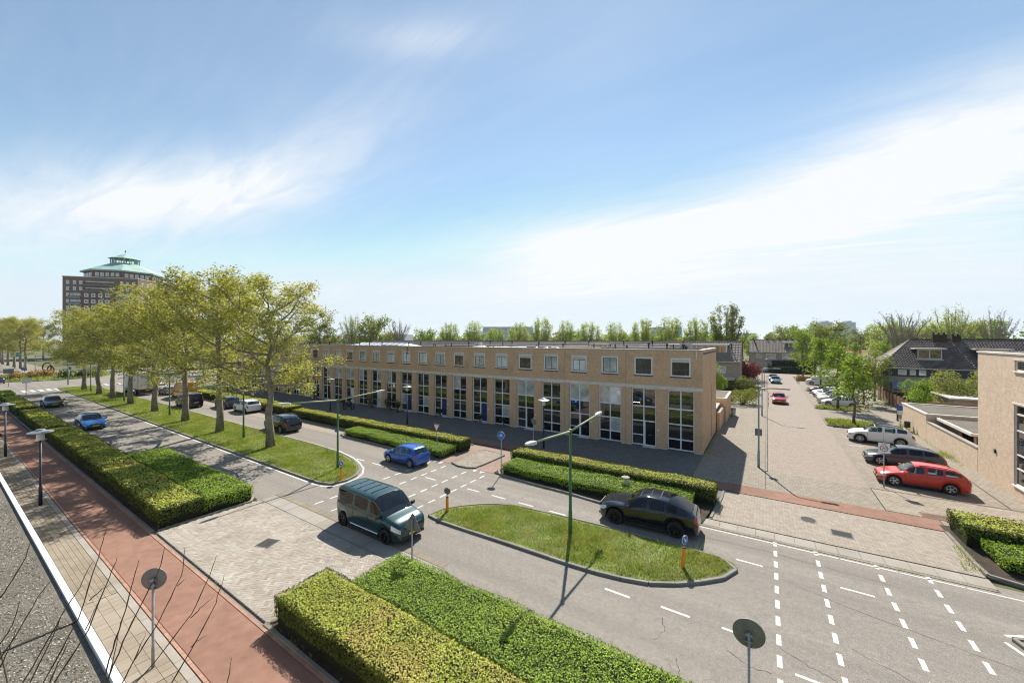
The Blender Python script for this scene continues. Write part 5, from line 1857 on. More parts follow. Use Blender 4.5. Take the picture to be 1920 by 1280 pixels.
# ---------------------------------------------------------------- hedges
def hedge(label, x0, x1, y0, y1, h, leaf, dens, mat, seed, group=None, z=.07, skew=(0, 0), rag=.05, ends=None, name='hedge'):
    """clipped hedge; skew shifts y of the right-hand end (front, back)"""
    rng = np.random.default_rng(seed)
    cx, cy = (x0 + x1) / 2, (y0 + y1) / 2
    t = thing(name, label, 'hedge', (cx, cy, z), 0, group)
    Lx, Ly = x1 - x0, y1 - y0

    def ysk(X, v):
        f = (X - x0) / Lx
        return y0 + skew[0] * f + (y1 + skew[1] * f - y0 - skew[0] * f) * v

    def bulge(X, Y):
        return (np.sin(X * .83 + seed * 3) * .5 + np.sin(X * 1.9 + seed) * .5 + np.sin(X * 4.3 + Y * 3.1 + seed * 2) * .3 + np.sin(Y * 5.7 - X * 2.3) * .3) * rag
    P, Nn = [], []
    n = int(Lx * Ly * dens)
    X = rng.uniform(x0, x1, n); v = rng.uniform(0, 1, n)
    Y = ysk(X, v)
    e = np.minimum(np.minimum((X - x0), (x1 - X)), np.minimum(v, 1 - v) * Ly)
    rnd = .12 * np.clip(1 - e / .22, 0, 1) ** 2
    Z = h + bulge(X, Y) - rnd + rng.normal(0, .018, n) - rng.exponential(.02, n)
    P.append(np.stack([X, Y, Z], 1)); Nn.append(np.tile([0, 0, 1.], (n, 1)))
    for side in range(4):
        ln = Lx if side < 2 else Ly
        m = int(ln * h * dens * .95)
        zz = h * rng.uniform(.05, 1, m) ** .8
        dep = np.abs(rng.normal(0, .03, m)) - .02
        if side < 2:
            X = rng.uniform(x0, x1, m)
            Y = ysk(X, 0) + dep + bulge(X, zz) if side == 0 else ysk(X, 1) - dep + bulge(X, zz)
            nr = [0, -1 if side == 0 else 1, .25]
            Y = Y + (.16 if side == 0 else -.16) * np.clip(1 - zz / h * 2.2, 0, 1)
        else:
            xx = x0 if side == 2 else x1
            v = rng.uniform(0, 1, m)
            X = np.full(m, xx) + (dep if side == 2 else -dep) + bulge(v * Ly, zz) + (.14 if side == 2 else -.14) * np.clip(1 - zz / h * 2.2, 0, 1)
            Y = ysk(np.full(m, xx), v)
            nr = [-1 if side == 2 else 1, 0, .25]
        P.append(np.stack([X, Y, zz], 1)); Nn.append(np.tile(np.array(nr, float), (m, 1)))
    # stray shoots
    m = int(Lx * Ly * 3)
    X = rng.uniform(x0, x1, m); Y = ysk(X, rng.uniform(0, 1, m))
    P.append(np.stack([X, Y, h + rng.uniform(.02, .12, m)], 1)); Nn.append(rng.normal(0, 1, (m, 3)))
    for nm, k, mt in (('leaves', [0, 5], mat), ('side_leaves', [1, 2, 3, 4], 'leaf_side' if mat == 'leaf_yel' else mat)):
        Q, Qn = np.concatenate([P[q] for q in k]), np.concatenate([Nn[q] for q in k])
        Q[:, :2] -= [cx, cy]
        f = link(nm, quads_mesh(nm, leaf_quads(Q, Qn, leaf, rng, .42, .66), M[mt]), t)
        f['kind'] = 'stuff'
    i = .07
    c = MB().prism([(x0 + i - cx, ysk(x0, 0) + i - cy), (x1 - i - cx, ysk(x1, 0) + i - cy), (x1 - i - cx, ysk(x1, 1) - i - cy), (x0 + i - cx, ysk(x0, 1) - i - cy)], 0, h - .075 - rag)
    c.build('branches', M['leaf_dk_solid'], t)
    return t


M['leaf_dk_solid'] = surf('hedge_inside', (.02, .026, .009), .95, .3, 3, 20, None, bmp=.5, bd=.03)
G = 'hedges along the road'
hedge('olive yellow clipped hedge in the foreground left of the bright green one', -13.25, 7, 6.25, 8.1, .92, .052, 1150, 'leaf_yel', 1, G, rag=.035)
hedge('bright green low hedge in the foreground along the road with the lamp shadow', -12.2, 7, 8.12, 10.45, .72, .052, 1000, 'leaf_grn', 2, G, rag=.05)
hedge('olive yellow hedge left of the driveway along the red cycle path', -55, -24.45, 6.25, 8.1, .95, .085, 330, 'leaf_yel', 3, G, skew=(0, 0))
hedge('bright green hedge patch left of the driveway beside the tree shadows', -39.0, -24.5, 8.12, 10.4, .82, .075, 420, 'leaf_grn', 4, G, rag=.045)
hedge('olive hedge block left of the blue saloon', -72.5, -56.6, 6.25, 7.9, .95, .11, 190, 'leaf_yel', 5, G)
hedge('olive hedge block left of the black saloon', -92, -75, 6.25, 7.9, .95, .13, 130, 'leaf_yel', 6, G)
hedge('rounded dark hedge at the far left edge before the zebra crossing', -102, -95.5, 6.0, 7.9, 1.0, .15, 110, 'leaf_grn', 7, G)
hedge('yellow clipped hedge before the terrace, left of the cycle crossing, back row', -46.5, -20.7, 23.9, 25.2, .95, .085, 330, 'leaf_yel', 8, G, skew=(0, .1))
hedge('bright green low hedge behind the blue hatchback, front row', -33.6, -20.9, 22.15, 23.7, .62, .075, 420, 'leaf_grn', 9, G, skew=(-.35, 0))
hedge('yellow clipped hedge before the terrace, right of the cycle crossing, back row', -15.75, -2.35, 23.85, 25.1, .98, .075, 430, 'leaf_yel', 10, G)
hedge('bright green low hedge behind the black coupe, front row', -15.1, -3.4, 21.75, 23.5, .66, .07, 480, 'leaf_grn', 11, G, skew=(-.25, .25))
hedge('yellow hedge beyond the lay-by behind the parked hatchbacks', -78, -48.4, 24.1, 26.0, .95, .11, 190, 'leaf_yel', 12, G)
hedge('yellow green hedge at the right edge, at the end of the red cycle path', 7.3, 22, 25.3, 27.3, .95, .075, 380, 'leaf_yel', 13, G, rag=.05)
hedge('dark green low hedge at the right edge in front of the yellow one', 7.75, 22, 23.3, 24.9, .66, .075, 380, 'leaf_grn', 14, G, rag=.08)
hedge('dark square hedge in front of the far semi-detached house', .3, 8.4, 127.6, 129.0, 1.75, .2, 60, 'leaf_dk', 15)
hedge('green clipped top hedge along the wall of the pair of houses behind', 1.2, 11.0, 130.5, 131.6, 3.2, .22, 45, 'leaf_dk', 16)


# ---------------------------------------------------------------- grass and weeds
def grass(name, poly, dens, hmin, hmax, wid, seed, parent=None, z=.075, mat='grass', clump=.5):
    rng = np.random.default_rng(seed)
    A = np.array(poly)
    x0, y0 = A.min(0); x1, y1 = A.max(0)
    n = int((x1 - x0) * (y1 - y0) * dens)
    X, Y = rng.uniform(x0, x1, n), rng.uniform(y0, y1, n)
    ins = np.zeros(n, bool)
    k = len(A)
    for i in range(k):
        (ax, ay), (bx, by) = A[i], A[(i + 1) % k]
        if ay == by:
            continue
        c = ((ay > Y) != (by > Y)) & (X < (bx - ax) * (Y - ay) / (by - ay) + ax)
        ins ^= c
    f = np.sin(X * 1.3 + seed) + np.sin(Y * 1.9 + X * .7) + np.sin(X * 3.7 - Y * 2.9) * .7
    keep = ins & (rng.uniform(0, 1, n) < .75 + .25 * f / 2)
    X, Y, f = X[keep], Y[keep], f[keep]
    n = len(X)
    h = rng.uniform(hmin, hmax, n) * (1 + clump * np.clip(f, -.8, 2) * .45)
    a = rng.uniform(0, 2 * PI, n)
    b = np.stack([np.cos(a), np.sin(a), np.zeros(n)], 1) * (wid * rng.uniform(.6, 1.4, n))[:, None]
    base = np.stack([X, Y, np.full(n, z)], 1)
    lean = np.stack([rng.normal(0, .5, n), rng.normal(0, .5, n), np.ones(n)], 1)
    tip = base + lean * h[:, None]
    o = link(name, tris_mesh(name, np.stack([base - b, base + b, tip], 1), M[mat]), parent)
    o['kind'] = 'stuff'
    return o


def inset(P, d):
    A = np.array(P); c = A.mean(0)
    v = A - c
    L_ = np.linalg.norm(v, axis=1, keepdims=True)
    return [tuple(q) for q in (c + v * (1 - d / L_))]


I1a = [(-60, 14.08), (-24.2, 14.08), (-23.3, 14.3), (-23.0, 15.0), (-23.2, 15.9), (-24.3, 16.95), (-25.7, 17.6), (-29, 18.4), (-33, 18.62), (-60, 18.62)]
grass('grass', I1a, 560, .05, .15, .016, 21)
grass('grass', [(-111, 14.1), (-60, 14.1), (-60, 18.62), (-111, 18.62)], 160, .07, .18, .03, 22)
grass('grass', inset(ISL2, .28), 1100, .04, .13, .011, 23)
grass('grass', inset(ISL2, .5), 45, .14, .30, .014, 24, clump=.9)
grass('grass', [(6.7, 17.7), (7.2, 18.3), (9, 18.8), (14, 18.8), (14, 14.7), (11, 14.7), (8.3, 15.8)], 500, .06, .2, .012, 25)
for i, (x0, x1, y0, y1) in enumerate(((5.5, 9.5, 53.1, 56.5), (5.5, 9.8, 65.3, 66.9), (6.1, 8.4, 86.4, 88.1), (6.2, 8.1, 113.1, 116.9))):
    grass('weeds', rect(x0, x1, y0, y1), 170, .12, .45, .05, 30 + i, z=.1, mat='grass' if i < 2 else 'leaf_gold')
rg = random.Random(5)
for i, P in enumerate(([(11.6, 41), (12.05, 41), (12.05, 58), (11.8, 58)], [(11.3, 43.5), (12.05, 43.5), (12.05, 45), (11.4, 45)], [(11.6, 54.5), (12.05, 54.5), (12.05, 57), (11.6, 57)], [(-4.15, 34.2), (-3.9, 34.2), (-3.9, 55), (-4.15, 55)], [(-21.5, 21.9), (-21.15, 21.9), (-21.1, 25), (-21.4, 25)], [(-2.35, 22.6), (-1.9, 22.4), (-1.9, 24.4), (-2.3, 24.4)], [(6.5, 22.8), (7.2, 22.7), (7.2, 25.0), (6.9, 25.2)], [(-24.5, 6.1), (-24.1, 6.1), (-24.2, 10.5), (-24.5, 10.5)], [(-24.2, 5.98), (-13.6, 5.98), (-13.6, 6.1), (-24.2, 6.1)], [(-13.4, 5.98), (0, 5.98), (0, 6.3), (-13.4, 6.3)], [(-14.0, 6.4), (-13.3, 6.3), (-12.2, 8.4), (-12.6, 8.6)])):
    grass('weeds', P, (90, 260, 220, 120, 160, 160, 260, 90, 25, 60, 130)[i], .04, (.22, .5, .55, .2, .16, .12, .25, .1, .06, .14, .14)[i], .014, 40 + i, z=.05)


# ---------------------------------------------------------------- trees
def branchy(rng, H, th, r0, spread, nl, ns, nt, style):
    """skeleton: list of (points, radii); returns segments and leaf cluster centres"""
    segs, ends = [], []
    lead = [Vector((0, 0, 0))]
    wob = .07 if style == 'plane' else .035
    n = 9
    for i in range(1, n + 1):
        z = H * .93 * i / n
        lead.append(Vector((rng.uniform(-1, 1) * wob * min(i, 3), rng.uniform(-1, 1) * wob * min(i, 3), z)))
    rad_ = [r0 * (1.12 if i == 0 else 1) * (1 - .93 * (i / n) ** .9) + .015 for i in range(n + 1)]
    segs.append((lead, rad_))

    def along(P, t):
        f = t * (len(P) - 1)
        i = min(int(f), len(P) - 2)
        return P[i] + (P[i + 1] - P[i]) * (f - i)
    ga = rng.uniform(0, 6)
    for k in range(nl):
        u = (k + .5) / nl
        if style == 'vase':
            z0 = th + (H * .25) * u * rng.uniform(.5, 1)
        else:
            z0 = th + (H * .90 - th) * (u ** 1.05)
        ga += 2.4 + rng.uniform(-.35, .35)
        p0 = along(lead, min(z0 / (H * .93), .99))
        # crown envelope
        if style == 'plane':
            zz = (z0 - th) / (H - th)
            rr = spread * (1.0 - .55 * zz ** 1.6) * rng.uniform(.72, 1.12)
            rise = rr * rng.uniform(.40, .95) + (1.6 if zz > .5 else .2)
            if zz < .18:
                rise = rr * rng.uniform(.05, .42)
        elif style == 'vase':
            ze = H * (.40 + .60 * rng.random() ** .8)
            rr = spread * math.sqrt(max(.02, 1 - ((ze - .66 * H) / (.36 * H)) ** 2)) * rng.uniform(.75, 1.0)
            rise = max(1.0, ze - z0)
        elif style == 'fan':
            z0 = th + H * .12 * u
            p0 = along(lead, z0 / (H * .93))
            rr = spread * math.sqrt(rng.random())
            rise = (H - z0) * (1 - .30 * (rr / spread) ** 2) * rng.uniform(.82, 1.0)
        elif style == 'column':
            zz = (z0 - th) / (H - th)
            rr = spread * (1 - .75 * zz) * rng.uniform(.6, 1.1)
            rise = rr * rng.uniform(.3, .7)
        else:
            zz = (z0 - th) / (H - th)
            rr = spread * math.sqrt(max(.05, 1 - (zz * 1.02 - .25) ** 2)) * rng.uniform(.7, 1.05)
            rise = rr * rng.uniform(.1, .5)
        end = p0 + Vector((math.cos(ga) * rr, math.sin(ga) * rr, rise))
        if end.z > H:
            end.z = H - rng.uniform(0, .5)
        mid = p0.lerp(end, .5) + Vector((rng.uniform(-.1, .1) * rr, rng.uniform(-.1, .1) * rr, (-.10 if style != 'vase' else -.02) * rr + rng.uniform(-.08, .08) * rr))
        if style == 'fan':
            mid = p0.lerp(end, .5) + Vector((rng.uniform(-.3, .3), rng.uniform(-.3, .3), .25 * rr))
        if style == 'vase':
            mid = Vector((p0.x + (end.x - p0.x) * .72, p0.y + (end.y - p0.y) * .72, p0.z + (end.z - p0.z) * .42))
        P = [p0, p0.lerp(mid, .55) + Vector((0, 0, -.02 * rr)), mid, mid.lerp(end, .55) + Vector((rng.uniform(-.05, .05), rng.uniform(-.05, .05), .04)) * rr, end]
        rl = r0 * (.42 if style != 'vase' else .34) * (1 - .55 * u) + .012
        segs.append((P, [rl, rl * .8, rl * .6, rl * .38, .012]))
        for s_ in range(ns):
            t = .25 + .75 * (s_ + rng.random()) / ns
            q0 = along(P, t)
            d = (along(P, min(1, t + .1)) - along(P, max(0, t - .1))).normalized()
            l2 = (rr if style != 'fan' else H * .25) * (.55 if style != 'vase' else .35) * (1.15 - t * .6) * rng.uniform(.6, 1.2) + .15
            dv = (d * .6 + Vector((rng.gauss(0, .6), rng.gauss(0, .6), rng.gauss(.12, .45)))).normalized()
            if style in ('vase', 'fan'):
                dv = (d * 1.2 + Vector((rng.gauss(0, .3), rng.gauss(0, .3), .5))).normalized()
            q1 = q0 + dv * l2
            qm = q0.lerp(q1, .5) + Vector((rng.uniform(-.1, .1), rng.uniform(-.1, .1), rng.uniform(-.05, .1))) * l2
            segs.append(([q0, qm, q1], [rl * .28 + .006, rl * .18 + .005, .006]))
            for w_ in range(nt):
                tt = rng.uniform(.35, 1.0)
                b0 = q0.lerp(q1, tt)
                e = b0 + Vector((rng.gauss(0, 1), rng.gauss(0, 1), rng.gauss(.2, .8))).normalized() * rng.uniform(.25, .6) * (1 if style != 'vase' else .6)
                segs.append(([b0, e], [.010, .004]))
                ends.append(e)
    return segs, ends


def tree_meshes(seed, H, th, r0, spread, nl, ns, nt, style, nleaf, leaf, lmat, bark, sig=.28, bare=0.0, tw=5):
    rng = random.Random(seed)
    segs, ends = branchy(rng, H, th, r0, spread, nl, ns, nt, style)
    b = MB()
    for i, (P, R) in enumerate(segs):
        b.tube(P, R, 9 if i == 0 else (6 if len(P) > 3 else (4 if len(P) == 3 else 3)), i == 0)
    # root flare
    tm = b.mesh('trunk', M[bark], True)
    nr = np.random.default_rng(seed)
    E = np.array([tuple(e) for e in ends])
    if bare:
        E = E[nr.uniform(0, 1, len(E)) > bare]
    wts = nr.uniform(.3, 1.5, len(E)); wts /= wts.sum()
    idx = nr.choice(len(E), nleaf, p=wts)
    C = E[idx] + nr.normal(0, sig, (nleaf, 3)) * np.array([1, 1, .95])
    Nn = unit(C - np.array([0, 0, H * .5])) * .6 + np.array([0, 0, .7])
    cm = quads_mesh('crown', leaf_quads(C, Nn, leaf, nr, .9, .75), M[lmat])
    return tm, cm


def tree(meshes, label, loc, rz=0, sc=1.0, group=None, name='tree', cat='tree'):
    t = thing(name, label, cat, loc, rz, group, sc)
    link('trunk', meshes[0], t)
    link('crown', meshes[1], t)
    return t


PL = [tree_meshes([131, 101, 102][i], 15.6 + (.7 if i == 0 else 0), 5.7, .33, 5.3, 20, 9, 5, 'plane', [20000, 22000, 22000][i], .18, 'leaf_plane', 'bark', .27) for i in range(3)]
GP = 'plane trees on the long grass median'
plab = ['plane tree nearest the camera on the median, with the tallest open crown', 'second plane tree from the median tip', 'third plane tree from the median tip, in front of the yellow van', 'fourth plane tree from the median tip, right of the box truck rear',
        'fifth plane tree from the median tip, across the box truck', 'sixth plane tree from the median tip, with a forked trunk', 'seventh plane tree from the median tip', 'eighth plane tree, at the roundabout end of the median']
px_ = [-35.2, -45.3, -54.5, -64.8, -75.1, -84.2, -92.8, -103.6]
scl = [1.0, .93, .93, .92, .94, .92, .92, .93]
for i in range(8):
    tree(PL[[0, 1, 2, 0, 1, 2, 1, 0][i]], plab[i], (px_[i], 16.25, .05), [.6, 2.2, 4.0, 3.3, 5.2, 1.1, 3.9, 4.4][i], (1.0, 1.0, [.84, .97, .93, .89, .87, .86, .85, .85][i]), GP, 'plane_tree')
far_pl = [(-184, 17), (-196, 17.2), (-209, 17), (-223, 16.8), (-235, 16.5), (-250, 17), (-160, 42), (-148, 48), (-175, 40), (-133, 44), (-190, 44), (-215, 42), (-240, 44), (-270, 30), (-122, 50)]
fpl = ['first plane tree beyond the roundabout, nearest the sculpture', 'second plane tree beyond the roundabout', 'third plane tree beyond the roundabout', 'fourth plane tree beyond the roundabout', 'fifth plane tree beyond the roundabout, by the teal board', 'sixth plane tree beyond the roundabout, at the photo edge']
for i, (x, y) in enumerate(far_pl):
    tree(PL[(i + 1) % 3], fpl[i] if i < 6 else 'olive plane tree crown in the clump behind the roundabout under the brick tower', (x, y, 0), i * 1.7, .96 if i < 6 else .95, 'plane trees beyond the roundabout', 'plane_tree')

# young street trees
YT = [tree_meshes(200 + i, 7.6, 2.2, .13, 1.9, 14, 6, 4, 'column', 2600, .21, 'leaf_fresh', 'bark2', .24) for i in range(2)]
GY = 'young street trees in the planting beds'
tree(YT[0], 'young fresh green street tree in the bed beside the white SUV', (7.65, 53.9, .1), .3, 1.0, GY, 'street_tree')
tree(YT[1], 'young street tree in the bed at the near end of the parked row', (7.75, 66.1, .1), 2, 1.14, GY, 'street_tree')
tree(YT[0], 'young street tree in front of the white panel van', (8.3, 91.0, .1), 4, 1.28, GY, 'street_tree')
tree(YT[1], 'young street tree behind the white panel van by the golden bush', (7.1, 115, .1), 1, 1.5, GY, 'street_tree')
YS = tree_meshes(205, 7.0, 2.2, .12, 1.7, 12, 6, 4, 'round', 3000, .20, 'leaf_mid', 'bark2', .28)
tree(YS, 'darker leafy tree at the corner of the tiled house behind the fence', (13.4, 78, 0), 1, 1.0, None, 'garden_tree')
tree(YS, 'leafy tree behind the young street trees at the corner of the fence', (11.3, 72.5, 0), 2.6, .92, None, 'garden_tree')
FT = tree_meshes(206, 9, 2.2, .15, 2.2, 12, 6, 3, 'column', 1700, .34, 'leaf_fresh', 'bark2', .3)
fy = [(33, 190), (40, 192), (47, 190), (54, 194), (27, 188), (62, 200), (20, 180), (13, 160), (28, 150)]
for i, (x, y) in enumerate(fy):
    tree(FT, 'slim yellow green young tree in the far car park', (x, y, 0), i, .9 + .12 * ((i * 7) % 4), 'young trees in the far car park', 'young_tree')

# vase-shaped trees behind the terrace
VT = [tree_meshes(300 + i, 15.5, 4.0, .30, 3.3, 34, 8, 5, 'vase', 7500, .30, 'leaf_pale', 'barkpale', .32) for i in range(2)]
GV = 'upright vase-shaped trees behind the terrace'
vt = [(843, -109.7, 16.3), (890, -96.5, 16.6), (931, -85.9, 14.3), (974, -75.6, 14.9), (1016, -66.3, 16.5), (1061, -57, 15.2), (1105, -48.6, 15.3), (1154, -39.9, 14.7), (1206, -31.3, 15.7), (1255, -23.9, 15.0), (1305, -16.7, 15.1)]
vo = ['first', 'second', 'third', 'fourth', 'fifth', 'sixth', 'seventh', 'eighth', 'ninth', 'tenth', 'eleventh']
for i, (u, x, top) in enumerate(vt):
    tree(VT[i % 2], 'upright pruned tree behind the terrace, %s from the left of the even row' % vo[i], (x, 120, 0), i * 1.3, (1.15 + .12 * math.sin(i * 2.3), 1.15 + .12 * math.sin(i * 2.3), top / 15.3 * (1 + .03 * math.sin(i * 5.1))), GV, 'upright_tree')
VB = tree_meshes(310, 18, 3.0, .42, 4.6, 26, 9, 5, 'vase', 9000, .36, 'leaf_mid', 'bark2', .34)
tree(VB, 'tallest full green upright tree behind the terrace corner', (-8.3, 110, 0), 1, 1.0, None, 'upright_tree')
VN = [tree_meshes(320 + i, 16.5, 2.2, .36, 5.6, 26, 13, 5, 'fan', [900, 5200, 1300][i], .26, ['leaf_brown', 'leaf_pale', 'leaf_brown'][i], 'barkpale', .3, tw=4) for i in range(3)]
tree(VN[0], 'bare fan-shaped tree behind the hip of the tiled house', (28.2, 135, 0), 0, (1.05, 1.05, 1.02), None, 'bare_tree')
tree(VN[1], 'half-leafed fan-shaped tree behind the tiled roof ridge', (35.5, 130, 0), 1, (.9, .9, 1.0), None, 'bare_tree')
tree(VN[2], 'thin dark bare tree behind the tiled roof at the right edge', (42, 130, 0), 2, (.6, .6, .98), None, 'bare_tree')
tree(VN[2], 'brownish bare upright tree left of the skylight roof', (-123, 105, 0), .5, (.85, .85, 1.05), None, 'bare_tree')
tree(VN[0], 'bare twiggy tree at the far right edge of the photo', (50, 128, 0), 1.5, (.5, .5, .75), None, 'bare_tree')
tree(VN[1], 'sparse upright tree left of the conical green tree', (-146, 110, 0), .5, (.95, .95, 1.22), None, 'upright_tree')
tree(VN[1], 'broad upright grey green tree just right of the nearest plane tree', (-161, 110, 0), 2.5, (1.1, 1.1, 1.24), None, 'upright_tree')

# rounded trees
RT = [tree_meshes(400 + i, 13, 2.4, .30, 4.6, 18, 6, 4, 'round', 3600, .48, ['leaf_mid', 'leaf_pale', 'leaf_fresh'][i], 'bark2', .55) for i in range(3)]
rt = [(0, -179, 105, 1.5, 'dense olive tree rising beside the nearest plane tree crown'), (0, -132.5, 100, 1.38, 'dense dark green pointed tree behind the skylight roof'), (2, -112.7, 110, 1.0, 'yellow green low round tree behind the terrace roof'),
      (0, 6, 150, .95, 'round green tree behind the far semi-detached house'), (2, -12, 140, .85, 'bright green round tree between the two house roofs')]
for k, x, y, s, lb in rt:
    tree(RT[k], lb, (x, y, 0), x, s, None, 'round_tree')
rng_ = random.Random(9)
i = 0
for x in range(-330, 140, 12):
    y = rng_.uniform(165, 215)
    k = rng_.choice([0, 1, 1, 2, 0])
    s = rng_.uniform(.82, 1.18) * (1.05 if x > 10 else .95)
    tree(RT[k], ['mid green', 'pale spring green', 'fresh yellow green'][k] + ' round tree in the belt of trees along the horizon', (x + rng_.uniform(-4, 4), y, 0), rng_.uniform(0, 6), s, 'belt of trees along the horizon, ' + ['mid green', 'pale green', 'fresh green'][k], 'round_tree')
for x in range(8, 150, 9):
    y = rng_.uniform(255, 300)
    k = rng_.choice([0, 1, 0, 2])
    tree(RT[k], ['mid green', 'pale spring green', 'fresh yellow green'][k] + ' tall tree behind the far car park', (x + rng_.uniform(-3, 3), y, 0), rng_.uniform(0, 6), rng_.uniform(1.1, 1.5), 'tall trees behind the far car park, ' + ['mid green', 'pale green', 'fresh green'][k], 'round_tree')
# distant wood: reads as one mass
nr = np.random.default_rng(77)
n = 26000
X = nr.uniform(-1100, 700, n)
Yb = 430 + 60 * np.sin(X * .011) + nr.uniform(0, 60, n)
top = 10 + 4 * np.sin(X * .09) + 3 * np.sin(X * .23 + 1) + 2 * np.sin(X * .51)
Z = top * nr.uniform(0, 1, n) ** .6
o = link('treeline', quads_mesh('treeline', leaf_quads(np.stack([X, Yb, Z], 1), np.tile([0, -.6, .6], (n, 1)), 3.4, nr, .8, .8), M['leaf_mid']))
tag(o, 'hazy green woodland along the whole horizon', 'woodland', kind='stuff')


# ---------------------------------------------------------------- shrubs
def shrub(name, label, loc, lobes, n, leaf, mat, seed, cat='shrub', stem=True, core=True):
    """lobes: (x, y, z, r) blobs filled with leaves near the surface"""
    nr = np.random.default_rng(seed)
    t = thing(name, label, cat, loc)
    V = np.array([l[3] ** 2 for l in lobes]); V /= V.sum()
    idx = nr.choice(len(lobes), n, p=V)
    Lb = np.array(lobes)[idx]
    d = unit(nr.normal(0, 1, (n, 3)))
    r = Lb[:, 3] * nr.uniform(.55, 1.06, n) ** .6 * (1 + .10 * np.sin(d[:, 0] * 7 + seed) + .08 * np.sin(d[:, 1] * 9))
    C = Lb[:, :3] + d * r[:, None]
    C = C[C[:, 2] > .02]
    d = unit(C - np.array(lobes)[:, :3].mean(0))
    f = link('leaves', quads_mesh('leaves', leaf_quads(C, d + [0, 0, .5], leaf, nr, .8, .7), M[mat]), t)
    f['kind'] = 'stuff'
    b = MB()
    rr = random.Random(seed)
    for l in lobes:
        b.tube([(rr.uniform(-.1, .1), rr.uniform(-.1, .1), 0), (l[0] * .5, l[1] * .5, l[2] * .6), (l[0], l[1], l[2])], [.06, .04, .015], 5)
        for q in range(4):
            e = Vector((rr.gauss(0, 1), rr.gauss(0, 1), rr.gauss(.4, .8))).normalized() * l[3] * .8
            b.tube([(l[0] * .7, l[1] * .7, l[2] * .75), (l[0] + e.x, l[1] + e.y, max(.05, l[2] + e.z))], [.025, .006], 4)
    b.build('branches', M['bark2'], t)
    return t


def blob(rr, n, rad_, h, spread):
    return [(rr.uniform(-spread, spread), rr.uniform(-spread, spread), rr.uniform(h * .35, h), rr.uniform(rad_ * .6, rad_)) for _ in range(n)]


rr = random.Random(3)
shrub('maple', 'dark red leaved maple at the left of the side street', (-3.2, 89, 0), blob(rr, 9, 1.5, 3.9, 1.9) + [(0, 0, 4.1, 1.2)], 5200, .22, 'leaf_red', 1, 'tree')
shrub('bush', 'yellow green leafy bush beside the gravel-roofed garage', (-2.9, 63.5, 0), blob(rr, 10, .85, 1.6, 1.5) + [(-1.6, -.8, .6, .8), (1.1, 1.2, 1.5, .8)], 5200, .13, 'leaf_bush', 2)
shrub('bush', 'big rounded dark green shrub in front of the red maple', (-3.2, 76.5, 0), [(0, 0, 1.2, 1.7), (-.8, .5, 1.4, 1.3), (.9, -.3, .9, 1.3)], 5200, .16, 'leaf_mid', 3)
shrub('bush', 'dark round conifer shrub nearest the garage', (-5.6, 69, 0), [(0, 0, .8, 1.0), (0, 0, 1.5, .8)], 2400, .13, 'leaf_dk', 4)
shrub('bush', 'dark conifer shrub left of the round one against the house', (-7.6, 72, 0), [(0, 0, 1.0, 1.1), (0, 0, 1.9, .8)], 2400, .14, 'leaf_dk', 5)
shrub('bush', 'dark shrub mass under the red maple', (-5.5, 84, 0), blob(rr, 6, 1.3, 2.2, 1.6), 3000, .18, 'leaf_dk', 6)
shrub('garden_tree', 'light green leafy tree against the terrace side wall top', (-6.9, 66, 0), blob(rr, 8, 1.1, 4.6, 1.2) + [(0, 0, 4.9, 1.0), (.9, 0, 2.6, 1.1)], 4200, .17, 'leaf_fresh', 7, 'tree')
shrub('bush', 'yellow green bushes between the two tiled houses', (-7.0, 104, 0), blob(rr, 8, 1.7, 3.0, 1.8), 3000, .25, 'leaf_bush', 8)
shrub('garden_tree', 'round fresh green garden tree in front of the dark weatherboards', (17.0, 70.4, 0), blob(rr, 9, 1.0, 3.2, 1.3) + [(0, 0, 2.9, 1.3)], 5600, .15, 'leaf_fresh', 9, 'tree')
shrub('bush', 'round dark clipped shrub behind the brown garden fence', (15.9, 68.5, 0), [(0, 0, 1.5, 1.5), (.3, 0, 1.0, 1.5)], 5000, .13, 'leaf_grn', 10)
shrub('garden_tree', 'wide olive green tree behind the garage beside the pale building', (18.6, 64.0, 0), blob(rr, 10, 1.6, 4.4, 2.0) + [(-1.6, 0, 4.6, 1.1), (1.8, 0, 4.9, 1.3)], 9000, .17, 'leaf_bush', 11, 'tree')
shrub('bush', 'golden orange bush by the far end of the parking bay', (6.7, 107.5, 0), blob(rr, 6, .8, .9, 1.0), 1700, .18, 'leaf_gold', 12)
shrub('bush', 'yellow bush left of the far house gable', (-6.2, 116, 0), blob(rr, 6, 1.4, 2.4, 1.5), 1800, .25, 'leaf_fresh', 13)
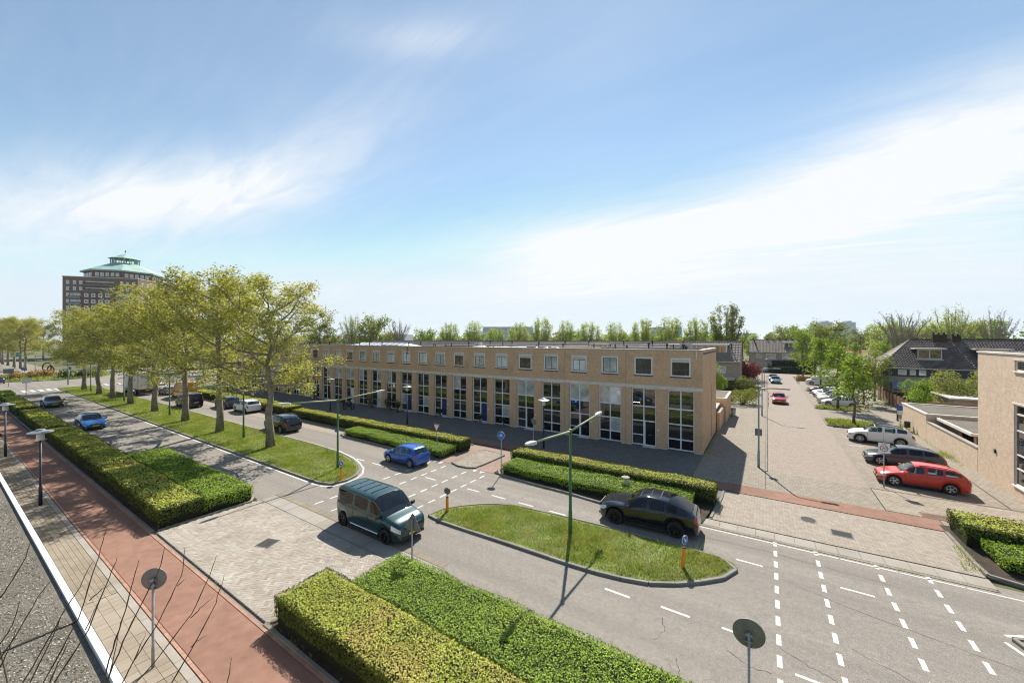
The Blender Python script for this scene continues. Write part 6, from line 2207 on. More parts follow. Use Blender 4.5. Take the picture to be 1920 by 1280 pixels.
# roundabout planting
mound = MB()
ring_ = [(-146 + 12.5 * math.cos(a), 17 + 10.5 * math.sin(a)) for a in np.linspace(0, 2 * PI, 33)[:-1]]
mound.prism(ring_, -.02, .12)
mo = mound.build('roundabout', M['grassbase']); mo['kind'] = 'structure'
mm = MB().add([(p[0], p[1], .12) for p in ring_] + [(-146 + (p[0] + 146) * .5, 17 + (p[1] - 17) * .5, .8) for p in ring_] + [(-146, 17, 1.0)],
              [(i, (i + 1) % 32, 32 + (i + 1) % 32, 32 + i) for i in range(32)] + [(32 + i, 32 + (i + 1) % 32, 64) for i in range(32)])
mm.build('mound', M['grassbase'], mo)
grass('grass', ring_, 30, .15, .5, .1, 60, z=.3)
for i, (x, y, s, mt, lb) in enumerate(((-140.5, 11.0, 1.15, 'leaf_gold', 'golden ornamental grass clump on the roundabout, leftmost'), (-140.5, 13.6, 1.25, 'leaf_gold', 'golden ornamental grass clump in the middle of the roundabout bed'), (-139.5, 16.3, 1.3, 'leaf_gold', 'golden ornamental grass clump below the ring sculpture'),
                                       (-136.5, 19.0, 1.3, 'leaf_dk', 'dark spreading shrub on the roundabout right of the sculpture'), (-136, 20.8, 1.1, 'leaf_dk', 'dark low shrub at the right end of the roundabout bed'), (-138, 23.5, 1.2, 'leaf_bush', 'yellow green shrub behind the dark one on the roundabout'), (-142, 15.3, 1.0, 'leaf_dk', 'dark low shrub between the golden grasses'))):
    shrub('bush' if 'shrub' in lb else 'ornamental_grass', lb, (x, y, .3), blob(rr, 5, .9 * s, .9 * s, 1.0 * s), 900, .28, mt, 70 + i)
# pots by the terrace doors
for i, (x, y, s, lb) in enumerate(((-44.6, 33.2, 1.25, 'big dark round shrub in a pot left of the white terrace door'), (-40.9, 33.2, 1.0, 'dark round potted shrub right of the white terrace door'), (-26.0, 33.3, .5, 'small potted plant by a blue terrace door'), (-23.0, 33.35, .45, 'low potted plant at a pier left of the third pair of windows'), (-32.0, 33.4, .5, 'potted plant at a terrace door behind the hedge'), (-49.5, 33.4, .6, 'potted shrub before the ninth terrace door'), (-58.0, 33.3, .7, 'grey green potted shrub far along the terrace'))):
    t = shrub('potted_plant', lb, (x, y, .05), [(0, 0, .55 + .5 * s, .62 * s), (0, 0, .3 + .9 * s, .45 * s)], int(900 * s), .09, 'leaf_dk', 90 + i, 'potted plant')
    MB().lathe([(.0, 0), (.18 * s + .06, 0), (.26 * s + .06, .5 * s + .05), (.22 * s + .05, .5 * s + .05), (0, .45 * s)], 14).build('pot', M['signback'], t)
t = shrub('planter_urn', 'dark urn on a pedestal with a drooping plant right of the white door', (-38.9, 33.0, .05), [(0, 0, 1.15, .38), (.2, 0, 1.0, .3), (-.2, 0, 1.0, .3)], 500, .09, 'leaf_dk', 99, 'planter')
MB().lathe([(0, 0), (.2, 0), (.2, .08), (.09, .15), (.09, .55), (.28, .75), (.32, .95), (.27, .95), (0, .85)], 16).build('urn', M['blackmat'], t)


# ---------------------------------------------------------------- bare twigs in front of the camera, rising from the flat roof
TW = [((200, 989), (185, 1040), (147, 1160), (80, 1280)), ((220, 1045), (205, 1080), (165, 1180), (95, 1290)), ((172, 1054), (150, 1100), (118, 1150), (60, 1250), (30, 1300)), ((260, 1049), (250, 1090), (230, 1160), (205, 1235), (190, 1290)),
      ((310, 1025), (297, 1070), (265, 1130), (232, 1200), (195, 1290)), ((348, 1025), (340, 1080), (300, 1160), (250, 1240), (218, 1300)), ((406, 1041), (392, 1080), (360, 1150), (290, 1240), (240, 1295)), ((420, 1078), (405, 1130), (358, 1220), (315, 1290)),
      ((58, 1012), (45, 1050), (15, 1100), (-15, 1140)), ((93, 1090), (70, 1120), (30, 1190), (-10, 1250)), ((38, 1125), (25, 1170), (5, 1200), (-15, 1230)), ((30, 1178), (10, 1230), (-10, 1270)), ((435, 1232), (424, 1290)), ((225, 1165), (215, 1220), (200, 1290)), ((120, 1145), (95, 1200), (50, 1290)), ((130, 1200), (110, 1240), (85, 1300))]
FOR = [((401, 1117), (375, 1140), (358, 1157)), ((388, 1190), (370, 1200), (358, 1212)), ((349, 1083), (340, 1090), (333, 1098)), ((210, 1092), (190, 1105), (168, 1125)), ((183, 1130), (172, 1155), (160, 1180)), ((275, 1185), (262, 1210), (252, 1235))]
fA = rad(33.3)
Fv, Rv = Vector((-math.sin(fA), math.cos(fA), 0)), Vector((math.cos(fA), math.sin(fA), 0))


def at(u, v, d):
    """point seen at pixel (u, v) of the 1920 wide photograph at distance d along the view"""
    return Fv * d + Rv * ((u - 960) / 728 * d) + Vector((0, 0, 9.2 - (v - 636) / 728 * d))


t = thing('bare_sapling', 'bare thin branches rising in front of the flat roof at the lower left', 'sapling', (0, 0, 0))
rg = random.Random(2)
for i, P in enumerate(TW + FOR):
    d = 4.2 + rg.uniform(-.5, .5) + (.2 if P in FOR else 0)
    pts = [at(u, v, d + .25 * k) for k, (u, v) in enumerate(P)]
    if P in TW:
        a, b = pts[-2], pts[-1]
        dirn = (b - a).normalized()
        root = Vector((-5.2 + rg.uniform(-.8, .8), 1.0 + rg.uniform(-.4, .4), 3.0))
        pts.append(b.lerp(root, .5) + dirn * .3)
        pts.append(root)
    n = len(pts)
    r = [(.0022 + .009 * (k / (n - 1)) ** .9) * (1 if P in TW else .55) for k in range(n)]
    # buds: small swellings
    Q, R = [], []
    for k in range(n - 1):
        for q in range(4):
            f = q / 4
            Q.append(pts[k].lerp(pts[k + 1], f) + Vector((rg.uniform(-1, 1), rg.uniform(-1, 1), rg.uniform(-1, 1))) * .006)
            R.append((r[k] + (r[k + 1] - r[k]) * f) * (1.35 if q == 2 and k < 3 else 1))
    Q.append(pts[-1]); R.append(r[-1])
    MB().tube(Q, R, 6).build('branch', M['twig'], t, True)


# ---------------------------------------------------------------- flat roof below the camera
t = thing('flat_roof', 'gravel-covered flat roof with a white metal edge in the lower left corner', 'flat roof', (0, 0, 0))
MB().box(-80, -12.3, -.6, 1.82, 2.9, 3.2).build('gravel_bed', M['gravelroof'], t)
MB().add([(-12.3, -.6, 2.7), (30, -.6, 2.7), (30, 1.82, 2.7), (-12.3, 1.82, 2.7), (-12.3, -.6, 3.175), (30, -.6, 3.05), (30, 1.82, 3.05), (-12.3, 1.82, 3.175)], [(4, 5, 6, 7), (0, 1, 5, 4), (2, 3, 7, 6)]).build('gravel_bed', M['gravelroof'], t)
MB().tube([(-12.3, 1.82, 3.195), (-12.32, 1.2, 3.2), (-12.28, .6, 3.19), (-12.3, -.5, 3.2)], .011, 6).build('roof_seam', M['crack'], t)
for i in range(24):
    x0 = -60 + i * 3.0
    MB().box(x0, x0 + 2.99, 1.83, 1.94, 2.85, 3.27).build('roof_edge', M['white'], t)
MB().box(-60, 12, 1.60, 1.92, 0, 2.84).build('wall', M['brickgrey'], t)
nr = np.random.default_rng(8)
n = 26000
X = nr.uniform(-30, -4, n); Y = nr.uniform(-.5, 1.7, n)
X = -4 - (26 * nr.uniform(0, 1, n) ** 1.6)
Z = np.where(X < -12.3, 3.2, 3.175 - (X + 12.3) * .125 / 42.3)
C = np.stack([X, Y, Z + .006], 1)
o = link('gravel', quads_mesh('gravel', leaf_quads(C, np.tile([0, 0, 1.], (n, 1)), .032, nr, .45, .9), M['pebble']), t)
o['kind'] = 'stuff'

# ---------------------------------------------------------------- pale brick building at the right edge
B = thing('brick_building', 'pale brick building with tall narrow windows at the right edge of the photo', 'building', (0, 0, 0))


def wall_x(b, X0, X1, y0, y1, z0, z1, holes):
    ys = sorted({y0, y1, *[h[0] for h in holes], *[h[1] for h in holes]})
    zs = sorted({z0, z1, *[h[2] for h in holes], *[h[3] for h in holes]})
    for a, c in zip(ys[:-1], ys[1:]):
        for d, e in zip(zs[:-1], zs[1:]):
            if any(h[0] < (a + c) / 2 < h[1] and h[2] < (d + e) / 2 < h[3] for h in holes):
                continue
            b.box(X0, X1, a, c, d, e)


hl = [(34.0, 35.12, 7.35, 7.98), (33.9, 35.2, .72, 5.42)]
b = MB()
wall_x(b, 12.1, 12.4, 29.5, 39.85, 0, 8.3, hl)
b.box(12.4, 24, 39.55, 39.85, 0, 8.3)
b.box(12.4, 24, 29.5, 29.8, 0, 8.3)
b.build('wall', M['brickpale'], B)
MB().box(12.38, 24, 29.8, 39.55, 8.0, 8.15).build('roof', M['roofgrey'], B)
MB().box(12.05, 12.42, 29.45, 39.9, 8.302, 8.40).box(12.421, 24, 39.54, 39.9, 8.302, 8.40).build('coping', M['concrete'], B)
for (y0, y1, z0, z1, tr_) in ((34.0, 35.12, 7.35, 7.98, ()), (33.9, 35.2, .72, 5.42, (1.7, 2.5, 3.9, 4.85))):
    fr = MB()
    tt = .08
    for a in ((y0 + .003, y0 + tt, z0, z1), (y1 - tt, y1 - .003, z0, z1), (y0 + tt, y1 - tt, z0 + .003, z0 + tt), (y0 + tt, y1 - tt, z1 - tt, z1 - .003)):
        fr.box(12.16, 12.26, a[0], a[1], a[2], a[3])
    for z in tr_:
        fr.box(12.165, 12.255, y0 + tt, y1 - tt, z - .04, z + .04)
    wn = fr.build('window', M['white'], B)
    zs = [z0 + tt] + list(tr_) + [z1 - tt]
    for a, c in zip(zs[:-1], zs[1:]):
        MB().box(12.2, 12.21, y0 + tt, y1 - tt, a + .04, c - .04).build('pane', M['pane_room'], wn)
    MB().box(12.02, 12.15, y0 - .06, y1 + .06, z0 - .07, z0 - .003).build('sill', M['concrete'], wn)
    MB().box(12.05, 12.098, y0 - .1, y1 + .1, z1 + .003, z1 + .09).build('lintel', M['concrete'], wn)
MB().box(12.04, 12.098, 37.3, 37.45, 2.0, 2.25).build('wall_vent', M['blackmat'], B)

# garden wall, garage, carport behind it
gw = thing('garden_wall', 'pale brick garden wall with a light coping joining the building and the garage', 'wall', (0, 0, 0))
MB().box(12.1, 12.32, 39.9, 50.2, 0, 1.70).build('wall', M['brickpale'], gw)
for i in range(10):
    MB().box(12.06, 12.36, 39.9 + i * 1.03, 39.9 + i * 1.03 + 1.02, 1.702, 1.78).build('coping_stone', M['slab'], gw)
ga = thing('garage', 'low pale brick garage with a gravel roof behind the parked cars', 'garage', (0, 0, 0))
MB().box(12.1, 18.5, 50.25, 57.8, 0, 2.32).build('wall', M['brickpale'], ga)
MB().box(12.3, 18.3, 50.45, 57.6, 2.322, 2.36).build('gravel_roof', M['gravelroof'], ga)
rm_ = MB()
for a in ((12.06, 12.29, 50.2, 57.85), (18.31, 18.54, 50.2, 57.85), (12.291, 18.309, 50.2, 50.44), (12.291, 18.309, 57.61, 57.85)):
    rm_.box(a[0], a[1], a[2], a[3], 2.324, 2.44)
rm_.build('roof_edge', M['concrete'], ga)
cp = thing('carport', 'low carport with dark boarded sides beside the garage', 'carport', (0, 0, 0))
MB().box(12.9, 18.4, 43.2, 50.1, 2.02, 2.12).build('gravel_roof', M['gravelroof'], cp)
rm_ = MB()
rm_.box(12.7, 12.89, 43.0, 50.1, 1.98, 2.18); rm_.box(12.891, 18.4, 43.0, 43.19, 1.98, 2.18)
rm_.build('roof_edge', M['concrete'], cp)
for i in range(18):
    MB().box(14.2, 14.24, 43.3 + i * .36, 43.3 + i * .36 + .33, 0, 2.0).build('board', M['wooddark'], cp)
for y in (43.3, 46.6, 49.8):
    MB().box(12.95, 13.07, y - .06, y + .06, 0, 2.015).build('post', M['brickgrey'], cp)
sh = thing('garden_shed', 'flat-roofed brick outbuilding with a blue door behind the garage', 'shed', (0, 0, 0))
MB().box(16.6, 23, 60.2, 65.5, 0, 2.9).build('wall', M['brickgrey'], sh)
MB().box(16.2, 23.2, 59.6, 65.7, 2.902, 3.05).build('roof', M['concrete'], sh)
MB().box(19.1, 20.2, 60.12, 60.195, .1, 2.2).build('door', M['blueboard'], sh)
MB().box(19.1, 20.2, 60.12, 60.195, 2.22, 2.7).build('pane', M['white'], sh)
MB().cyl((18.5, 61.5, 3.05), .12, .22, 10).build('vent', M['galv'], sh)
pg = thing('pergola', 'brown wooden pergola beam between the garage and the shed', 'pergola', (0, 0, 0))
MB().box(14.3, 19.5, 59.0, 59.14, 2.35, 2.52).build('beam', M['woodbrown'], pg)
for x in (14.5, 19.3):
    MB().box(x - .07, x + .07, 59.0, 59.14, 0, 2.345).build('post', M['woodbrown'], pg)
t = thing('garden_gate', 'brown slatted wooden gate between the fence and the garage', 'gate', (0, 0, 0))
for i in range(11):
    MB().box(12.35 + i * .19 + .05, 12.35 + i * .19 + .21, 60.3, 60.34, .25, 1.75 + .08 * math.sin(i * .3)).build('slat', M['woodbrown'], t)
for z in (.5, 1.45):
    MB().box(12.3, 14.6, 60.345, 60.39, z, z + .1).build('rail', M['woodbrown'], t)
MB().box(14.52, 14.70, 60.2, 60.4, 0, 1.95).box(12.2, 12.34, 60.2, 60.4, 0, 1.95).build('post', M['wooddark'], t)
# fence along the garden
fe = thing('garden_fence', 'brown board fence with dark posts along the garden of the tiled house', 'fence', (0, 0, 0))
bm_ = MB().box(-.02, .02, 0, .185, .1, 1.62).mesh('board', M['woodbrown'])
FX = lambda y: 14.35 + (y - 60.4) * .012
for i in range(12):
    y0 = 60.5 + i * 1.85
    MB().box(FX(y0) - .07, FX(y0) + .07, y0 - .07, y0 + .07, 0, 1.92).build('post', M['wooddark'], fe)
    for k in range(9):
        link('board', bm_, fe, (FX(y0), y0 + .08 + k * .19, .1 * math.sin(k / 8 * PI)))
    MB().box(FX(y0) - .05, FX(y0) + .05, y0 + .08, y0 + 1.77, 0, .10).build('gravel_board', M['slab'], fe)


# ---------------------------------------------------------------- tiled houses
def tile_roof(name, p00, p10, p01, p11, nu, nv, mat, parent, lift=.035):
    """courses of pantiles on the slope p00-p10 (eave) to p01-p11 (ridge): each tile is its own curved strip"""
    p00, p10, p01, p11 = map(Vector, (p00, p10, p01, p11))
    nrm = (p10 - p00).cross(p01 - p00).normalized()
    if nrm.z < 0:
        nrm = -nrm
    V, F = [], []
    for j in range(nv):
        a, c = j / nv, min(1.0, (j + 1.12) / nv)
        e0, e1 = p00.lerp(p01, a), p10.lerp(p11, a)
        f0, f1 = p00.lerp(p01, c), p10.lerp(p11, c)
        m = max(1, int(nu * (e1 - e0).length / (p10 - p00).length))
        for i in range(m):
            o = len(V)
            for q, hh in ((0, .0), (.28, .045), (.62, .045), (.97, 0)):
                u = (i + q) / m
                V.append(e0.lerp(e1, u) + nrm * (lift + hh + .03))
                V.append(f0.lerp(f1, u) + nrm * (hh + .006))
                if q in (0, .97):
                    pass
            F += [(o, o + 2, o + 3, o + 1), (o + 2, o + 4, o + 5, o + 3), (o + 4, o + 6, o + 7, o + 5)]
            o2 = len(V)
            V.append(e0.lerp(e1, i / m)); V.append(e0.lerp(e1, (i + .97) / m))
            F += [(o2, o2 + 1, o + 6, o + 4, o + 2, o)]
    b = MB(); b.v = [tuple(v) for v in V]; b.f = F
    o = b.build(name, mat, parent)
    o['kind'] = 'stuff'
    MB().add([p00, p10, p11, p01], [(0, 1, 2, 3)]).build('roof_deck', M['blackmat'], parent)
    return o


R_ = thing('tiled_house', 'house row with dark hipped tile roof, white dormers and black boarded upper floor', 'house', (0, 0, 0))
x0, x1, y0, y1 = 14.6, 62, 79.4, 87
EZ, RZ = 5.0, 9.15
MB().box(x0, x1, y0, y1, 0, 3.75).build('wall', M['brickgrey'], R_)
up = MB()
up.box(x0 - .03, x1, y0 - .03, y1 + .03, 3.752, EZ)
up.build('boarding', M['dkframe'], R_)
for i in range(5):
    MB().box(x0 - .06, x1, y0 - .052, y0 - .032, 3.78 + i * .245, 3.78 + i * .245 + .225).build('weatherboard', M['dkframe'], R_)
ov = .55
A = (x0 - ov, y0 - ov, EZ); Bp = (x1, y0 - ov, EZ); C_ = (x0 - ov, y1 + ov, EZ); Dp = (x1, y1 + ov, EZ)
ym = (y0 + y1) / 2
r0 = (x0 + 3.7, ym, RZ); r1 = (x1, ym, RZ)
tile_roof('roof_tiles', A, Bp, r0, r1, 160, 15, M['tileroof'], R_)
tile_roof('roof_tiles', C_, A, (r0[0], ym + .01, RZ), (r0[0], ym - .01, RZ), 30, 15, M['tileroof'], R_)
MB().add([C_, Dp, r1, r0], [(3, 2, 1, 0)]).build('rear_roof', M['tileroof'], R_)
MB().tube([r0, r1], .13, 6).tube([A, r0], .11, 6).tube([C_, r0], .11, 6).build('ridge_tiles', M['blackmat'], R_)
MB().box(x0 - ov - .12, x1, y0 - ov - .14, y0 - ov + .02, EZ - .10, EZ + .02).box(x0 - ov - .12, x0 - ov + .02, y0 - ov + .02, y1 + ov, EZ - .10, EZ + .02).build('gutter', M['cream'], R_)
for x in (15.2, 21.6):
    MB().tube([(x, y0 - ov, EZ - .1), (x, y0 - .35, EZ - .5), (x, y0 - .1, EZ - .75), (x, y0 - .1, 0)], .05, 8).build('downpipe', M['zinc'], R_)
for (a, c) in ((16.1, 17.2), (17.35, 18.15), (18.3, 19.2), (19.55, 20.4), (20.55, 21.3)):
    w_ = frame(MB(), a, c, 3.9, 4.85, .07, y0 - .10, y0 - .056).build('window', M['dkframe'], R_)
    MB().box(a + .05, c - .05, y0 - .075, y0 - .07, 3.95, 4.8).build('pane', M['pane_blind'] if a < 19 else M['pane_room'], w_)
for (dx0, dx1) in ((18.3, 21.0), (24.3, 27.2), (31, 33.7)):
    d = MB()
    yb, yt = y0 - ov + 1.25, ym - .2
    d.box(dx0, dx1, yb, yt + 1.2, 6.1, 7.75)
    dm = d.build('dormer', M['dkframe'], R_)
    MB().box(dx0 - .3, dx1 + .3, yb - .35, yt + 1.2, 7.752, 7.92).build('dormer_roof', M['cream'], dm)
    w_ = frame(MB(), dx0 + .1, dx1 - .1, 6.35, 7.74, .10, yb - .06, yb - .003, ((dx0 + dx1) / 2,)).build('dormer_window', M['cream'], dm)
    MB().box(dx0 - .05, dx1 + .05, yb - .12, yb - .002, 6.1, 6.34).build('dormer_sill', M['zinc'], dm)
    for q in ((dx0 + .2, (dx0 + dx1) / 2 - .05), ((dx0 + dx1) / 2 + .05, dx1 - .2)):
        MB().box(q[0], q[1], yb - .035, yb - .03, 6.45, 7.64).build('pane', M['pane_amber'], dm)
for (cx, w_, h_) in ((20.6, 1.5, .75), (22.6, .9, .55), (30.2, .35, .9)):
    c_ = MB().box(cx, cx + w_, ym - .5, ym + .3, 8.7, RZ + h_).build('chimney', M['wooddark'] if w_ > .5 else M['galv'], R_)
    for q in np.linspace(cx + .2, cx + w_ - .2, max(1, int(w_ / .45))):
        MB().cyl((q, ym - .1, RZ + h_), .11, .3, 8).build('chimney_pot', M['blackmat'], c_)
# awnings and ground floor openings
for (a, c) in ((15.6, 18.2), (20.4, 23.5)):
    w_ = frame(MB(), a, c, .3, 2.3, .08, y0 - .08, y0 - .004, ((a + c) / 2,)).build('window', M['white'], R_)
    MB().box(a + .05, c - .05, y0 - .05, y0 - .04, .35, 2.25).build('pane', M['pane_dark'], w_)
    aw = MB().add([(a - .2, y0 - .05, 3.0), (c + .2, y0 - .05, 3.0), (c + .2, y0 - 1.5, 2.2), (a - .2, y0 - 1.5, 2.2), (a - .2, y0 - 1.5, 2.0), (c + .2, y0 - 1.5, 2.0)], [(0, 1, 2, 3), (3, 2, 5, 4)])
    aw.build('awning', plain('awning_cloth%d' % int(a), (.20, .25, .42), .8), R_)


def gable_house(name, label, x0, x1, y0, y1, ez, rz, wallm, tilem, nu, nv, doors=(), dorm=(), wins=(), face=True):
    H = thing(name, label, 'house', (0, 0, 0))
    ym = (y0 + y1) / 2
    b = MB().box(x0, x1, y0, y1, 0, ez)
    for x in (x0, x1):
        q = .25 if x == x0 else -.25
        b.add([(x, y0, ez), (x, y1, ez), (x, ym, rz - .15), (x + q, y0, ez), (x + q, y1, ez), (x + q, ym, rz - .15)], [(0, 1, 2), (5, 4, 3), (0, 2, 5, 3), (1, 4, 5, 2)])
    b.build('wall', wallm, H)
    tile_roof('roof_tiles', (x0 - .15, y0 - .45, ez), (x1 + .15, y0 - .45, ez), (x0 - .15, ym, rz), (x1 + .15, ym, rz), nu, nv, tilem, H)
    MB().add([(x0 - .15, y1 + .45, ez), (x1 + .15, y1 + .45, ez), (x1 + .15, ym, rz), (x0 - .15, ym, rz)], [(3, 2, 1, 0)]).build('rear_roof', tilem, H)
    MB().tube([(x0 - .15, ym, rz + .03), (x1 + .15, ym, rz + .03)], .12, 6).build('ridge_tiles', tilem, H)
    MB().box(x0 - .1, x1 + .1, y0 - .58, y0 - .44, ez - .12, ez + .02).build('gutter', M['cream'], H)
    for (a, c, z0, z1) in wins:
        w_ = frame(MB(), a, c, z0, z1, .09, y0 - .06, y0 - .004, ((a + c) / 2,)).build('window', M['white'], H)
        MB().box(a + .06, c - .06, y0 - .035, y0 - .03, z0 + .06, z1 - .06).build('pane', M['pane_net'], w_)
    for (a, c, z0, z1, dy) in dorm:
        d = MB().box(a, c, y0 + dy, ym + 1, z0, z1).build('dormer', M['white'], H)
        MB().box(a - .2, c + .2, y0 + dy - .3, ym + 1, z1 + .002, z1 + .16).build('dormer_roof', M['concrete'], d)
        n = max(2, int((c - a) / 1.0))
        for i in range(n):
            p, q = a + .15 + i * (c - a - .3) / n, a + .15 + (i + 1) * (c - a - .3) / n
            MB().box(p + .05, q - .05, y0 + dy - .02, y0 + dy - .003, z0 + .25, z1 - .15).build('pane', M['pane_amber'] if i % 2 else M['pane_room'], d)
    return H


gh = gable_house('row_house_block', 'long tiled house row behind the flat-roofed terrace, seen over its roof', -112, -4.0, 80.6, 88.6, 5.15, 8.75, M['brickgrey'], M['tileroofgrey'], 230, 12,
                 dorm=((-16.5, -6.2, 6.35, 8.1, 1.4), (-33, -29, 6.35, 8.1, 1.4)), wins=((-8.0, -6.3, 3.0, 4.3), (-11.5, -9.5, 3.0, 4.3)))
MB().box(-10.5, -4.2, 79.2, 80.55, 2.1, 2.3).build('canopy', M['concrete'], gh)
MB().tube([(-5.6, 82.9, 7.2), (-5.5, 82.6, 8.5)], .1, 8).build('flue', M['blackmat'], gh)
for x in (-62, -55, -47, -40, -34, -26, -20, -14):
    MB().tube([(x, 83.8, 8.2), (x, 83.7, 9.0)], .12, 8).build('flue', M['blackmat'], gh)
fh = gable_house('semi_detached_house', 'pair of grey brown houses closing the end of the side street', -4.1, 9.6, 132, 140.5, 5.6, 9.0, M['brickgrey'], M['tileroofgrey'], 40, 12,
                 dorm=((3.9, 8.2, 6.5, 8.3, 1.3),), wins=((-2.6, -1.2, 3.9, 5.0), (-.2, 2.0, 3.7, 5.2), (3.6, 6.0, 3.7, 5.2), (7.4, 8.4, 3.9, 5.0), (-2.9, 0, .4, 2.3), (.8, 3.0, .4, 2.4), (4.5, 7, .4, 2.4)))
MB().box(-4.2, 9.7, 131.2, 131.98, 2.5, 2.68).build('canopy', M['concrete'], fh)
for x in (-3.2, 8.6):
    MB().tube([(x + .6, 133.8, 7.2), (x - .2, 134.6, 9.4)], .16, 8).build('flue', M['blackmat'], fh)
for x in np.linspace(0, 7.5, 6):
    MB().cyl((x, 136.2, 9.0), .16, .45, 8).build('chimney_pot', M['blackmat'], fh)
# low house ends at the left of the side street
lg = thing('garage', 'low garage with a gravel roof at the end of the terrace side wall', 'garage', (0, 0, 0))
MB().box(-9.2, -3.75, 48.6, 55.4, 0, 2.62).build('wall', M['brick'], lg)
MB().box(-9.0, -3.95, 48.8, 55.2, 2.622, 2.66).build('gravel_roof', M['gravelroof'], lg)
rm_ = MB()
for a in ((-9.25, -9.01, 48.55, 55.45), (-3.94, -3.70, 48.55, 55.45), (-9.009, -3.941, 48.55, 48.79), (-9.009, -3.941, 55.21, 55.45)):
    rm_.box(a[0], a[1], a[2], a[3], 2.624, 2.74)
rm_.build('roof_edge', M['concrete'], lg)
MB().box(-9.0, -4.3, 44.4, 48.5, 2.1, 2.22).build('canopy', M['roofwhite'], lg)
sw = thing('garden_wall', 'tan brick garden wall continuing the terrace side wall to the garage', 'wall', (0, 0, 0))
MB().box(-4.22, -3.98, 44.0, 48.52, 0, 1.75).build('wall', M['brick'], sw)
for i in range(4):
    MB().box(-4.26, -3.94, 44.0 + i * 1.13, 44.0 + i * 1.13 + 1.12, 1.752, 1.83).build('coping_stone', M['slab'], sw)
gd = thing('garden_screen', 'dark garden screen with a pale top rail behind the shrubs', 'fence', (0, 0, 0))
for i in range(9):
    MB().box(-9.6 + i * .62, -9.6 + i * .62 + .6, 78.0, 78.06, 0, 2.0).build('panel', M['wooddark'], gd)
MB().box(-9.7, -4.0, 77.95, 78.1, 2.002, 2.14).build('top_rail', M['concrete'], gd)

# ---------------------------------------------------------------- brick tower with green copper roof
Tw = thing('apartment_tower', 'brick apartment tower with a green copper roof and lantern above the plane trees', 'apartment building', (0, 0, 0))
Lc, Cc, Rc = Vector((-288, 38, 0)), Vector((-269.5, 61, 0)), Vector((-290.8, 83, 0))
Bc = Lc + Rc - Cc
TZ = 40.0
MB().prism([(p.x, p.y) for p in (Lc, Cc, Rc, Bc)], 0, TZ).build('wall', M['brickbrown'], Tw)


def face_pt(P, Q, f, out):
    d = (Q - P)
    n_ = Vector((d.y, -d.x, 0)).normalized()
    return P + d * f + n_ * out


def on_face(P, Q, f0, f1, z0, z1, o0, o1, name, mat, parent):
    a, b_, c, d = face_pt(P, Q, f0, o0), face_pt(P, Q, f1, o0), face_pt(P, Q, f1, o1), face_pt(P, Q, f0, o1)
    return MB().prism([(p.x, p.y) for p in (a, b_, c, d)], z0, z1).build(name, mat, parent)


fh_ = 3.1
on_face(Lc, Cc, .255, .69, 0, 33.3, .003, .9, 'projecting_bay', M['brickred'], Tw)
for r in range(9):
    z = 36.4 - r * fh_
    if r < 2:
        cols = [.067, .155, .237, .776, .858, .94]
    else:
        cols = [.067, .94]
        for f in (.325, .416, .511, .602):
            w_ = on_face(Lc, Cc, f - .028, f + .028, z - .1, z + 1.8, .903, 1.0, 'window', M['white'], Tw)
            on_face(Lc, Cc, f - .014, f + .014, z + .45, z + 1.35, 1.003, 1.02, 'pane', M['pane_room'], w_)
    for f in cols:
        w_ = on_face(Lc, Cc, f - .02, f + .02, z, z + 1.8, .003, .1, 'window', M['white'], Tw)
        on_face(Lc, Cc, f - .012, f + .012, z + .25, z + 1.55, .103, .12, 'pane', M['pane_tower'], w_)
    if r < 2:
        b_ = on_face(Lc, Cc, .28, .70, z - .9, z + .5, .01, 1.3, 'balcony', M['brickbrown'], Tw)
        on_face(Lc, Cc, .30, .68, z + .5, z + 1.7, .02, .12, 'pane', M['pane_tower'], b_)
        on_face(Lc, Cc, .29, .69, z + .52, z + .95, 1.2, 1.28, 'railing', M['blackmat'], b_)
    else:
        for (f0, f1) in ((.09, .245), (.70, .90)):
            b_ = on_face(Lc, Cc, f0, f1, z - .6, z - .35, .01, 1.2, 'balcony', M['concrete'], Tw)
            on_face(Lc, Cc, f0 + .01, f1 - .01, z - .3, z + 1.8, .02, .1, 'pane', M['pane_tower'], b_)
            on_face(Lc, Cc, f0, f1, z - .3, z + .55, 1.12, 1.18, 'railing', M['pane_dark'], b_)
    for f in (.10, .22, .34, .78, .9):
        w_ = on_face(Cc, Rc, f - .022, f + .022, z, z + 1.8, .003, .1, 'window', M['white'], Tw)
        on_face(Cc, Rc, f - .013, f + .013, z + .25, z + 1.55, .103, .12, 'pane', M['pane_tower'], w_)
    on_face(Cc, Rc, .45, .70, z - .6, z + .5, .01, 1.2, 'balcony', M['brickbrown'], Tw)
on_face(Lc, Cc, -.005, 1.005, TZ, TZ + .35, -.5, .12, 'parapet', M['concrete'], Tw)
on_face(Cc, Rc, -.005, .999, TZ, TZ + .35, -.5, .12, 'parapet', M['concrete'], Tw)
ctr = (Lc + Rc) / 2
th0 = math.atan2((Cc - Lc).y, (Cc - Lc).x)


def octo(r, a=PI / 8):
    return [(ctr.x + r * math.cos(th0 + a + k * PI / 4), ctr.y + r * math.sin(th0 + a + k * PI / 4)) for k in range(8)]


def frustum(r0, z0, r1, z1, name, mat):
    A, Bq = octo(r0), octo(r1)
    return MB().add([(p[0], p[1], z0) for p in A] + [(p[0], p[1], z1) for p in Bq], [(i, (i + 1) % 8, 8 + (i + 1) % 8, 8 + i) for i in range(8)] + [tuple(range(8, 16)), tuple(range(7, -1, -1))]).build(name, mat, Tw)


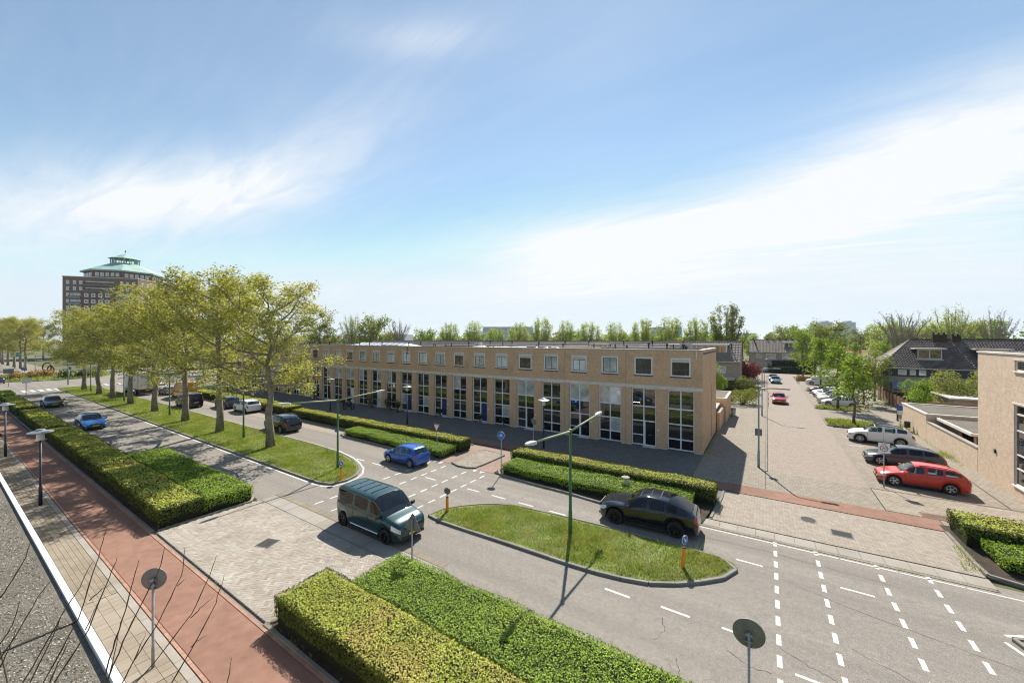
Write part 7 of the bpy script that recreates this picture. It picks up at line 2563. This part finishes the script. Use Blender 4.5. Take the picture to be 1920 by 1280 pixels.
frustum(15.2, TZ, 15.2, 43.6, 'penthouse', M['brickred'])
O8 = octo(15.2)
for k in range(8):
    P, Q = Vector((*O8[k], 0)), Vector((*O8[(k + 1) % 8], 0))
    for f in (.15, .32, .5, .68, .85):
        w_ = on_face(P, Q, f - .06, f + .06, 41.0, 42.9, .003, .1, 'window', M['white'], Tw)
        on_face(P, Q, f - .035, f + .035, 41.25, 42.65, .103, .12, 'pane', M['pane_tower'], w_)
frustum(16.6, 43.6, 16.6, 44.3, 'roof_edge', M['copper'])
frustum(16.6, 44.3, 6.3, 49.2, 'copper_roof', M['copper'])
frustum(5.6, 49.2, 5.6, 49.6, 'lantern_base', M['copper'])
for k in range(8):
    p = octo(5.5)[k]
    MB().cyl((p[0], p[1], 49.6), .3, 2.6, 6).build('lantern_post', M['copper'], Tw)
    q = octo(5.5)[(k + 1) % 8]
    m_ = ((p[0] + q[0]) / 2, (p[1] + q[1]) / 2)
    MB().cyl((m_[0], m_[1], 49.6), .2, 2.6, 6).build('lantern_post', M['copper'], Tw)
frustum(6.8, 52.1, .3, 55.0, 'lantern_roof', M['copper'])
MB().cyl((ctr.x, ctr.y, 55), .1, 1.6, 6).build('vane_pole', M['bronze'], Tw)
MB().ico((ctr.x + .4, ctr.y, 56.5), .55, 1, (1.6, .5, 1)).build('weather_vane', M['bronze'], Tw)
lb_ = thing('low_building', 'low dark-roofed building beyond the roundabout behind the plane trunks', 'building', (0, 0, 0))
MB().box(-185, -118, 78, 90, 0, 4.0).build('wall', M['brickbrown'], lb_)
MB().box(-186, -117, 77.4, 90.6, 4.002, 4.6).build('roof', M['blackmat'], lb_)
for i in range(16):
    MB().box(-182 + i * 4, -179.5 + i * 4, 77.9, 77.997, 1.0, 3.0).build('window', M['pane_dark'], lb_)

# ---------------------------------------------------------------- horizon buildings
for i, (x0, y0, x1, y1, z, mt, lb) in enumerate(((-306, 397, -252, 433, 24.5, (.52, .56, .60), 'long pale industrial hall on the horizon behind the upright trees'), (-142, 625, -110, 645, 27.5, (.20, .30, .46), 'blue industrial hall on the horizon above the terrace'),
                                                 (-420, 330, -395, 345, 15, (.5, .52, .55), 'low grey building on the horizon right of the big plane tree'), (-38, 700, -14, 712, 18, (.55, .57, .6), 'pale low block on the horizon between the house roofs'))):
    t = thing('industrial_hall', lb, 'building', (0, 0, 0))
    d = Vector((x1 - x0, y1 - y0, 0)); n_ = Vector((-d.y, d.x, 0)).normalized() * 40
    P = Vector((x0, y0, 0)); Q = Vector((x1, y1, 0))
    MB().prism([(p.x, p.y) for p in (P, Q, Q + n_, P + n_)], 0, z).build('wall', plain('hall%d' % i, mt, .6), t)
    k = max(2, int(d.length / 9))
    for q in range(k):
        on_face(P, Q, (q + .1) / k, (q + .25) / k, 4, z - 2, .02, .4, 'bay_strip', plain('hallstrip%d_%d' % (i, q), (.36, .44, .55), .5), t)
    MB().prism([(p.x, p.y) for p in (P, Q, Q + n_, P + n_)], z + .01, z + .8).build('roof_edge', M['concrete'], t)
for i, (x0, y0, x1, y1, lb) in enumerate(((106, 1147, 127, 1160, 'pale flat block on the horizon, left of the two above the car park'), (149, 1174, 172, 1190, 'pale flat block on the horizon, right of the two above the car park'))):
    t = thing('flat_block', lb, 'apartment building', (0, 0, 0))
    P = Vector((x0, y0, 0)); Q = Vector((x1, y1, 0))
    d = Q - P; n_ = Vector((-d.y, d.x, 0)).normalized() * 16
    MB().prism([(p.x, p.y) for p in (P, Q, Q + n_, P + n_)], 0, 49).build('wall', plain('flat%d' % i, (.55, .56, .58), .7), t)
    m_ = P.lerp(Q, .5)
    MB().prism([(p.x, p.y) for p in (P.lerp(Q, .35), P.lerp(Q, .65), P.lerp(Q, .65) + n_, P.lerp(Q, .35) + n_)], 49.01, 52).build('roof_house', plain('flatr%d' % i, (.45, .46, .48), .7), t)
    for z in range(6, 48, 3):
        on_face(P, Q, .04, .96, z, z + 1.4, .05, .3, 'window_band', M['pane_tower'], t)
for i, (x, y, lb) in enumerate(((38, 262, 'salmon red market awning in the far car park, larger one'), (46, 262, 'orange market awning in the far car park, smaller one'))):
    t = thing('awning_tent', lb, 'awning', (x, y, 0))
    MB().add([(-4, -2, 2.3), (4, -2, 2.3), (4, 2, 2.3), (-4, 2, 2.3), (-3, 0, 3.6), (3, 0, 3.6)] if i == 0 else [(-1.5, -1.5, 2.3), (1.5, -1.5, 2.3), (1.5, 1.5, 2.3), (-1.5, 1.5, 2.3), (-.3, 0, 3.4), (.3, 0, 3.4)], [(0, 1, 5, 4), (1, 2, 5), (2, 3, 4, 5), (3, 0, 4)]).build('canopy', plain('awning_red%d' % i, (.65, .16, .13) if i == 0 else (.7, .2, .06), .7), t)
    for sx in (-1, 1):
        for sy in (-1, 1):
            MB().cyl((sx * (3.8 if i == 0 else 1.4), sy * 1.4, 0), .06, 2.3, 6).build('post', M['galv'], t)

# ---------------------------------------------------------------- air
hz = MB().box(-2520, 2520, -320, 4220, -1.1, 60).build('haze', None)
hz['kind'] = 'stuff'
hm = bpy.data.materials.new('haze')
hm.use_nodes = True
hm.node_tree.nodes.clear()
ho = hm.node_tree.nodes.new('ShaderNodeOutputMaterial')
hv = hm.node_tree.nodes.new('ShaderNodeVolumePrincipled')
hv.inputs['Color'].default_value = (.80, .88, 1, 1)
hv.inputs['Density'].default_value = .00009
hv.inputs['Anisotropy'].default_value = .35
hm.node_tree.links.new(hv.outputs[0], ho.inputs['Volume'])
hz.data.materials.append(hm)
